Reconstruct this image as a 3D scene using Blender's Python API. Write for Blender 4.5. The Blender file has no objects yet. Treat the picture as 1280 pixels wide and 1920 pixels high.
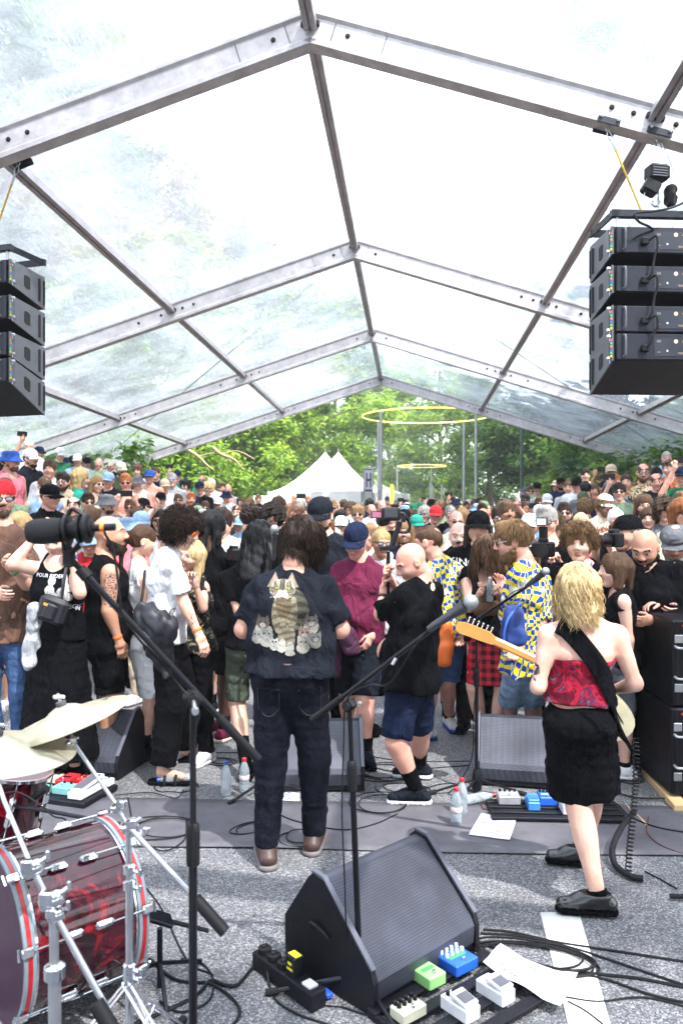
import bpy, math, random
import numpy as np
from mathutils import Vector, Matrix
from mathutils.bvhtree import BVHTree
random.seed(7); np.random.seed(7)
sc = bpy.context.scene
col = sc.collection
F = 1920 * 28 / 36.0            # focal length in photo pixels
CAMZ = 1.8
# ---------------------------------------------------------------- camera, sky, sun
cam = bpy.data.cameras.new('camera'); camo = bpy.data.objects.new('camera', cam); col.objects.link(camo)
cam.sensor_fit = 'VERTICAL'; cam.sensor_height = 36; cam.lens = 28
cam.clip_start = 0.05; cam.clip_end = 600
cam.dof.use_dof = True; cam.dof.focus_distance = 4.6; cam.dof.aperture_fstop = 4.0
camo.location = (0, 0, CAMZ); camo.rotation_euler = (math.radians(90), 0, 0)
sc.camera = camo
SUN_EL, SUN_AZ = 56.0, 142.0     # azimuth measured from +Y towards +X
w = bpy.data.worlds.new('World'); sc.world = w; w.use_nodes = True
nt = w.node_tree; nt.nodes.clear()
sky = nt.nodes.new('ShaderNodeTexSky'); sky.sky_type = 'NISHITA'; sky.sun_disc = False
sky.sun_elevation = math.radians(SUN_EL); sky.sun_rotation = math.radians(SUN_AZ)
sky.air_density = 1.0; sky.dust_density = 3.0; sky.ozone_density = 1.0
tc = nt.nodes.new('ShaderNodeTexCoord'); nz = nt.nodes.new('ShaderNodeTexNoise')
nz.inputs['Scale'].default_value = 2.2; nz.inputs['Detail'].default_value = 6; nz.inputs['Roughness'].default_value = 0.6
rp = nt.nodes.new('ShaderNodeValToRGB'); rp.color_ramp.elements[0].position = 0.34; rp.color_ramp.elements[1].position = 0.62
mx = nt.nodes.new('ShaderNodeMixRGB'); mx.inputs[2].default_value = (12.5, 13.1, 14.4, 1)
bg = nt.nodes.new('ShaderNodeBackground'); bg.inputs['Strength'].default_value = 0.13
out = nt.nodes.new('ShaderNodeOutputWorld')
L = nt.links.new
L(tc.outputs['Generated'], nz.inputs['Vector']); L(nz.outputs['Fac'], rp.inputs['Fac'])
L(rp.outputs['Color'], mx.inputs[0]); L(sky.outputs['Color'], mx.inputs[1]); L(mx.outputs['Color'], bg.inputs['Color']); L(bg.outputs['Background'], out.inputs['Surface'])
sl = bpy.data.lights.new('sun', 'SUN'); sl.energy = 4.5; sl.angle = math.radians(0.6); sl.color = (1.0, 0.95, 0.88)
so = bpy.data.objects.new('sun', sl); col.objects.link(so)
az, el = math.radians(SUN_AZ), math.radians(SUN_EL)
sd = Vector((math.sin(az) * math.cos(el), math.cos(az) * math.cos(el), math.sin(el)))
so.rotation_euler = sd.to_track_quat('Z', 'Y').to_euler(); so.location = sd * 60
sc.view_settings.view_transform = 'Standard'; sc.view_settings.look = 'None'
sc.view_settings.exposure = 1.65; sc.view_settings.gamma = 1.0
sc.view_settings.use_curve_mapping = False
sc.render.engine = 'CYCLES'
sc.cycles.max_bounces = 8; sc.cycles.transparent_max_bounces = 16; sc.cycles.diffuse_bounces = 3; sc.cycles.glossy_bounces = 3; sc.cycles.transmission_bounces = 4
sc.cycles.caustics_reflective = False; sc.cycles.caustics_refractive = False
sc.cycles.use_denoising = True
# ---------------------------------------------------------------- helpers
def A(*a): return np.array(a, float)
def nrm(v):
 v = np.asarray(v, float); return v / max(1e-9, np.linalg.norm(v))
def W(px, py, d):                # point of the place seen at photo pixel (px,py), d metres along the street
 return A((px - 640) / F * d, d, CAMZ - (py - 960) / F * d)
def G(px, py, z=0.0):            # point on a level of height z seen at that pixel
 d = F * (CAMZ - z) / (py - 960.0); return A((px - 640) / F * d, d, z)
# tent frame: X across (ridge at 0), Y along
PSI = math.radians(4.95); CP, SP = math.cos(PSI), math.sin(PSI); TX0 = 0.79
def T(X, Y, z): u = X - TX0; return A(CP * u + SP * Y, CP * Y - SP * u, z)
def tent_xy(x, y): return CP * x - SP * y + TX0, SP * x + CP * y
def sstep(a, b, t):
 t = np.clip((t - a) / (b - a), 0, 1); return t * t * (3 - 2 * t)
def ground_z(x, y):
 X, Y = tent_xy(x, y)
 g = np.maximum(0, Y - 6.0) * 0.022
 g = g + 1.0 * sstep(2.2, 4.6, -X) * sstep(3.0, 6.0, Y) + 0.9 * sstep(2.6, 5.0, X) * sstep(3.5, 7, Y)
 g = g + 0.05 * np.maximum(0, np.abs(X) - 4.8) * (np.asarray(Y) > -50)
 return g
MATS = {}
def nodes(name):
 m = bpy.data.materials.new(name); m.use_nodes = True
 n = m.node_tree; b = n.nodes['Principled BSDF']; return m, n, b
def mat(name, c, rough=0.6, metal=0.0, kind='plain', c2=None, scale=None, spec=0.5, coat=0.0, bump=None):
 key = name
 if key in MATS: return MATS[key]
 m, n, b = nodes(name)
 c = tuple(c); lk = n.links.new
 b.inputs['Base Color'].default_value = (*c, 1); b.inputs['Roughness'].default_value = rough
 b.inputs['Metallic'].default_value = metal; b.inputs['Specular IOR Level'].default_value = spec
 b.inputs['Coat Weight'].default_value = coat
 tcn = n.nodes.new('ShaderNodeTexCoord')
 def noise(sc_, det=4, rg=0.55, dist=0.0, mapping=None):
  q = n.nodes.new('ShaderNodeTexNoise'); q.inputs['Scale'].default_value = sc_; q.inputs['Detail'].default_value = det
  q.inputs['Roughness'].default_value = rg; q.inputs['Distortion'].default_value = dist
  if mapping:
   mp = n.nodes.new('ShaderNodeMapping'); mp.inputs['Scale'].default_value = mapping
   lk(tcn.outputs['Object'], mp.inputs['Vector']); lk(mp.outputs['Vector'], q.inputs['Vector'])
  else: lk(tcn.outputs['Object'], q.inputs['Vector'])
  return q
 def ramp(src, p0, c0, p1, c1):
  r = n.nodes.new('ShaderNodeValToRGB'); r.color_ramp.elements[0].position = p0; r.color_ramp.elements[1].position = p1
  r.color_ramp.elements[0].color = (*c0, 1); r.color_ramp.elements[1].color = (*c1, 1); lk(src, r.inputs['Fac']); return r
 def bumpn(src, dist, strength=1.0, prev=None):
  q = n.nodes.new('ShaderNodeBump'); q.inputs['Distance'].default_value = dist; q.inputs['Strength'].default_value = strength
  lk(src, q.inputs['Height'])
  if prev: lk(prev.outputs['Normal'], q.inputs['Normal'])
  lk(q.outputs['Normal'], b.inputs['Normal']); return q
 lo = tuple(x * 0.72 for x in c); hi = tuple(min(1, x * 1.22) for x in c)
 if kind == 'plain':
  q = noise(scale or 14); r = ramp(q.outputs['Fac'], .3, tuple(x * .86 for x in c), .7, tuple(min(1, x * 1.1) for x in c)); lk(r.outputs['Color'], b.inputs['Base Color'])
  rr = n.nodes.new('ShaderNodeMapRange'); rr.inputs['To Min'].default_value = max(.03, rough - .08); rr.inputs['To Max'].default_value = min(1, rough + .1)
  lk(q.outputs['Fac'], rr.inputs['Value']); lk(rr.outputs['Result'], b.inputs['Roughness'])
  if bump: bumpn(noise(bump[0]).outputs['Fac'], bump[1])
 elif kind == 'cloth':
  q = noise(5.0, 5, .55, .6); r = ramp(q.outputs['Fac'], .3, lo, .7, hi); lk(r.outputs['Color'], b.inputs['Base Color'])
  f = noise(7.5, 3, .5, 1.6, (1.0, 1.0, .55)); b1 = bumpn(f.outputs['Fac'], .075, .7)
  g = noise(420, 2); bumpn(g.outputs['Fac'], .002, .4, b1)
 elif kind == 'denim':
  q = noise(9, 6, .7, .4, (1, 1, .45)); r = ramp(q.outputs['Fac'], .35, lo, .68, tuple(min(1, x * 1.5 + .005) for x in c)); lk(r.outputs['Color'], b.inputs['Base Color'])
  f = noise(9, 3, .5, 1.2, (1, 1, .8)); b1 = bumpn(f.outputs['Fac'], .045, .6); bumpn(noise(350, 2).outputs['Fac'], .002, .6, b1)
 elif kind == 'skin':
  q = noise(14, 6, .65, .5); r = ramp(q.outputs['Fac'], .3, (c[0] * .90, c[1] * .76, c[2] * .72), .7, (min(1, c[0] * 1.05), c[1] * 1.05, c[2] * 1.04)); lk(r.outputs['Color'], b.inputs['Base Color'])
  b.inputs['Subsurface Weight'].default_value = 0.12; b.inputs['Subsurface Radius'].default_value = (1, .3, .2); b.inputs['Subsurface Scale'].default_value = .012
  bumpn(noise(160, 3).outputs['Fac'], .0012, .5)
 elif kind == 'hair':
  info = n.nodes.new('ShaderNodeNewGeometry'); q = noise(26, 4, .65, .8, (1, 1, .25))
  ad = n.nodes.new('ShaderNodeMath'); ad.operation = 'ADD'; lk(info.outputs['Random Per Island'], ad.inputs[0]); lk(q.outputs['Fac'], ad.inputs[1])
  ml = n.nodes.new('ShaderNodeMath'); ml.operation = 'MULTIPLY'; ml.inputs[1].default_value = .5; lk(ad.outputs[0], ml.inputs[0])
  d2 = c2 or tuple(min(1, x * 2.0 + .004) for x in c)
  r = ramp(ml.outputs[0], .2, tuple(x * .55 for x in c), .8, d2); lk(r.outputs['Color'], b.inputs['Base Color'])
  bumpn(noise(48, 3, .6, .8, (1, 1, .3)).outputs['Fac'], .02, .6)
 elif kind == 'metalworn':
  q = noise(6, 8, .7); r = ramp(q.outputs['Fac'], .32, lo, .7, hi)
  v = noise(28, 6, .8, 1.5, (1, .25, 1)); r2 = ramp(v.outputs['Fac'], .30, (.12, .10, .11), .38, (1, 1, 1))
  mm = n.nodes.new('ShaderNodeMixRGB'); mm.blend_type = 'MULTIPLY'; mm.inputs[0].default_value = .75
  lk(r.outputs['Color'], mm.inputs[1]); lk(r2.outputs['Color'], mm.inputs[2]); lk(mm.outputs['Color'], b.inputs['Base Color']); bumpn(q.outputs['Fac'], .002, .5)
 MATS[key] = m; return m
def quad_mesh(name, V, Q, mats, idx=None, smooth=True, tris=None):
 me = bpy.data.meshes.new(name)
 V = np.asarray(V, np.float32); Q = np.asarray(Q, np.int32)
 nv, nq = len(V), len(Q); k = Q.shape[1]
 me.vertices.add(nv); me.vertices.foreach_set('co', V.ravel())
 me.loops.add(nq * k); me.loops.foreach_set('vertex_index', Q.ravel())
 me.polygons.add(nq); me.polygons.foreach_set('loop_start', np.arange(0, nq * k, k, dtype=np.int32)); me.polygons.foreach_set('loop_total', np.full(nq, k, np.int32))
 if idx is not None: me.polygons.foreach_set('material_index', np.asarray(idx, np.int32))
 me.polygons.foreach_set('use_smooth', np.full(nq, bool(smooth)))
 for m in (mats if isinstance(mats, (list, tuple)) else [mats]): me.materials.append(m)
 me.update(calc_edges=True); me.validate(verbose=False)
 return me
def link(name, me, parent=None, tagd=None):
 o = bpy.data.objects.new(name, me); col.objects.link(o)
 if parent is not None: o.parent = parent
 return o
def tag(o, label=None, cat=None, group=None, kind=None):
 if label: o['label'] = label
 if cat: o['category'] = cat
 if group: o['group'] = group
 if kind: o['kind'] = kind
 return o
def empty(name, loc, label=None, cat=None, group=None):
 o = bpy.data.objects.new(name, None); col.objects.link(o); o.location = tuple(float(q) for q in loc); o.empty_display_size = .1
 tag(o, label, cat, group); return o
class MB:                        # collects simple solids in world coordinates; build() makes ONE mesh object
 def __init__(s): s.v = []; s.f = []; s.m = []; s.n = 0
 def add(s, V, Fs, mi=0):
  V = [tuple(map(float, q)) for q in V]
  s.v += V; s.f += [tuple(int(i) + s.n for i in f) for f in Fs]; s.m += [mi] * len(Fs); s.n += len(V); return s
 def box(s, c, size, R=None, mi=0, ch=0.0):
  hx, hy, hz = [q / 2 for q in size]; c = np.asarray(c, float)
  if ch <= 0:
   P = [A(x, y, z) for z in (-hz, hz) for y in (-hy, hy) for x in (-hx, hx)]
   Fs = [(0, 2, 3, 1), (4, 5, 7, 6), (0, 1, 5, 4), (2, 6, 7, 3), (0, 4, 6, 2), (1, 3, 7, 5)]
  else:
   P = []; q = ch
   for z, i in ((-hz, q), (-hz + q, 0), (hz - q, 0), (hz, q)):
    xx, yy = hx - i, hy - i; cc = q if i == 0 else q * .6
    P += [A(-xx + cc, -yy, z), A(xx - cc, -yy, z), A(xx, -yy + cc, z), A(xx, yy - cc, z), A(xx - cc, yy, z), A(-xx + cc, yy, z), A(-xx, yy - cc, z), A(-xx, -yy + cc, z)]
   Fs = [tuple(range(7, -1, -1)), tuple(range(24, 32))]
   for k in range(3):
    for j in range(8): Fs.append((k * 8 + j, k * 8 + (j + 1) % 8, k * 8 + 8 + (j + 1) % 8, k * 8 + 8 + j))
  if R is not None: P = [np.asarray(R) @ p for p in P]
  return s.add([c + p for p in P], Fs, mi)
 def tube(s, path, r, sides=8, mi=0, caps=True):
  V, Q = tube(path, r, sides)
  Fs = [tuple(q) for q in Q]
  if caps:
   n = len(path); Fs += [tuple(range(sides - 1, -1, -1)), tuple(range((n - 1) * sides, n * sides))]
  return s.add(V, Fs, mi)
 def lathe(s, prof, c, axis=(0, 0, 1), sides=16, mi=0, ring=False):
  c = np.asarray(c, float); ax = nrm(axis); x = nrm(np.cross(ax, (0, 0, 1) if abs(ax[2]) < .9 else (1, 0, 0))); y = np.cross(ax, x)
  V = []; Fs = []
  for r, h in prof:
   for j in range(sides):
    t = 2 * math.pi * j / sides; V.append(c + ax * h + (x * math.cos(t) + y * math.sin(t)) * r)
  for i in range(len(prof) - 1):
   for j in range(sides): Fs.append((i * sides + j, (i + 1) * sides + j, (i + 1) * sides + (j + 1) % sides, i * sides + (j + 1) % sides))
  if ring: k_ = (len(prof) - 1) * sides; Fs += [(k_ + j, j, (j + 1) % sides, k_ + (j + 1) % sides) for j in range(sides)]
  else: Fs.append(tuple(range(sides))); Fs.append(tuple(range(len(prof) * sides - 1, (len(prof) - 1) * sides - 1, -1)))
  return s.add(V, Fs, mi)
 def prism(s, poly, a, b, ux, uy, mi=0):   # polygon (in ux,uy) swept from a to b
  a = np.asarray(a, float); b = np.asarray(b, float); ux = np.asarray(ux, float); uy = np.asarray(uy, float); n = len(poly)
  V = [a + ux * p + uy * q for p, q in poly] + [b + ux * p + uy * q for p, q in poly]
  Fs = [tuple(range(n)), tuple(range(2 * n - 1, n - 1, -1))] + [(i, i + n, (i + 1) % n + n, (i + 1) % n) for i in range(n)]
  return s.add(V, Fs, mi)
 def build(s, name, mats, parent=None, smooth=False, origin=None):
  me = bpy.data.meshes.new(name)
  base = np.zeros(3)
  if parent is not None and parent.parent is None: base = np.array(parent.location)
  elif parent is not None: base = np.array(parent.location) + np.array(parent.parent.location)
  if parent is None: base = np.array(s.v).mean(0) if origin is None else np.asarray(origin, float)
  me.from_pydata([tuple(np.array(v) - base) for v in s.v], [], s.f)
  me.polygons.foreach_set('material_index', s.m); me.polygons.foreach_set('use_smooth', [bool(smooth)] * len(s.f))
  for m in (mats if isinstance(mats, (list, tuple)) else [mats]): me.materials.append(m)
  import bmesh
  bm = bmesh.new(); bm.from_mesh(me); bmesh.ops.recalc_face_normals(bm, faces=bm.faces); bm.to_mesh(me); bm.free()
  if smooth:
   try: me.set_sharp_from_angle(angle=math.radians(38))
   except Exception: pass
  me.update(); o = link(name, me, parent)
  if parent is None: o.location = tuple(base)
  return o
def tube(path, r, sides=8):
 P = np.asarray(path, float); n = len(P); r = np.broadcast_to(np.asarray(r, float), (n,))
 t = np.gradient(P, axis=0); t /= np.linalg.norm(t, axis=1)[:, None] + 1e-12
 u = np.cross(t[0], (0, 0, 1) if abs(t[0][2]) < .9 else (1, 0, 0)); u /= np.linalg.norm(u)
 U = [u]
 for i in range(1, n):
  u = U[-1] - t[i] * np.dot(U[-1], t[i]); U.append(u / (np.linalg.norm(u) + 1e-12))
 U = np.array(U); Wv = np.cross(t, U); ang = np.arange(sides) * 2 * math.pi / sides
 V = P[:, None] + r[:, None, None] * (U[:, None] * np.cos(ang)[None, :, None] + Wv[:, None] * np.sin(ang)[None, :, None])
 i = np.arange(n - 1)[:, None] * sides; j = np.arange(sides)[None]; j2 = (j + 1) % sides
 Q = np.stack([i + j, i + j2, i + sides + j2, i + sides + j], -1).reshape(-1, 4)
 return V.reshape(-1, 3), Q
def smooth_path(pts, n=8):        # catmull-rom
 P = [np.asarray(p, float) for p in pts]; P = [2 * P[0] - P[1]] + P + [2 * P[-1] - P[-2]]; o = []
 for i in range(1, len(P) - 2):
  for k in range(n):
   t = k / n; a, b, c, d = P[i - 1], P[i], P[i + 1], P[i + 2]
   o.append(.5 * ((2 * b) + (c - a) * t + (2 * a - 5 * b + 4 * c - d) * t * t + (3 * b - a - 3 * c + d) * t ** 3))
 o.append(P[-2]); return np.array(o)
def rotz(a): c, s_ = math.cos(a), math.sin(a); return np.array([[c, -s_, 0], [s_, c, 0], [0, 0, 1.]])
def basis(x, y): x = nrm(x); y = nrm(np.asarray(y) - x * np.dot(x, y)); return np.stack([x, y, np.cross(x, y)], 1)
# ---------------------------------------------------------------- distance-field modelling (bodies, clothes, heads, hands)
class Field:
 def __init__(s, lo, hi, h):
  s.h = h; s.lo = np.array(lo, float) - 3 * h
  s.n = np.ceil((np.array(hi, float) + 3 * h - s.lo) / h).astype(int) + 1
  s.ax = [(s.lo[i] + np.arange(s.n[i]) * h).astype(np.float32) for i in range(3)]
  s.D = np.full(tuple(s.n), 9., np.float32)
 def sub(s, lo, hi):
  sl = []
  for i in range(3):
   a = int(max(0, (lo[i] - s.lo[i]) // s.h)); b = int(min(s.n[i], (hi[i] - s.lo[i]) // s.h + 2)); sl.append(slice(a, max(a, b)))
  return tuple(sl), s.ax[0][sl[0]][:, None, None], s.ax[1][sl[1]][None, :, None], s.ax[2][sl[2]][None, None, :]
 def put(s, sl, d, k, op):
  D = s.D[sl]
  if op == 's':
   d = -d; hh = np.maximum(k - np.abs(D - d), 0) / k; s.D[sl] = np.maximum(D, d) + hh * hh * k * .25
  elif op == 'i': s.D[sl] = np.maximum(D, d)
  else:
   hh = np.maximum(k - np.abs(D - d), 0) / k; s.D[sl] = np.minimum(D, d) - hh * hh * k * .25
 def cone(s, a, b, ra, rb, w=None, ratio=1.0, k=.02, op='u', bulge=0.0, bt=.5, capb=False, capa=False):
  a = np.asarray(a, float); b = np.asarray(b, float); R = (max(ra, rb) + abs(bulge)) * max(ratio, 1) + k + s.h
  sl, X, Y, Z = s.sub(np.minimum(a, b) - R, np.maximum(a, b) + R)
  if s.D[sl].size == 0: return s
  ab = b - a; L2 = max(1e-9, ab @ ab)
  x, y, z = X - a[0], Y - a[1], Z - a[2]
  traw = (x * ab[0] + y * ab[1] + z * ab[2]) / L2; t = np.clip(traw, 0, 1)
  x = x - t * ab[0]; y = y - t * ab[1]; z = z - t * ab[2]
  q = x * x + y * y + z * z
  if w is not None and ratio != 1.0:
   c = x * w[0] + y * w[1] + z * w[2]; q = q - c * c * (1 - 1 / ratio ** 2)
  r = ra + (rb - ra) * t
  if bulge: r = r + bulge * np.exp(-((t - bt) / .28) ** 2)
  d = np.sqrt(np.maximum(q, 0)) - r
  L1 = math.sqrt(L2)
  if capb: d = np.maximum(d, (traw - 1) * L1)
  if capa: d = np.maximum(d, -traw * L1)
  s.put(sl, d, k, op); return s
 def ell(s, c, rad, R=None, k=.02, op='u'):
  c = np.asarray(c, float); m = max(rad) + k + s.h; sl, X, Y, Z = s.sub(c - m, c + m)
  if s.D[sl].size == 0: return s
  x, y, z = X - c[0], Y - c[1], Z - c[2]
  if R is not None: x, y, z = [x * R[0][i] + y * R[1][i] + z * R[2][i] for i in range(3)]
  q = np.sqrt((x / rad[0]) ** 2 + (y / rad[1]) ** 2 + (z / rad[2]) ** 2); d = (q - 1) * min(rad) if max(rad) < 2.2 * min(rad) else (q - 1) * (min(rad) * 1.3)
  s.put(sl, d, k, op); return s
 def plane(s, p, n_, op='i'):
  n_ = nrm(n_); X, Y, Z = s.ax[0][:, None, None], s.ax[1][None, :, None], s.ax[2][None, None, :]
  s.D = np.maximum(s.D, (X - p[0]) * n_[0] + (Y - p[1]) * n_[1] + (Z - p[2]) * n_[2]).astype(np.float32); return s
 def noise(s, amp, freq, seed=0, stretch=(1, 1, 1), n=5, warp=0.0):
  rs = np.random.RandomState(seed); X, Y, Z = s.ax[0][:, None, None] * stretch[0], s.ax[1][None, :, None] * stretch[1], s.ax[2][None, None, :] * stretch[2]
  N = 0
  for i in range(n):
   v = rs.normal(size=3); v = v / np.linalg.norm(v) * freq * (0.7 + rs.rand() * .9) * 2 * math.pi
   ph = rs.rand() * 6.28; arg = v[0] * X + v[1] * Y + v[2] * Z + ph
   if warp: arg = arg + warp * np.sin(X * freq * 2.1 + Z * freq * 3.3 + i)
   N = N + np.sin(arg)
  s.D = (s.D + amp * N / math.sqrt(n)).astype(np.float32); return s
 def mesh(s):
  D = s.D; S = D < 0; n = np.array(D.shape)
  c = S[:-1, :-1, :-1].astype(np.int8)
  tot = np.zeros(tuple(n - 1), np.int8)
  for dx in (0, 1):
   for dy in (0, 1):
    for dz in (0, 1): tot += S[dx:n[0] - 1 + dx, dy:n[1] - 1 + dy, dz:n[2] - 1 + dz]
  act = (tot > 0) & (tot < 8); I = np.argwhere(act)
  if len(I) == 0: return np.zeros((0, 3)), np.zeros((0, 4), int)
  idx = np.full(tuple(n - 1), -1, np.int32); idx[act] = np.arange(len(I))
  cor = [(dx, dy, dz) for dx in (0, 1) for dy in (0, 1) for dz in (0, 1)]
  val = np.stack([D[I[:, 0] + a, I[:, 1] + b, I[:, 2] + c_] for a, b, c_ in cor], 1)
  P = np.zeros((len(I), 3)); cnt = np.zeros(len(I))
  for i in range(8):
   for ax in range(3):
    if cor[i][ax] == 0:
     j = i + (4, 2, 1)[ax]; a, b = val[:, i], val[:, j]; m = (a < 0) != (b < 0)
     t = np.where(m, a / np.where(m, a - b, 1), 0)
     p = np.tile(np.array(cor[i], float), (len(I), 1)); p[:, ax] += t; P += p * m[:, None]; cnt += m
  V = s.lo + (I + P / cnt[:, None]) * s.h
  Qs = []
  for ax in range(3):
   o1, o2 = [(1, 2), (2, 0), (0, 1)][ax]
   a = [slice(None)] * 3; b = [slice(None)] * 3; a[ax] = slice(0, -1); b[ax] = slice(1, None)
   e = S[tuple(a)] != S[tuple(b)]; E = np.argwhere(e); E = E[(E[:, o1] > 0) & (E[:, o2] > 0) & (E[:, o1] < n[o1] - 1) & (E[:, o2] < n[o2] - 1)]
   if len(E) == 0: continue
   ins = S[E[:, 0], E[:, 1], E[:, 2]]
   q = []
   for d1, d2 in ((-1, -1), (0, -1), (0, 0), (-1, 0)):
    C = E.copy(); C[:, o1] += d1; C[:, o2] += d2; q.append(idx[C[:, 0], C[:, 1], C[:, 2]])
   q = np.stack(q, 1); q[~ins] = q[~ins][:, ::-1]; Qs.append(q)
  return V, np.concatenate(Qs)
# ---------------------------------------------------------------- people
X3 = A(1, 0, 0)
SKIN = {'fair': (.68, .42, .32), 'pink': (.66, .36, .28), 'mid': (.54, .30, .20), 'tan': (.42, .21, .13), 'dark': (.085, .042, .028), 'pale': (.70, .45, .36)}
HAIRC = {'black': (.005, .005, .006), 'darkbrown': (.018, .010, .007), 'brown': (.055, .029, .016), 'lightbrown': (.13, .075, .036), 'blond': (.58, .37, .155), 'grey': (.22, .21, .20), 'white': (.55, .53, .50), 'ginger': (.24, .085, .03)}
CL = {'black': (.003, .003, .0045), 'charcoal': (.011, .013, .020), 'grey': (.12, .125, .14), 'lightgrey': (.42, .43, .46), 'white': (.74, .74, .76), 'navy': (.010, .016, .042), 'blue': (.03, .09, .38), 'lightblue': (.25, .38, .55), 'denim': (.045, .09, .20), 'paledenim': (.22, .33, .48),
      'darkdenim': (.0045, .0055, .011), 'brown': (.16, .085, .06), 'maroon': (.13, .012, .045), 'red': (.55, .02, .03), 'pink': (.75, .22, .27), 'green': (.02, .16, .08), 'olive': (.085, .10, .05), 'sage': (.22, .30, .20), 'beige': (.55, .45, .33), 'cream': (.68, .62, .48), 'orange': (.75, .18, .03),
      'yellow': (.80, .60, .03), 'purple': (.10, .03, .16), 'teal': (.02, .30, .22), 'camo': (.07, .085, .06)}
def m_skin(k): return mat('skin_' + k, SKIN[k], .48, kind='skin')
def m_hair(k): return mat('hair_' + k, HAIRC[k], .5, spec=.14, kind='hair', c2=(.84, .64, .35) if k == 'blond' else None)
def m_cloth(k, kind='cloth'):
 if k in CL: return mat(kind + '_' + k, CL[k], .86, kind=kind, spec=.08 if max(CL[k]) < .05 else .2)
 return MATS[k]
M_LIP = mat('lips', (.46, .19, .16), .5); M_EYEW = mat('eye_white', (.78, .76, .74), .25); M_IRIS = mat('iris', (.02, .015, .012), .2); M_TEETH = mat('teeth', (.8, .78, .7), .3)
M_BLACK = mat('black_plastic', (.006, .006, .008), .38, spec=.3); M_LENS = mat('dark_lens', (.008, .008, .012), .08, coat=.6); M_RUBBER = mat('black_rubber', (.006, .006, .008), .6, spec=.3)
_C = {}
def head_t(sex, ex, vox):
 key = ('head', sex, ex, vox)
 if key in _C: return _C[key]
 f = Field((-.10, -.12, -.155), (.10, .14, .13), vox); m = sex == 'm'
 f.ell((0, -.014, .028), (.076, .096, .090), k=.02)
 f.ell((0, .02, -.02), (.066, .072, .075), k=.03)
 f.cone((0, .01, -.05), (0, .042, -.085), .056 if m else .050, .036 if m else .030, X3, 1.15, k=.03)
 f.ell((0, .066, -.098), (.024 if m else .018, .018, .016), k=.02)
 for s in (-1, 1):
  f.ell((s * .036, .058, -.028), (.024, .024, .022), k=.025)
  f.ell((s * .034, .094, .006), (.018, .018, .012), k=.012, op='s')
  f.ell((s * .0315, .0735, .006), (.0145, .0145, .0125), k=.003)
  f.cone((s * .045, .072, .028), (s * .012, .086, .026), .009, .011, k=.012)
  f.ell((s * .013, .100, -.026), (.009, .010, .008), k=.006)
  f.ell((s * .080, -.012, -.006), (.010, .020, .031), k=.006); f.ell((s * .089, -.006, -.002), (.006, .011, .017), k=.004, op='s')
 f.cone((0, .082, .024), (0, .108, -.018), .008, .0125, k=.012)
 oz = -.010 if ex == 's' else -.004
 f.cone((-.019, .080, -.050), (.019, .080, -.050), .006, .006, k=.006); f.ell((0, .088, -.050), (.014, .008, .006), k=.006)
 f.ell((0, .084, -.060 + oz), (.020, .011, .007), k=.006)
 if ex == 's':
  f.ell((0, .094, -.057), (.021, .012, .0065), k=.003, op='s')
  for s in (-1, 1): f.ell((s * .037, .066, -.036), (.018, .018, .016), k=.015)
 f.cone((0, -.03, -.06), (0, -.045, -.118), .055 if m else .046, .050 if m else .042, k=.02)
 V, Q = f.mesh(); c = V[Q].mean(1); x, y, z = np.abs(c[:, 0]), c[:, 1], c[:, 2]
 mi = np.zeros(len(Q), int)
 mi[(x < .021) & (y > .080) & (z < -.0465) & (z > -.069 + oz)] = 1
 if ex == 's': mi[(x < .017) & (y > .072) & (y < .096) & (z < -.0515) & (z > -.061)] = 5
 eye = ((c[:, 0] - np.sign(c[:, 0]) * .0315) ** 2 / .0135 ** 2 + (z - .005) ** 2 / .0068 ** 2 < 1) & (y > .075)
 mi[eye] = 2; mi[eye & (np.abs(x - .0315) < .0062)] = 3
 arc = .0275 + .004 * (1 - ((x - .032) / .02) ** 2)
 mi[(x > .014) & (x < .052) & (y > .06) & (np.abs(z - arc) < .0042 + (.001 if m else 0))] = 4
 _C[key] = (V, Q, mi); return _C[key]
def hand_t(pose, vox):
 key = ('hand', pose, vox)
 if key in _C: return _C[key]
 f = Field((-.06, -.03, -.08), (.075, .2, .04), vox); r = max(.0085, vox * 1.05)
 f.cone((0, -.02, 0), (0, .02, 0), .026, .027, X3, 1.15, k=.01)
 f.cone((0, .02, -.002), (.002, .078, -.004), .0145, .0135, X3, 2.7, k=.012)
 curls = {'relaxed': (22, 30, 22), 'grip': (62, 82, 58), 'point': (62, 82, 58), 'open': (6, 8, 6), 'bend': (40, 45, 30)}[pose]
 for i, (x0, L_) in enumerate([(.030, .078), (.010, .087), (-.011, .080), (-.031, .062)]):
  cu = (3, 5, 5) if (pose == 'point' and i == 0) else curls
  p = A(x0, .080 - abs(i - 1) * .004, -.003); ang = 0; prev = p
  for j, fr in enumerate((.46, .30, .24)):
   ang += math.radians(cu[j]) * (1 + .08 * i); q = prev + A(x0 * .10, math.cos(ang), -math.sin(ang)) * L_ * fr
   f.cone(prev, q, r * (1.06 - .1 * j), r * (.98 - .12 * j), k=.003); prev = q
 tip = {'grip': [(.018, .02, -.006), (.050, .046, -.026), (.036, .066, -.052), (.012, .074, -.062)], 'open': [(.018, .015, -.004), (.05, .045, -.012), (.068, .072, -.016), (.078, .095, -.018)]}.get(pose, [(.018, .015, -.006), (.042, .042, -.022), (.048, .070, -.034), (.046, .092, -.044)])
 for j in range(3): f.cone(tip[j], tip[j + 1], r * (1.5 - .2 * j), r * (1.25 - .18 * j), k=.006)
 V, Q = f.mesh(); _C[key] = (V, Q); return _C[key]
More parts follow.
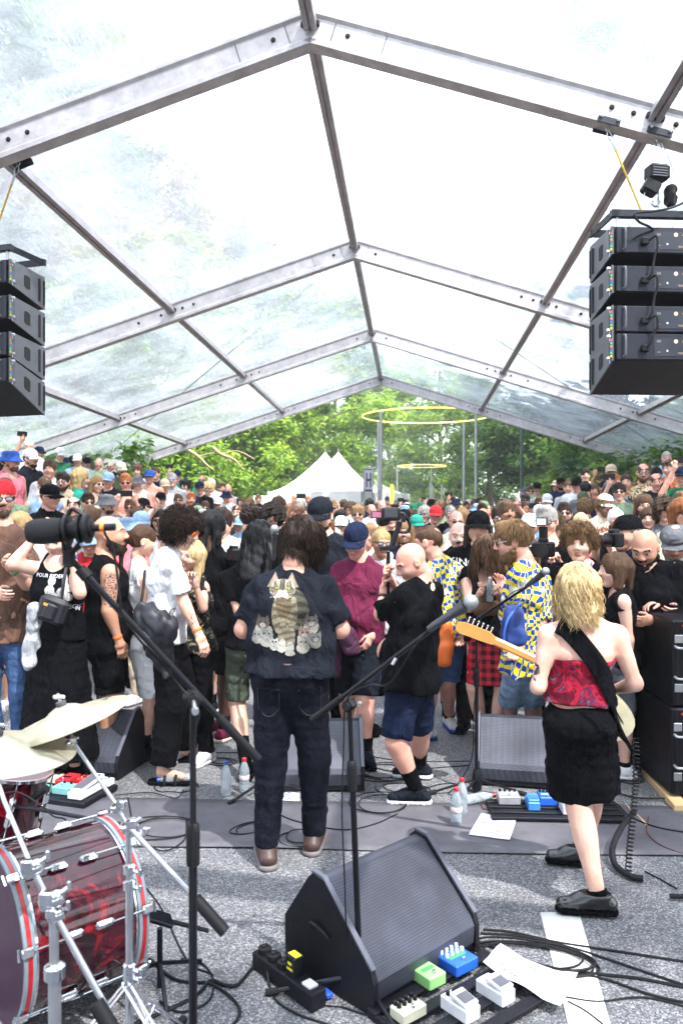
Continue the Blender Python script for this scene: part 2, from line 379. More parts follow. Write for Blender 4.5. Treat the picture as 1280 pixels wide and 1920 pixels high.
def hair_t(style, vox=.009):
 key = ('hair', style, vox)
 if key in _C: return _C[key]
 f = Field((-.2, -.22, -.42), (.2, .17, .2), vox)
 th = {'crop': .004, 'short': .010, 'side': .014, 'mop': .020, 'curly': .034, 'bigcurly': .052, 'long': .014, 'longwavy': .022, 'bob': .018, 'pony': .007, 'bun': .007, 'dread': .02, 'quiff': .012, 'fringe': .018, 'ring': .006}[style]
 f.ell((0, -.014, .028), (.077 + th, .097 + th, .090 + th), k=.01)
 if style in ('side', 'quiff', 'short'): f.ell((.01, .035, .105), (.05, .045, .022 + th * .5), k=.03)
 if style in ('mop', 'fringe', 'curly', 'bigcurly'): f.ell((0, .06, .085), (.06, .035, .035), k=.02)
 hl = .052 if style not in ('fringe', 'mop', 'curly', 'bigcurly') else .030
 f.ell((0, .128, hl - .12), (.068, .085, .115), k=.012, op='s')
 if style == 'ring': f.ell((0, .02, .11), (.066, .10, .06), k=.01, op='s')
 low = {'crop': .035, 'short': .035, 'side': .035, 'quiff': .035, 'ring': .035, 'mop': .085, 'curly': .07, 'bigcurly': .09, 'fringe': .05, 'pony': .04, 'bun': .04}.get(style, .08)
 f.plane((0, 0, -low), (0, .5, -1))
 if style in ('long', 'longwavy', 'bob'):
  zl = -.11 if style == 'bob' else -.30
  for s in (-1, 1): f.cone((s * .068, -.02, .03), (s * (.085 if style == 'bob' else .095), .0, zl), .032, .030, k=.03)
  f.cone((0, -.075, .02), (0, -.085, zl - .01), .045, .032, X3, 2.1, k=.03)
 if style == 'pony':
  f.cone((0, -.10, .02), (0, -.150, .0), .022, .03, k=.01); f.cone((0, -.150, .0), (0, -.145, -.20), .03, .014, k=.015)
 if style == 'bun': f.ell((0, -.05, .13), (.035, .035, .035), k=.01)
 if style == 'dread':
  rs = np.random.RandomState(3)
  for i in range(26):
   a = rs.uniform(-2.4, 2.4) - math.pi / 2; p = A(math.cos(a) * .085, math.sin(a) * .10 - .01, rs.uniform(.0, .09)); q = p * A(1.25, 1.25, 0) + A(rs.normal() * .01, rs.normal() * .01, rs.uniform(-.20, -.08)); f.cone(p, q, .013, .010, k=.004)
 amp, fr = {'curly': (.011, 24), 'bigcurly': (.016, 20), 'mop': (.006, 20), 'dread': (.003, 30)}.get(style, (.0042, 27))
 st = (1, 1, 1) if 'curly' in style else (1, .5, .28) if style not in ('long', 'bob', 'longwavy') else (1, 1, .12 if style != 'longwavy' else .35)
 f.noise(amp, fr, 5, st, 6)
 V, Q = f.mesh(); _C[key] = (V, Q); return _C[key]
def beard_t(style, vox=.007):
 key = ('beard', style, vox)
 if key in _C: return _C[key]
 f = Field((-.1, -.06, -.3), (.1, .14, .03), vox)
 t = {'short': .005, 'full': .012, 'long': .018, 'goatee': .008, 'moustache': .006}[style]
 if style != 'moustache':
  f.cone((0, .012, -.052), (0, .044, -.087), .057 + t, .038 + t, X3, 1.15, k=.02); f.ell((0, .066, -.100), (.024 + t, .018 + t, .016 + t), k=.02)
  if style == 'long': f.cone((0, .07, -.11), (0, .115, -.22), .044, .026, X3, 1.2, k=.03)
  f.plane((0, .0, -.026), (0, .55 if style != 'goatee' else .1, 1)); f.plane((0, -.012, 0), (0, -1, 0))
  f.ell((0, .095, -.056), (.019, .03, .009), k=.006, op='s')
 f.cone((-.022, .080, -.044), (0, .092, -.037), .0055 + t * .3, .0065 + t * .3, k=.006); f.cone((.022, .080, -.044), (0, .092, -.037), .0055 + t * .3, .0065 + t * .3, k=.006)
 f.noise(.0034, 34, 2, (1, 1, .4)); V, Q = f.mesh(); _C[key] = (V, Q); return _C[key]
def cap_mb(kind):                # head-local solids; slots: 0 crown, 1 brim / panel, 2 patch
 key = ('hat', kind)
 if key in _C: return _C[key]
 V = []; Fs = []; mi = []
 def grid(P, m):
  n0 = len(V); r, c = P.shape[:2]
  V.extend(P.reshape(-1, 3))
  for i in range(r - 1):
   for j in range(c - 1): Fs.append((n0 + i * c + j, n0 + i * c + j + 1, n0 + (i + 1) * c + j + 1, n0 + (i + 1) * c + j)); mi.append(m)
 th = np.linspace(0, 2 * math.pi, 25)
 def dome(r0, hgt, z0, squash=1.0, m=0, n=7, c=(0, -.012)):
  ph = np.linspace(0, math.pi / 2, n); P = np.array([[((r0[0] * math.cos(p) ** squash) * math.cos(t) + c[0], (r0[1] * math.cos(p) ** squash) * math.sin(t) + c[1], z0 + hgt * math.sin(p)) for t in th] for p in ph]); grid(P, m)
 if kind in ('cap', 'capback'):
  dome((.090, .108), .090, .045, .8)
  P0 = np.array([[((.090) * math.cos(t), .108 * math.sin(t) - .012, .045) for t in th], [((.090) * math.cos(t), .108 * math.sin(t) - .012, .030) for t in th]]); grid(P0, 0)
  s = 1 if kind == 'cap' else -1
  tt = np.linspace(math.radians(22), math.radians(158), 13)
  rows = []
  for k, (e, dz) in enumerate([(0, .034), (.035, .030), (.062, .020), (.074, .012)]):
   rows.append([(.088 * math.cos(t) * (1 + e * 1.0), s * (.106 * math.sin(t) + e * math.sin(t) ** .6) - .012, dz - .5 * abs(math.cos(t)) ** 2 * .03) for t in tt])
  grid(np.array(rows), 1); grid(np.array(rows) - A(0, 0, .005), 1)
 elif kind == 'bucket':
  dome((.088, .106), .045, .070, .45); P0 = np.array([[(r * math.cos(t), (r + .02) * math.sin(t) - .012, z) for t in th] for r, z in ((.086, .070), (.093, .034), (.118, .008), (.140, -.012), (.139, -.016), (.094, .028))]); grid(P0, 0)
 elif kind == 'visor':
  P0 = np.array([[(.083 * math.cos(t), .101 * math.sin(t) - .012, z) for t in th] for z in (.03, .06)]); grid(P0, 0)
 elif kind == 'beanie': dome((.088, .106), .110, .030, .6)
 elif kind == 'flat':
  dome((.100, .122), .062, .052, .55, c=(0, -.002)); P0 = np.array([[(r * math.cos(t), (r + .02) * math.sin(t) - .004, z) for t in th] for r, z in ((.098, .055), (.090, .030))]); grid(P0, 0)
  tt = np.linspace(math.radians(30), math.radians(150), 9); grid(np.array([[(.088 * math.cos(t) * (1 + e), .106 * math.sin(t) + e * .7, .036 - e * .25) for t in tt] for e in (0, .05, .075)]), 0)
 elif kind == 'brim':
  dome((.088, .106), .075, .050, .45); P0 = np.array([[(r * math.cos(t), (r + .02) * math.sin(t) - .012, z) for t in th] for r, z in ((.088, .055), (.095, .040), (.165, .034), (.164, .030), (.09, .034))]); grid(P0, 1)
 elif kind == 'cans':
  ph = np.linspace(-.1, math.pi + .1, 15)
  for e in (0, .006): grid(np.array([[(.094 * math.cos(p) * 1.03, -.01 + o, (.10 + e) * math.sin(p) + .02) for p in ph] for o in (-.015, .015)]), 0)
  for s_ in (-1, 1):
   P = np.array([[(s_ * (.078 + h), -.01 + r * math.cos(t), r * 1.2 * math.sin(t)) for t in th] for r, h in ((.038, 0), (.038, .03), (.0, .034))]); grid(P, 0)
 elif kind in ('sun', 'glasses', 'sunup'):
  z0, y0, m = (.004, .096, 1) if kind != 'sunup' else (.085, .088, 1)
  for s_ in (-1, 1):
   P = np.array([[(s_ * (.033 + r * .026 * math.cos(t)), y0 + .006 - .20 * (r * .026 * math.cos(t) * 1.0 + .02) * (1 if s_ > 0 else 1) * .5 - (0.006 if k > 1 else 0), z0 + r * (.018 if kind != 'glasses' else .017) * math.sin(t) - .002 * math.cos(t)) for t in th] for k, r in enumerate((0.0, .8, 1.0, 1.0, .8))]); grid(P, 1)
   if kind == 'glasses':
    P = np.array([[(s_ * (.033 + r * .026 * math.cos(t)), y0 + .008 - .10 * (r * .026 * math.cos(t) + .02), z0 + r * .017 * math.sin(t)) for t in th] for r in (.86, 1.08)]); grid(P, 0)
   grid(np.array([[(s_ * x, y, z0 + .006 + dz) for x, y in ((.055, y0 - .008), (.080, .06), (.082, -.005))] for dz in (-.003, .004)]), 0)
  grid(np.array([[(x, y0 + .006, z0 + .006 + dz) for x in (-.01, .01)] for dz in (-.003, .004)]), 0)
 _C[key] = (np.array(V), Fs, mi); return _C[key]
def strands(c, R, s, n, steps, length, rad, seed=0, mode='wavy', zmin=-.02, amp=.01, turns=2.0, lift=.012, grav=.35, face=True, part=0.0):
 rs = np.random.RandomState(seed); D = []
 while len(D) < n:
  d = rs.normal(size=3); d /= np.linalg.norm(d)
  p = A(d[0] * .078, d[1] * .098 - .014, d[2] * .092 + .028)
  if p[2] < zmin + .45 * max(0, p[1] + .03): continue
  if face and p[1] > .045 and p[2] < .078: continue
  D.append((d, p))
 d = np.array([q[0] for q in D]); p = np.array([q[1] for q in D])
 cr = A(.078, .098, .092); cc = A(0, -.014, .028)
 nrmv = d / cr; nrmv /= np.linalg.norm(nrmv, axis=1)[:, None]
 down = R.T @ A(0, 0, -1.)
 flow = p - A(part, -.03, .13); flow = flow - nrmv * (flow * nrmv).sum(1)[:, None]; flow /= np.linalg.norm(flow, axis=1)[:, None] + 1e-6
 Ln = length * (0.75 + .4 * rs.rand(n)); st = Ln / steps
 lay = lift * (.4 + 1.0 * rs.rand(n)); dr = nrmv * .8 + flow; P = [p + nrmv * .002]
 q = P[0].copy(); jit = rs.normal(size=(n, 3)) * .10
 for i in range(steps):
  dr = dr / np.linalg.norm(dr, axis=1)[:, None]; dr = dr + down * grav * (1 + i * .25) + jit * .6
  dr /= np.linalg.norm(dr, axis=1)[:, None]; q = q + dr * st[:, None]
  e = (q - cc) / (cr + lay[:, None]); r = np.linalg.norm(e, axis=1); m = r < 1
  q[m] = cc + (q[m] - cc) / r[m][:, None]
  nk = np.linalg.norm(q[:, :2] - A(0, -.05), axis=1); m2 = (q[:, 2] < -.07) & (nk < .062) & (q[:, 2] > -.2)
  q[m2, :2] = A(0, -.05) + (q[m2, :2] - A(0, -.05)) / nk[m2][:, None] * .062
  P.append(q.copy())
 P = np.array(P).transpose(1, 0, 2)
 t = np.linspace(0, 1, steps + 1); ph = rs.rand(n)[:, None] * 6.28; fr = turns * (0.8 + .4 * rs.rand(n)[:, None]) * 6.28
 if mode == 'wavy': ph = np.round(rs.rand(n)[:, None] * 3) * 2.1 + p[:, 0:1] * 40
 tg = np.gradient(P, axis=1); tg /= np.linalg.norm(tg, axis=2)[..., None] + 1e-9
 u = np.cross(tg, np.array([0.3, .2, 1.])); u /= np.linalg.norm(u, axis=2)[..., None] + 1e-9; v = np.cross(tg, u)
 env = (t ** .7)[None, :, None] * amp
 P = P + env * (u * np.sin(fr * t + ph)[..., None] + v * np.cos(fr * t + ph)[..., None] * (1 if mode == 'curl' else .45))
 k = 3; ang = np.arange(k) * 2.094; rr = rad * (1 - .75 * t ** 2.5)
 Vv = P[:, :, None] + rr[None, :, None, None] * (u[:, :, None] * np.cos(ang)[None, None, :, None] + v[:, :, None] * np.sin(ang)[None, None, :, None])
 m = steps + 1; base = np.arange(n)[:, None, None] * m * k; i = np.arange(steps)[None, :, None] * k; j = np.arange(k)[None, None]; j2 = (j + 1) % k
 Q = np.stack([base + i + j, base + i + j2, base + i + k + j2, base + i + k + j], -1).reshape(-1, 4)
 return (Vv.reshape(-1, 3) * s) @ R.T + c, Q
def rot_head(yaw, pitch=0, roll=0):   # yaw: 0 away, 180 to the camera, 90 to the right
 a = math.radians(yaw); p = math.radians(pitch); r = math.radians(roll)
 f = A(math.sin(a) * math.cos(p), math.cos(a) * math.cos(p), -math.sin(p)); rt = A(math.cos(a), -math.sin(a), 0); up = np.cross(rt, f)
 rt2 = rt * math.cos(r) + up * math.sin(r); up2 = up * math.cos(r) - rt * math.sin(r)
 return np.stack([rt2, f, up2], 1)
def skel(h, base, face, lean=0.0, arms='down'):
 a = math.radians(face); f = A(math.sin(a), math.cos(a), 0); r = A(math.cos(a), -math.sin(a), 0); u = A(0, 0, 1); b = np.asarray(base, float)
 P = lambda x, y, z: b + (r * x + f * (y + lean * max(0, z - .52)) + u * z) * h
 J = dict(pel=P(0, 0, .535), neck=P(0, -.012, .845), head=P(0, .012, .932), f=f, r=r)
 for k, s in (('R', 1), ('L', -1)):
  J['s' + k] = P(s * .104, -.005, .803); J['h' + k] = P(s * .052, 0, .51); J['k' + k] = P(s * .062, .012, .285); J['a' + k] = P(s * .066, -.012, .045)
  e, w_ = {'down': ((.138, -.01, .635), (.145, .05, .49)), 'crossed': ((.135, .0, .64), (-.03, .12, .66)), 'front': ((.135, .02, .635), (.05, .15, .62)), 'hips': ((.19, -.02, .65), (.11, .03, .56)),
                 'phone': ((.15, .09, .80), (.07, .13, .985)), 'camera': ((.14, .09, .72), (.04, .13, .90)), 'cup': ((.135, .02, .64), (.09, .13, .74))}[arms if not (arms == 'cup' and k == 'L') else 'down']
  J['e' + k] = P(s * e[0], e[1], e[2]); J['w' + k] = P(s * w_[0], w_[1], w_[2])
 return J
def body_prims(fd, J, s, b, sex, off=0.0, parts='all', belly=0.0, hang=0.0):
 W_ = J['r']; pel, nk = J['pel'], J['neck']; wst = pel + (nk - pel) * .32; ch = pel + (nk - pel) * .66; up = pel + (nk - pel) * .86
 fw = J['f']; m = sex == 'm'
 if 'torso' in parts or parts == 'all':
  fd.cone(pel, wst, .103 * b * s + off, (.096 if m else .082) * b * s + off + hang, W_, 1.42, k=.04)
  fd.cone(wst, ch, (.096 if m else .082) * b * s + off + hang, (.112 if m else .098) * b * s + off, W_, 1.42 if m else 1.36, k=.04)
  fd.cone(ch, up, (.112 if m else .098) * b * s + off, .072 * s * b + off, W_, 1.5, k=.05)
  dn = nrm(nk - pel) * .012 * s
  fd.cone(J['sL'] - dn, J['sR'] - dn, .044 * s + off, .044 * s + off, k=.05)
  for q in 'LR': fd.cone(nk + (nk - pel) * .015, J['s' + q] + W_ * (0), .046 * s + off * .8, .038 * s + off * .8, k=.04)
  fd.cone(up, nk, .062 * s + off, .045 * s + off * .6, W_, 1.35, k=.05)
  if belly: fd.ell(pel + (nk - pel) * .22 + fw * .06 * s, (.14 * s * b, .10 * s + belly, .13 * s), None, k=.05)
  if not m:
   for q in (-1, 1): fd.ell(ch + W_ * q * .062 * s + fw * .085 * s - A(0, 0, .02), (.048 * s + off,) * 3, k=.04)
  for q in (-1, 1): fd.ell(pel + W_ * q * .062 * s - fw * .055 * s - A(0, 0, .045 * s), ((.080 if m else .088) * s * b + off * .7,) * 3, k=.05)
def person(J, h=1.76, b=1.0, sex='m', skin='fair', head=(180, 0, 0), ex='n', hair='short', hairc='brown', beard=None, hat=None, hatc=('black', 'black'), glasses=None, glassc='black_plastic', lensc='dark_lens',
           top='tee', topc='black', bot='trousers', botc='black', shoes=('black', 'black'), hands=('relaxed', 'relaxed'), thumb=None, vox=.012, belly=0.0, label='', name='person', base=None, group='people in the crowd', hs=1.0, sleeve=.72, hem=None, strand=None, detail=True, fold=1.0, wide=0.0, barearm=False, seed=0, socks=None, hairs=1.0):
 s = h / 1.76; J = dict(J); r = J['r']; f = J['f']
 base = np.array([(J['aL'][0] + J['aR'][0]) / 2, (J['aL'][1] + J['aR'][1]) / 2, min(J['aL'][2], J['aR'][2]) - .045 * h]) if base is None else base
 root = empty(name, base, label, 'person', group)
 def mk(nm, V, Q, mats, idx=None, smooth=True, parent=None):
  me = quad_mesh(nm, V - base, Q, mats, idx, smooth); o = link(nm, me, parent or root); return o
 pts = np.array([v for k, v in J.items() if k not in 'fr'])
 lo = pts.min(0) - .17; hi = pts.max(0) + .17; lo[2] -= .0; hi[2] = max(J['neck'][2], J['wL'][2], J['wR'][2], J['eL'][2], J['eR'][2]) + .14
 R = rot_head(*head); hc = np.asarray(J['head']); sc_ = s * hs * 1.0
 M = [m_skin(skin), M_LIP, M_EYEW, M_IRIS, m_hair(hairc), M_TEETH]
 # body
 arm_r = (.050, .038, .026) if sex == 'm' else (.043, .033, .023)
 fd = Field(lo, hi, vox)
 body_prims(fd, J, s, b, sex, -.004, belly=belly * .8)
 nk = J['neck']; hb = hc + R @ A(0, -.045, -.10) * sc_
 fd.cone(nk + (nk - J['pel']) * -.03, hb, (.062 if sex == 'm' else .050) * s, (.056 if sex == 'm' else .046) * s, k=.03)
 ba = b ** .6
 for k in 'LR':
  fd.cone(J['s' + k], J['e' + k], arm_r[0] * s * ba, arm_r[1] * s * ba, k=.03, bulge=.004 * s, bt=.4)
  d = J['w' + k] - J['e' + k]; wp = J['w' + k] - nrm(d) * .01
  fd.cone(J['e' + k], wp, arm_r[1] * s * ba, arm_r[2] * s, k=.02, bulge=.006 * s * ba, bt=.22)
  fd.cone(J['h' + k], J['k' + k], .082 * s * b, .056 * s * ba, k=.04); fd.cone(J['k' + k], J['a' + k], .054 * s * ba, .036 * s, k=.03, bulge=.012 * s * ba, bt=.28)
  ft = nrm(J.get('t' + k, f)); rf = .75 if (shoes and shoes[0] != 'sandal') else 1.0; fd.cone(J['a' + k] - A(0, 0, .012 * (rf < 1)), J['a' + k] + ft * .13 * s - A(0, 0, .028), .032 * s * rf, .026 * s * rf, k=.02)
 V, Q = fd.mesh(); parts = [(V, Q, np.zeros(len(Q), int))]; n0 = len(V)
 hv = .0062 if vox <= .0125 else (.0085 if vox < .02 else .011)
 V2, Q2, m2 = head_t(sex, ex, hv); parts.append((V2 * sc_ @ R.T + hc, Q2, m2))
 for i, k in enumerate('LR'):
  y = nrm(J['w' + k] - J['e' + k]); th = (thumb or {}).get(k)
  th = np.asarray(th, float) if th is not None else (f + r * (.5 if k == 'L' else -.5) + A(0, 0, .4))
  x = nrm(th - y * np.dot(th, y)); z = np.cross(x, y) * (1 if k == 'L' else -1)
  if (thumb or {}).get('y' + k) is not None:
   y = nrm((thumb)['y' + k]); x = nrm(x - y * np.dot(x, y)); z = np.cross(x, y) * (1 if k == 'L' else -1)
  Rm = np.stack([x, y, z], 1); V3, Q3 = hand_t(hands[i], .0052 if vox <= .0125 else .009)
  V3 = V3 * s * 1.0 @ Rm.T + J['w' + k]; Q3 = Q3 if np.linalg.det(Rm) > 0 else Q3[:, ::-1]
  J['hand' + k] = J['w' + k] + y * .07 * s; parts.append((V3, Q3, np.zeros(len(Q3), int)))
 Vs, Qs, Ms = [], [], []; o = 0
 for a_, q_, m_ in parts: Vs.append(a_); Qs.append(q_ + o); Ms.append(m_); o += len(a_)
 body = mk('body', np.concatenate(Vs), np.concatenate(Qs), M, np.concatenate(Ms)); J['body'] = body
 # top
 cv = vox
 up3 = nrm(nk - J['pel'])
 if top != 'none':
  fd = Field(lo, hi, cv); off = .011 if top != 'tube' else .006
  body_prims(fd, J, s, b, sex, off, belly=belly, hang=(.012 * fold if top not in ('tube', 'tank') else .004))
  loose = 1.0 if top not in ('tube', 'tank') else .6
  wst = J['pel'] + (nk - J['pel']) * .05
  if hem is None: hem = -.06
  hp = J['pel'] + up3 * hem
  fd.cone(J['pel'] + (nk - J['pel']) * .3, hp - up3 * .05, (.108 if sex == 'm' else .095) * b * s + off + belly * .3, .124 * b * s + off + wide, r, 1.40, k=.04)
  for q in (-1, 1): fd.ell(J['pel'] + r * q * .058 * s - f * .052 * s - A(0, 0, .045 * s), ((.102 if sex == 'm' else .106) * s * b,) * 3, k=.05)
  if top in ('tee', 'long', 'shirt'):
   for k in 'LR':
    a_, e_ = J['s' + k], J['e' + k]
    if top == 'long':
     fd.cone(a_, e_, .060 * s * ba, .050 * s * ba, k=.03); fd.cone(e_, J['w' + k], .050 * s * ba, .036 * s, k=.03, capb=True)
    else:
     se = a_ + (e_ - a_) * sleeve; fd.cone(a_, se, .058 * s * ba, (.064 + .012 * (top == 'shirt')) * s * ba, k=.03, capb=True)
     if sleeve > 1: pass
  if top == 'tank':
   for k, q in (('L', -1), ('R', 1)): fd.ell(J['s' + k] + r * q * .028 * s, (.050 * s,) * 3, k=.01, op='s')
   fd.ell(nk + f * .06 * s, (.075 * s, .085 * s, .075 * s), None, k=.01, op='s')
  fd.plane(hp, -up3)
  if top == 'tube': fd.plane(J['pel'] + (nk - J['pel']) * .60, up3)
  else: fd.ell(nk + f * .022 * s + up3 * .045, (.066 * s, .072 * s, .056 * s), None, k=.012, op='s')
  if detail: fd.noise(.0045 * fold, 6.0, seed + 3, (1, 1, .7), 5, warp=1.2); fd.noise(.0026 * fold, 14, seed + 9, (1.2, 1.2, .5), 4, warp=1.0)
  V, Q = fd.mesh(); J['top'] = mk({'tee': 'tee_shirt', 'long': 'long_sleeved_top', 'shirt': 'short_sleeved_shirt', 'tank': 'tank_top', 'tube': 'tube_top'}[top], V, Q, m_cloth(topc))
 # bottom
 kind = 'denim' if 'denim' in botc else 'cloth'
 fd = Field(lo - A(.05, .05, 0), np.array([hi[0] + .05, hi[1] + .05, J['pel'][2] + .12]), cv); pel = J['pel']
 wt = pel + up3 * .055 * s
 fd.cone(pel - up3 * .03, wt, .109 * b * s, .102 * b * s, r, 1.40, k=.03); 
 for q in (-1, 1): fd.ell(pel + r * q * .060 * s - f * .052 * s - A(0, 0, .045 * s), ((.086 if sex == 'm' else .092) * s * b,) * 3, k=.05)
 if bot in ('trousers', 'wide'):
  wd = .0 if bot == 'trousers' else .028
  for k in 'LR':
   fd.cone(J['h' + k], J['k' + k], .094 * s * b, .070 * s * ba + wd, k=.035); aa = J['a' + k] + A(0, 0, .005) + (J['k' + k] - J['a' + k]) * (socks or 0)
   fd.cone(J['k' + k], aa, .070 * s * ba + wd, .058 * s + wd, k=.03, capb=True)
 elif bot == 'shorts':
  for k in 'LR': e = J['h' + k] + (J['k' + k] - J['h' + k]) * .93; fd.cone(J['h' + k], e, .096 * s * b, .085 * s * ba, k=.03, capb=True)
 elif bot == 'skirt':
  kn = (J['kL'] + J['kR']) / 2; e = pel + (kn - pel) * .92; fd.cone(pel - up3 * .05, e, .120 * b * s, .122 * s + wide, r, 1.42, k=.04, capb=True)
 elif bot == 'longskirt':
  kn = (J['aL'] + J['aR']) / 2; fd.cone(pel - up3 * .05, kn + A(0, 0, .08), .145 * b * s, .22 * s, r, 1.3, k=.04, capb=True)
 fd.plane(wt, up3)
 if detail: fd.noise(.0035, 6.5, seed + 21, (1, 1, .8), 5, warp=1.2); fd.noise(.0025, 13, seed + 22, (.5, .5, 1.5), 4, warp=1.0)
 V, Q = fd.mesh(); J['bot'] = mk({'trousers': 'trousers', 'wide': 'trousers', 'shorts': 'shorts', 'skirt': 'skirt', 'longskirt': 'skirt'}[bot], V, Q, m_cloth(botc, kind))
 # shoes
 if shoes:
  for k in 'LR':
   a_ = J['a' + k]; ft = nrm(np.asarray(J.get('t' + k, f), float)); sd_ = nrm(np.cross(ft, A(0, 0, 1))); upf = np.cross(sd_, ft); z0 = a_ - upf * .078 * s
   v = max(.007, vox * .7) if detail else .016
   fd = Field(a_ - .26 * s, a_ + .26 * s, v)
   toe = z0 + ft * .165 * s; heel = z0 - ft * .055 * s
   if shoes[0] != 'sandal':
    fd.cone(heel + upf * .045 * s, toe + upf * .036 * s, .036 * s, .030 * s, sd_, 1.25, k=.02); fd.cone(a_ + upf * .018 - ft * .008, z0 + ft * .09 * s + upf * .058 * s, .049 * s, .034 * s, k=.03); fd.cone(a_ + upf * .03, a_ - upf * .01, .043 * s, .045 * s, k=.02)
   fd.plane(z0 + upf * .024 * s, -upf)
   if shoes[0] != 'sandal':
    fd.plane(a_ + upf * .018, upf); V, Q = fd.mesh(); sh = mk('shoe', V, Q, m_cloth(shoes[0]) if shoes[0] in CL else MATS[shoes[0]])
   fd = Field(a_ - .26 * s, a_ + .26 * s, v); fd.cone(heel + upf * .012, toe + upf * .012, .040 * s, .035 * s, sd_, 1.22, k=.02)
   fd.plane(z0 + upf * .026 * s, upf); fd.plane(z0 + upf * .001, -upf); V, Q = fd.mesh()
   mk('sole', V, Q, m_cloth(shoes[1]), parent=sh) if shoes[0] != 'sandal' else mk('sandal', V, Q, m_cloth('black'))
   if shoes[0] == 'sandal':
    mb = MB()
    for t_, rr in ((.03, .047), (.10, .047)):
     p = z0 + ft * t_ * s; mb.tube([p + sd_ * rr * math.cos(q) * s + upf * (.01 + rr * 1.25 * math.sin(q)) * s for q in np.linspace(0, math.pi, 9)], .011, 6)
    mb.build('sandal_strap', M_RUBBER, root)
 if socks and detail and bot != 'trousers' and bot != 'wide':
  for k in 'LR':
   fd = Field(J['a' + k] - .1, J['a' + k] + A(.1, .1, .3), .01); d = nrm(J['k' + k] - J['a' + k]); fd.cone(J['a' + k] - d * .02, J['a' + k] + d * socks, .042 * s, .050 * s * ba, capb=True); V, Q = fd.mesh(); mk('sock', V, Q, m_cloth('black'))
 # hair, beard, hats, glasses
 def local(Vl, k=1.0): return (np.asarray(Vl) * sc_ * k) @ R.T + hc
 hm = m_hair(hairc)
 if hair:
  V, Q = hair_t(hair if not (strand and 'curly' in hair) else 'mop', .008 if vox <= .0125 else .011)
  if hat in ('cap', 'capback', 'bucket', 'beanie', 'flat', 'brim'): V = V.copy(); m_ = V[:, 2] > .02; V[m_, :2] *= .90; V[:, 2] = np.minimum(V[:, 2], .070)
  ho = mk('hair', local(V), Q, hm)
  if strand:
   V, Q = strands(hc, R, sc_, **strand); mk('strands', V, Q, hm, parent=ho); 
 if beard: V, Q = beard_t(beard, .007 if vox <= .0125 else .010); mk('beard', local(V), Q, hm)
 def hatpart(kind, nm, mats):
  V, Fs, mi = cap_mb(kind); me = bpy.data.meshes.new(nm); me.from_pydata([tuple(q) for q in (local(V) - base)], [], Fs)
  for m in mats: me.materials.append(m)
  me.polygons.foreach_set('material_index', mi); me.polygons.foreach_set('use_smooth', [True] * len(Fs)); me.update(); return link(nm, me, root)
 if hat: hatpart(hat, {'cap': 'cap', 'capback': 'cap', 'bucket': 'bucket_hat', 'beanie': 'beanie', 'flat': 'flat_cap', 'brim': 'sun_hat', 'visor': 'headband'}[hat], [m_cloth(hatc[0]), m_cloth(hatc[1])])
 if glasses: hatpart(glasses, 'sunglasses' if glasses != 'glasses' else 'glasses', [MATS[glassc], MATS[lensc] if glasses != 'glasses' else MATS['clear_lens']])
 J['root'] = root; J['base'] = base; J['R'] = R; J['hs'] = sc_
 return J
# ---------------------------------------------------------------- ground
def ground_mat():
 m, n, b = nodes('asphalt'); lk = n.links.new
 tcn = n.nodes.new('ShaderNodeNewGeometry')
 def nz(scale, det=3, rg=.6):
  q = n.nodes.new('ShaderNodeTexNoise'); q.inputs['Scale'].default_value = scale; q.inputs['Detail'].default_value = det; q.inputs['Roughness'].default_value = rg; lk(tcn.outputs['Position'], q.inputs['Vector']); return q
 v = n.nodes.new('ShaderNodeTexVoronoi'); v.inputs['Scale'].default_value = 150; lk(tcn.outputs['Position'], v.inputs['Vector'])
 sp = n.nodes.new('ShaderNodeSeparateColor'); lk(v.outputs['Color'], sp.inputs['Color'])
 r = n.nodes.new('ShaderNodeValToRGB'); el = r.color_ramp.elements
 el[0].position = .0; el[0].color = (.075, .075, .08, 1); el[1].position = 1.0; el[1].color = (.46, .46, .48, 1)
 for p, c in ((.3, (.13, .13, .138)), (.62, (.205, .205, .212)), (.85, (.33, .33, .34))):
  e = el.new(p); e.color = (*c, 1)
 lk(sp.outputs['Red'], r.inputs['Fac'])
 big = nz(.9, 6, .65); r2 = n.nodes.new('ShaderNodeValToRGB'); r2.color_ramp.elements[0].position = .3; r2.color_ramp.elements[1].position = .7
 r2.color_ramp.elements[0].color = (.60, .60, .63, 1); r2.color_ramp.elements[1].color = (1.0, 1.0, 1.0, 1); lk(big.outputs['Fac'], r2.inputs['Fac'])
 mm = n.nodes.new('ShaderNodeMixRGB'); mm.blend_type = 'MULTIPLY'; mm.inputs[0].default_value = 1; lk(r.outputs['Color'], mm.inputs[1]); lk(r2.outputs['Color'], mm.inputs[2])
 lk(mm.outputs['Color'], b.inputs['Base Color']); b.inputs['Roughness'].default_value = .8
 bp = n.nodes.new('ShaderNodeBump'); bp.inputs['Distance'].default_value = .006; bp.inputs['Strength'].default_value = .9; bp.invert = True
 lk(v.outputs['Distance'], bp.inputs['Height']); lk(bp.outputs['Normal'], b.inputs['Normal']); return m
M_ASPH = ground_mat()
M_SOIL = mat('bank_soil', (.09, .085, .05), .95, scale=3, bump=(9, .05))
xs = np.unique(np.concatenate([np.linspace(-150, -20, 14), np.linspace(-20, 20, 101), np.linspace(20, 150, 14)])); ys = np.unique(np.concatenate([np.linspace(-30, 0, 7), np.linspace(0, 40, 101), np.linspace(40, 260, 23)]))
XX, YY = np.meshgrid(xs, ys); ZZ = ground_z(XX, np.minimum(YY, 40)); TXm, _ = tent_xy(XX, YY)
Vg = np.stack([XX, YY, ZZ], -1).reshape(-1, 3); nx = len(xs)
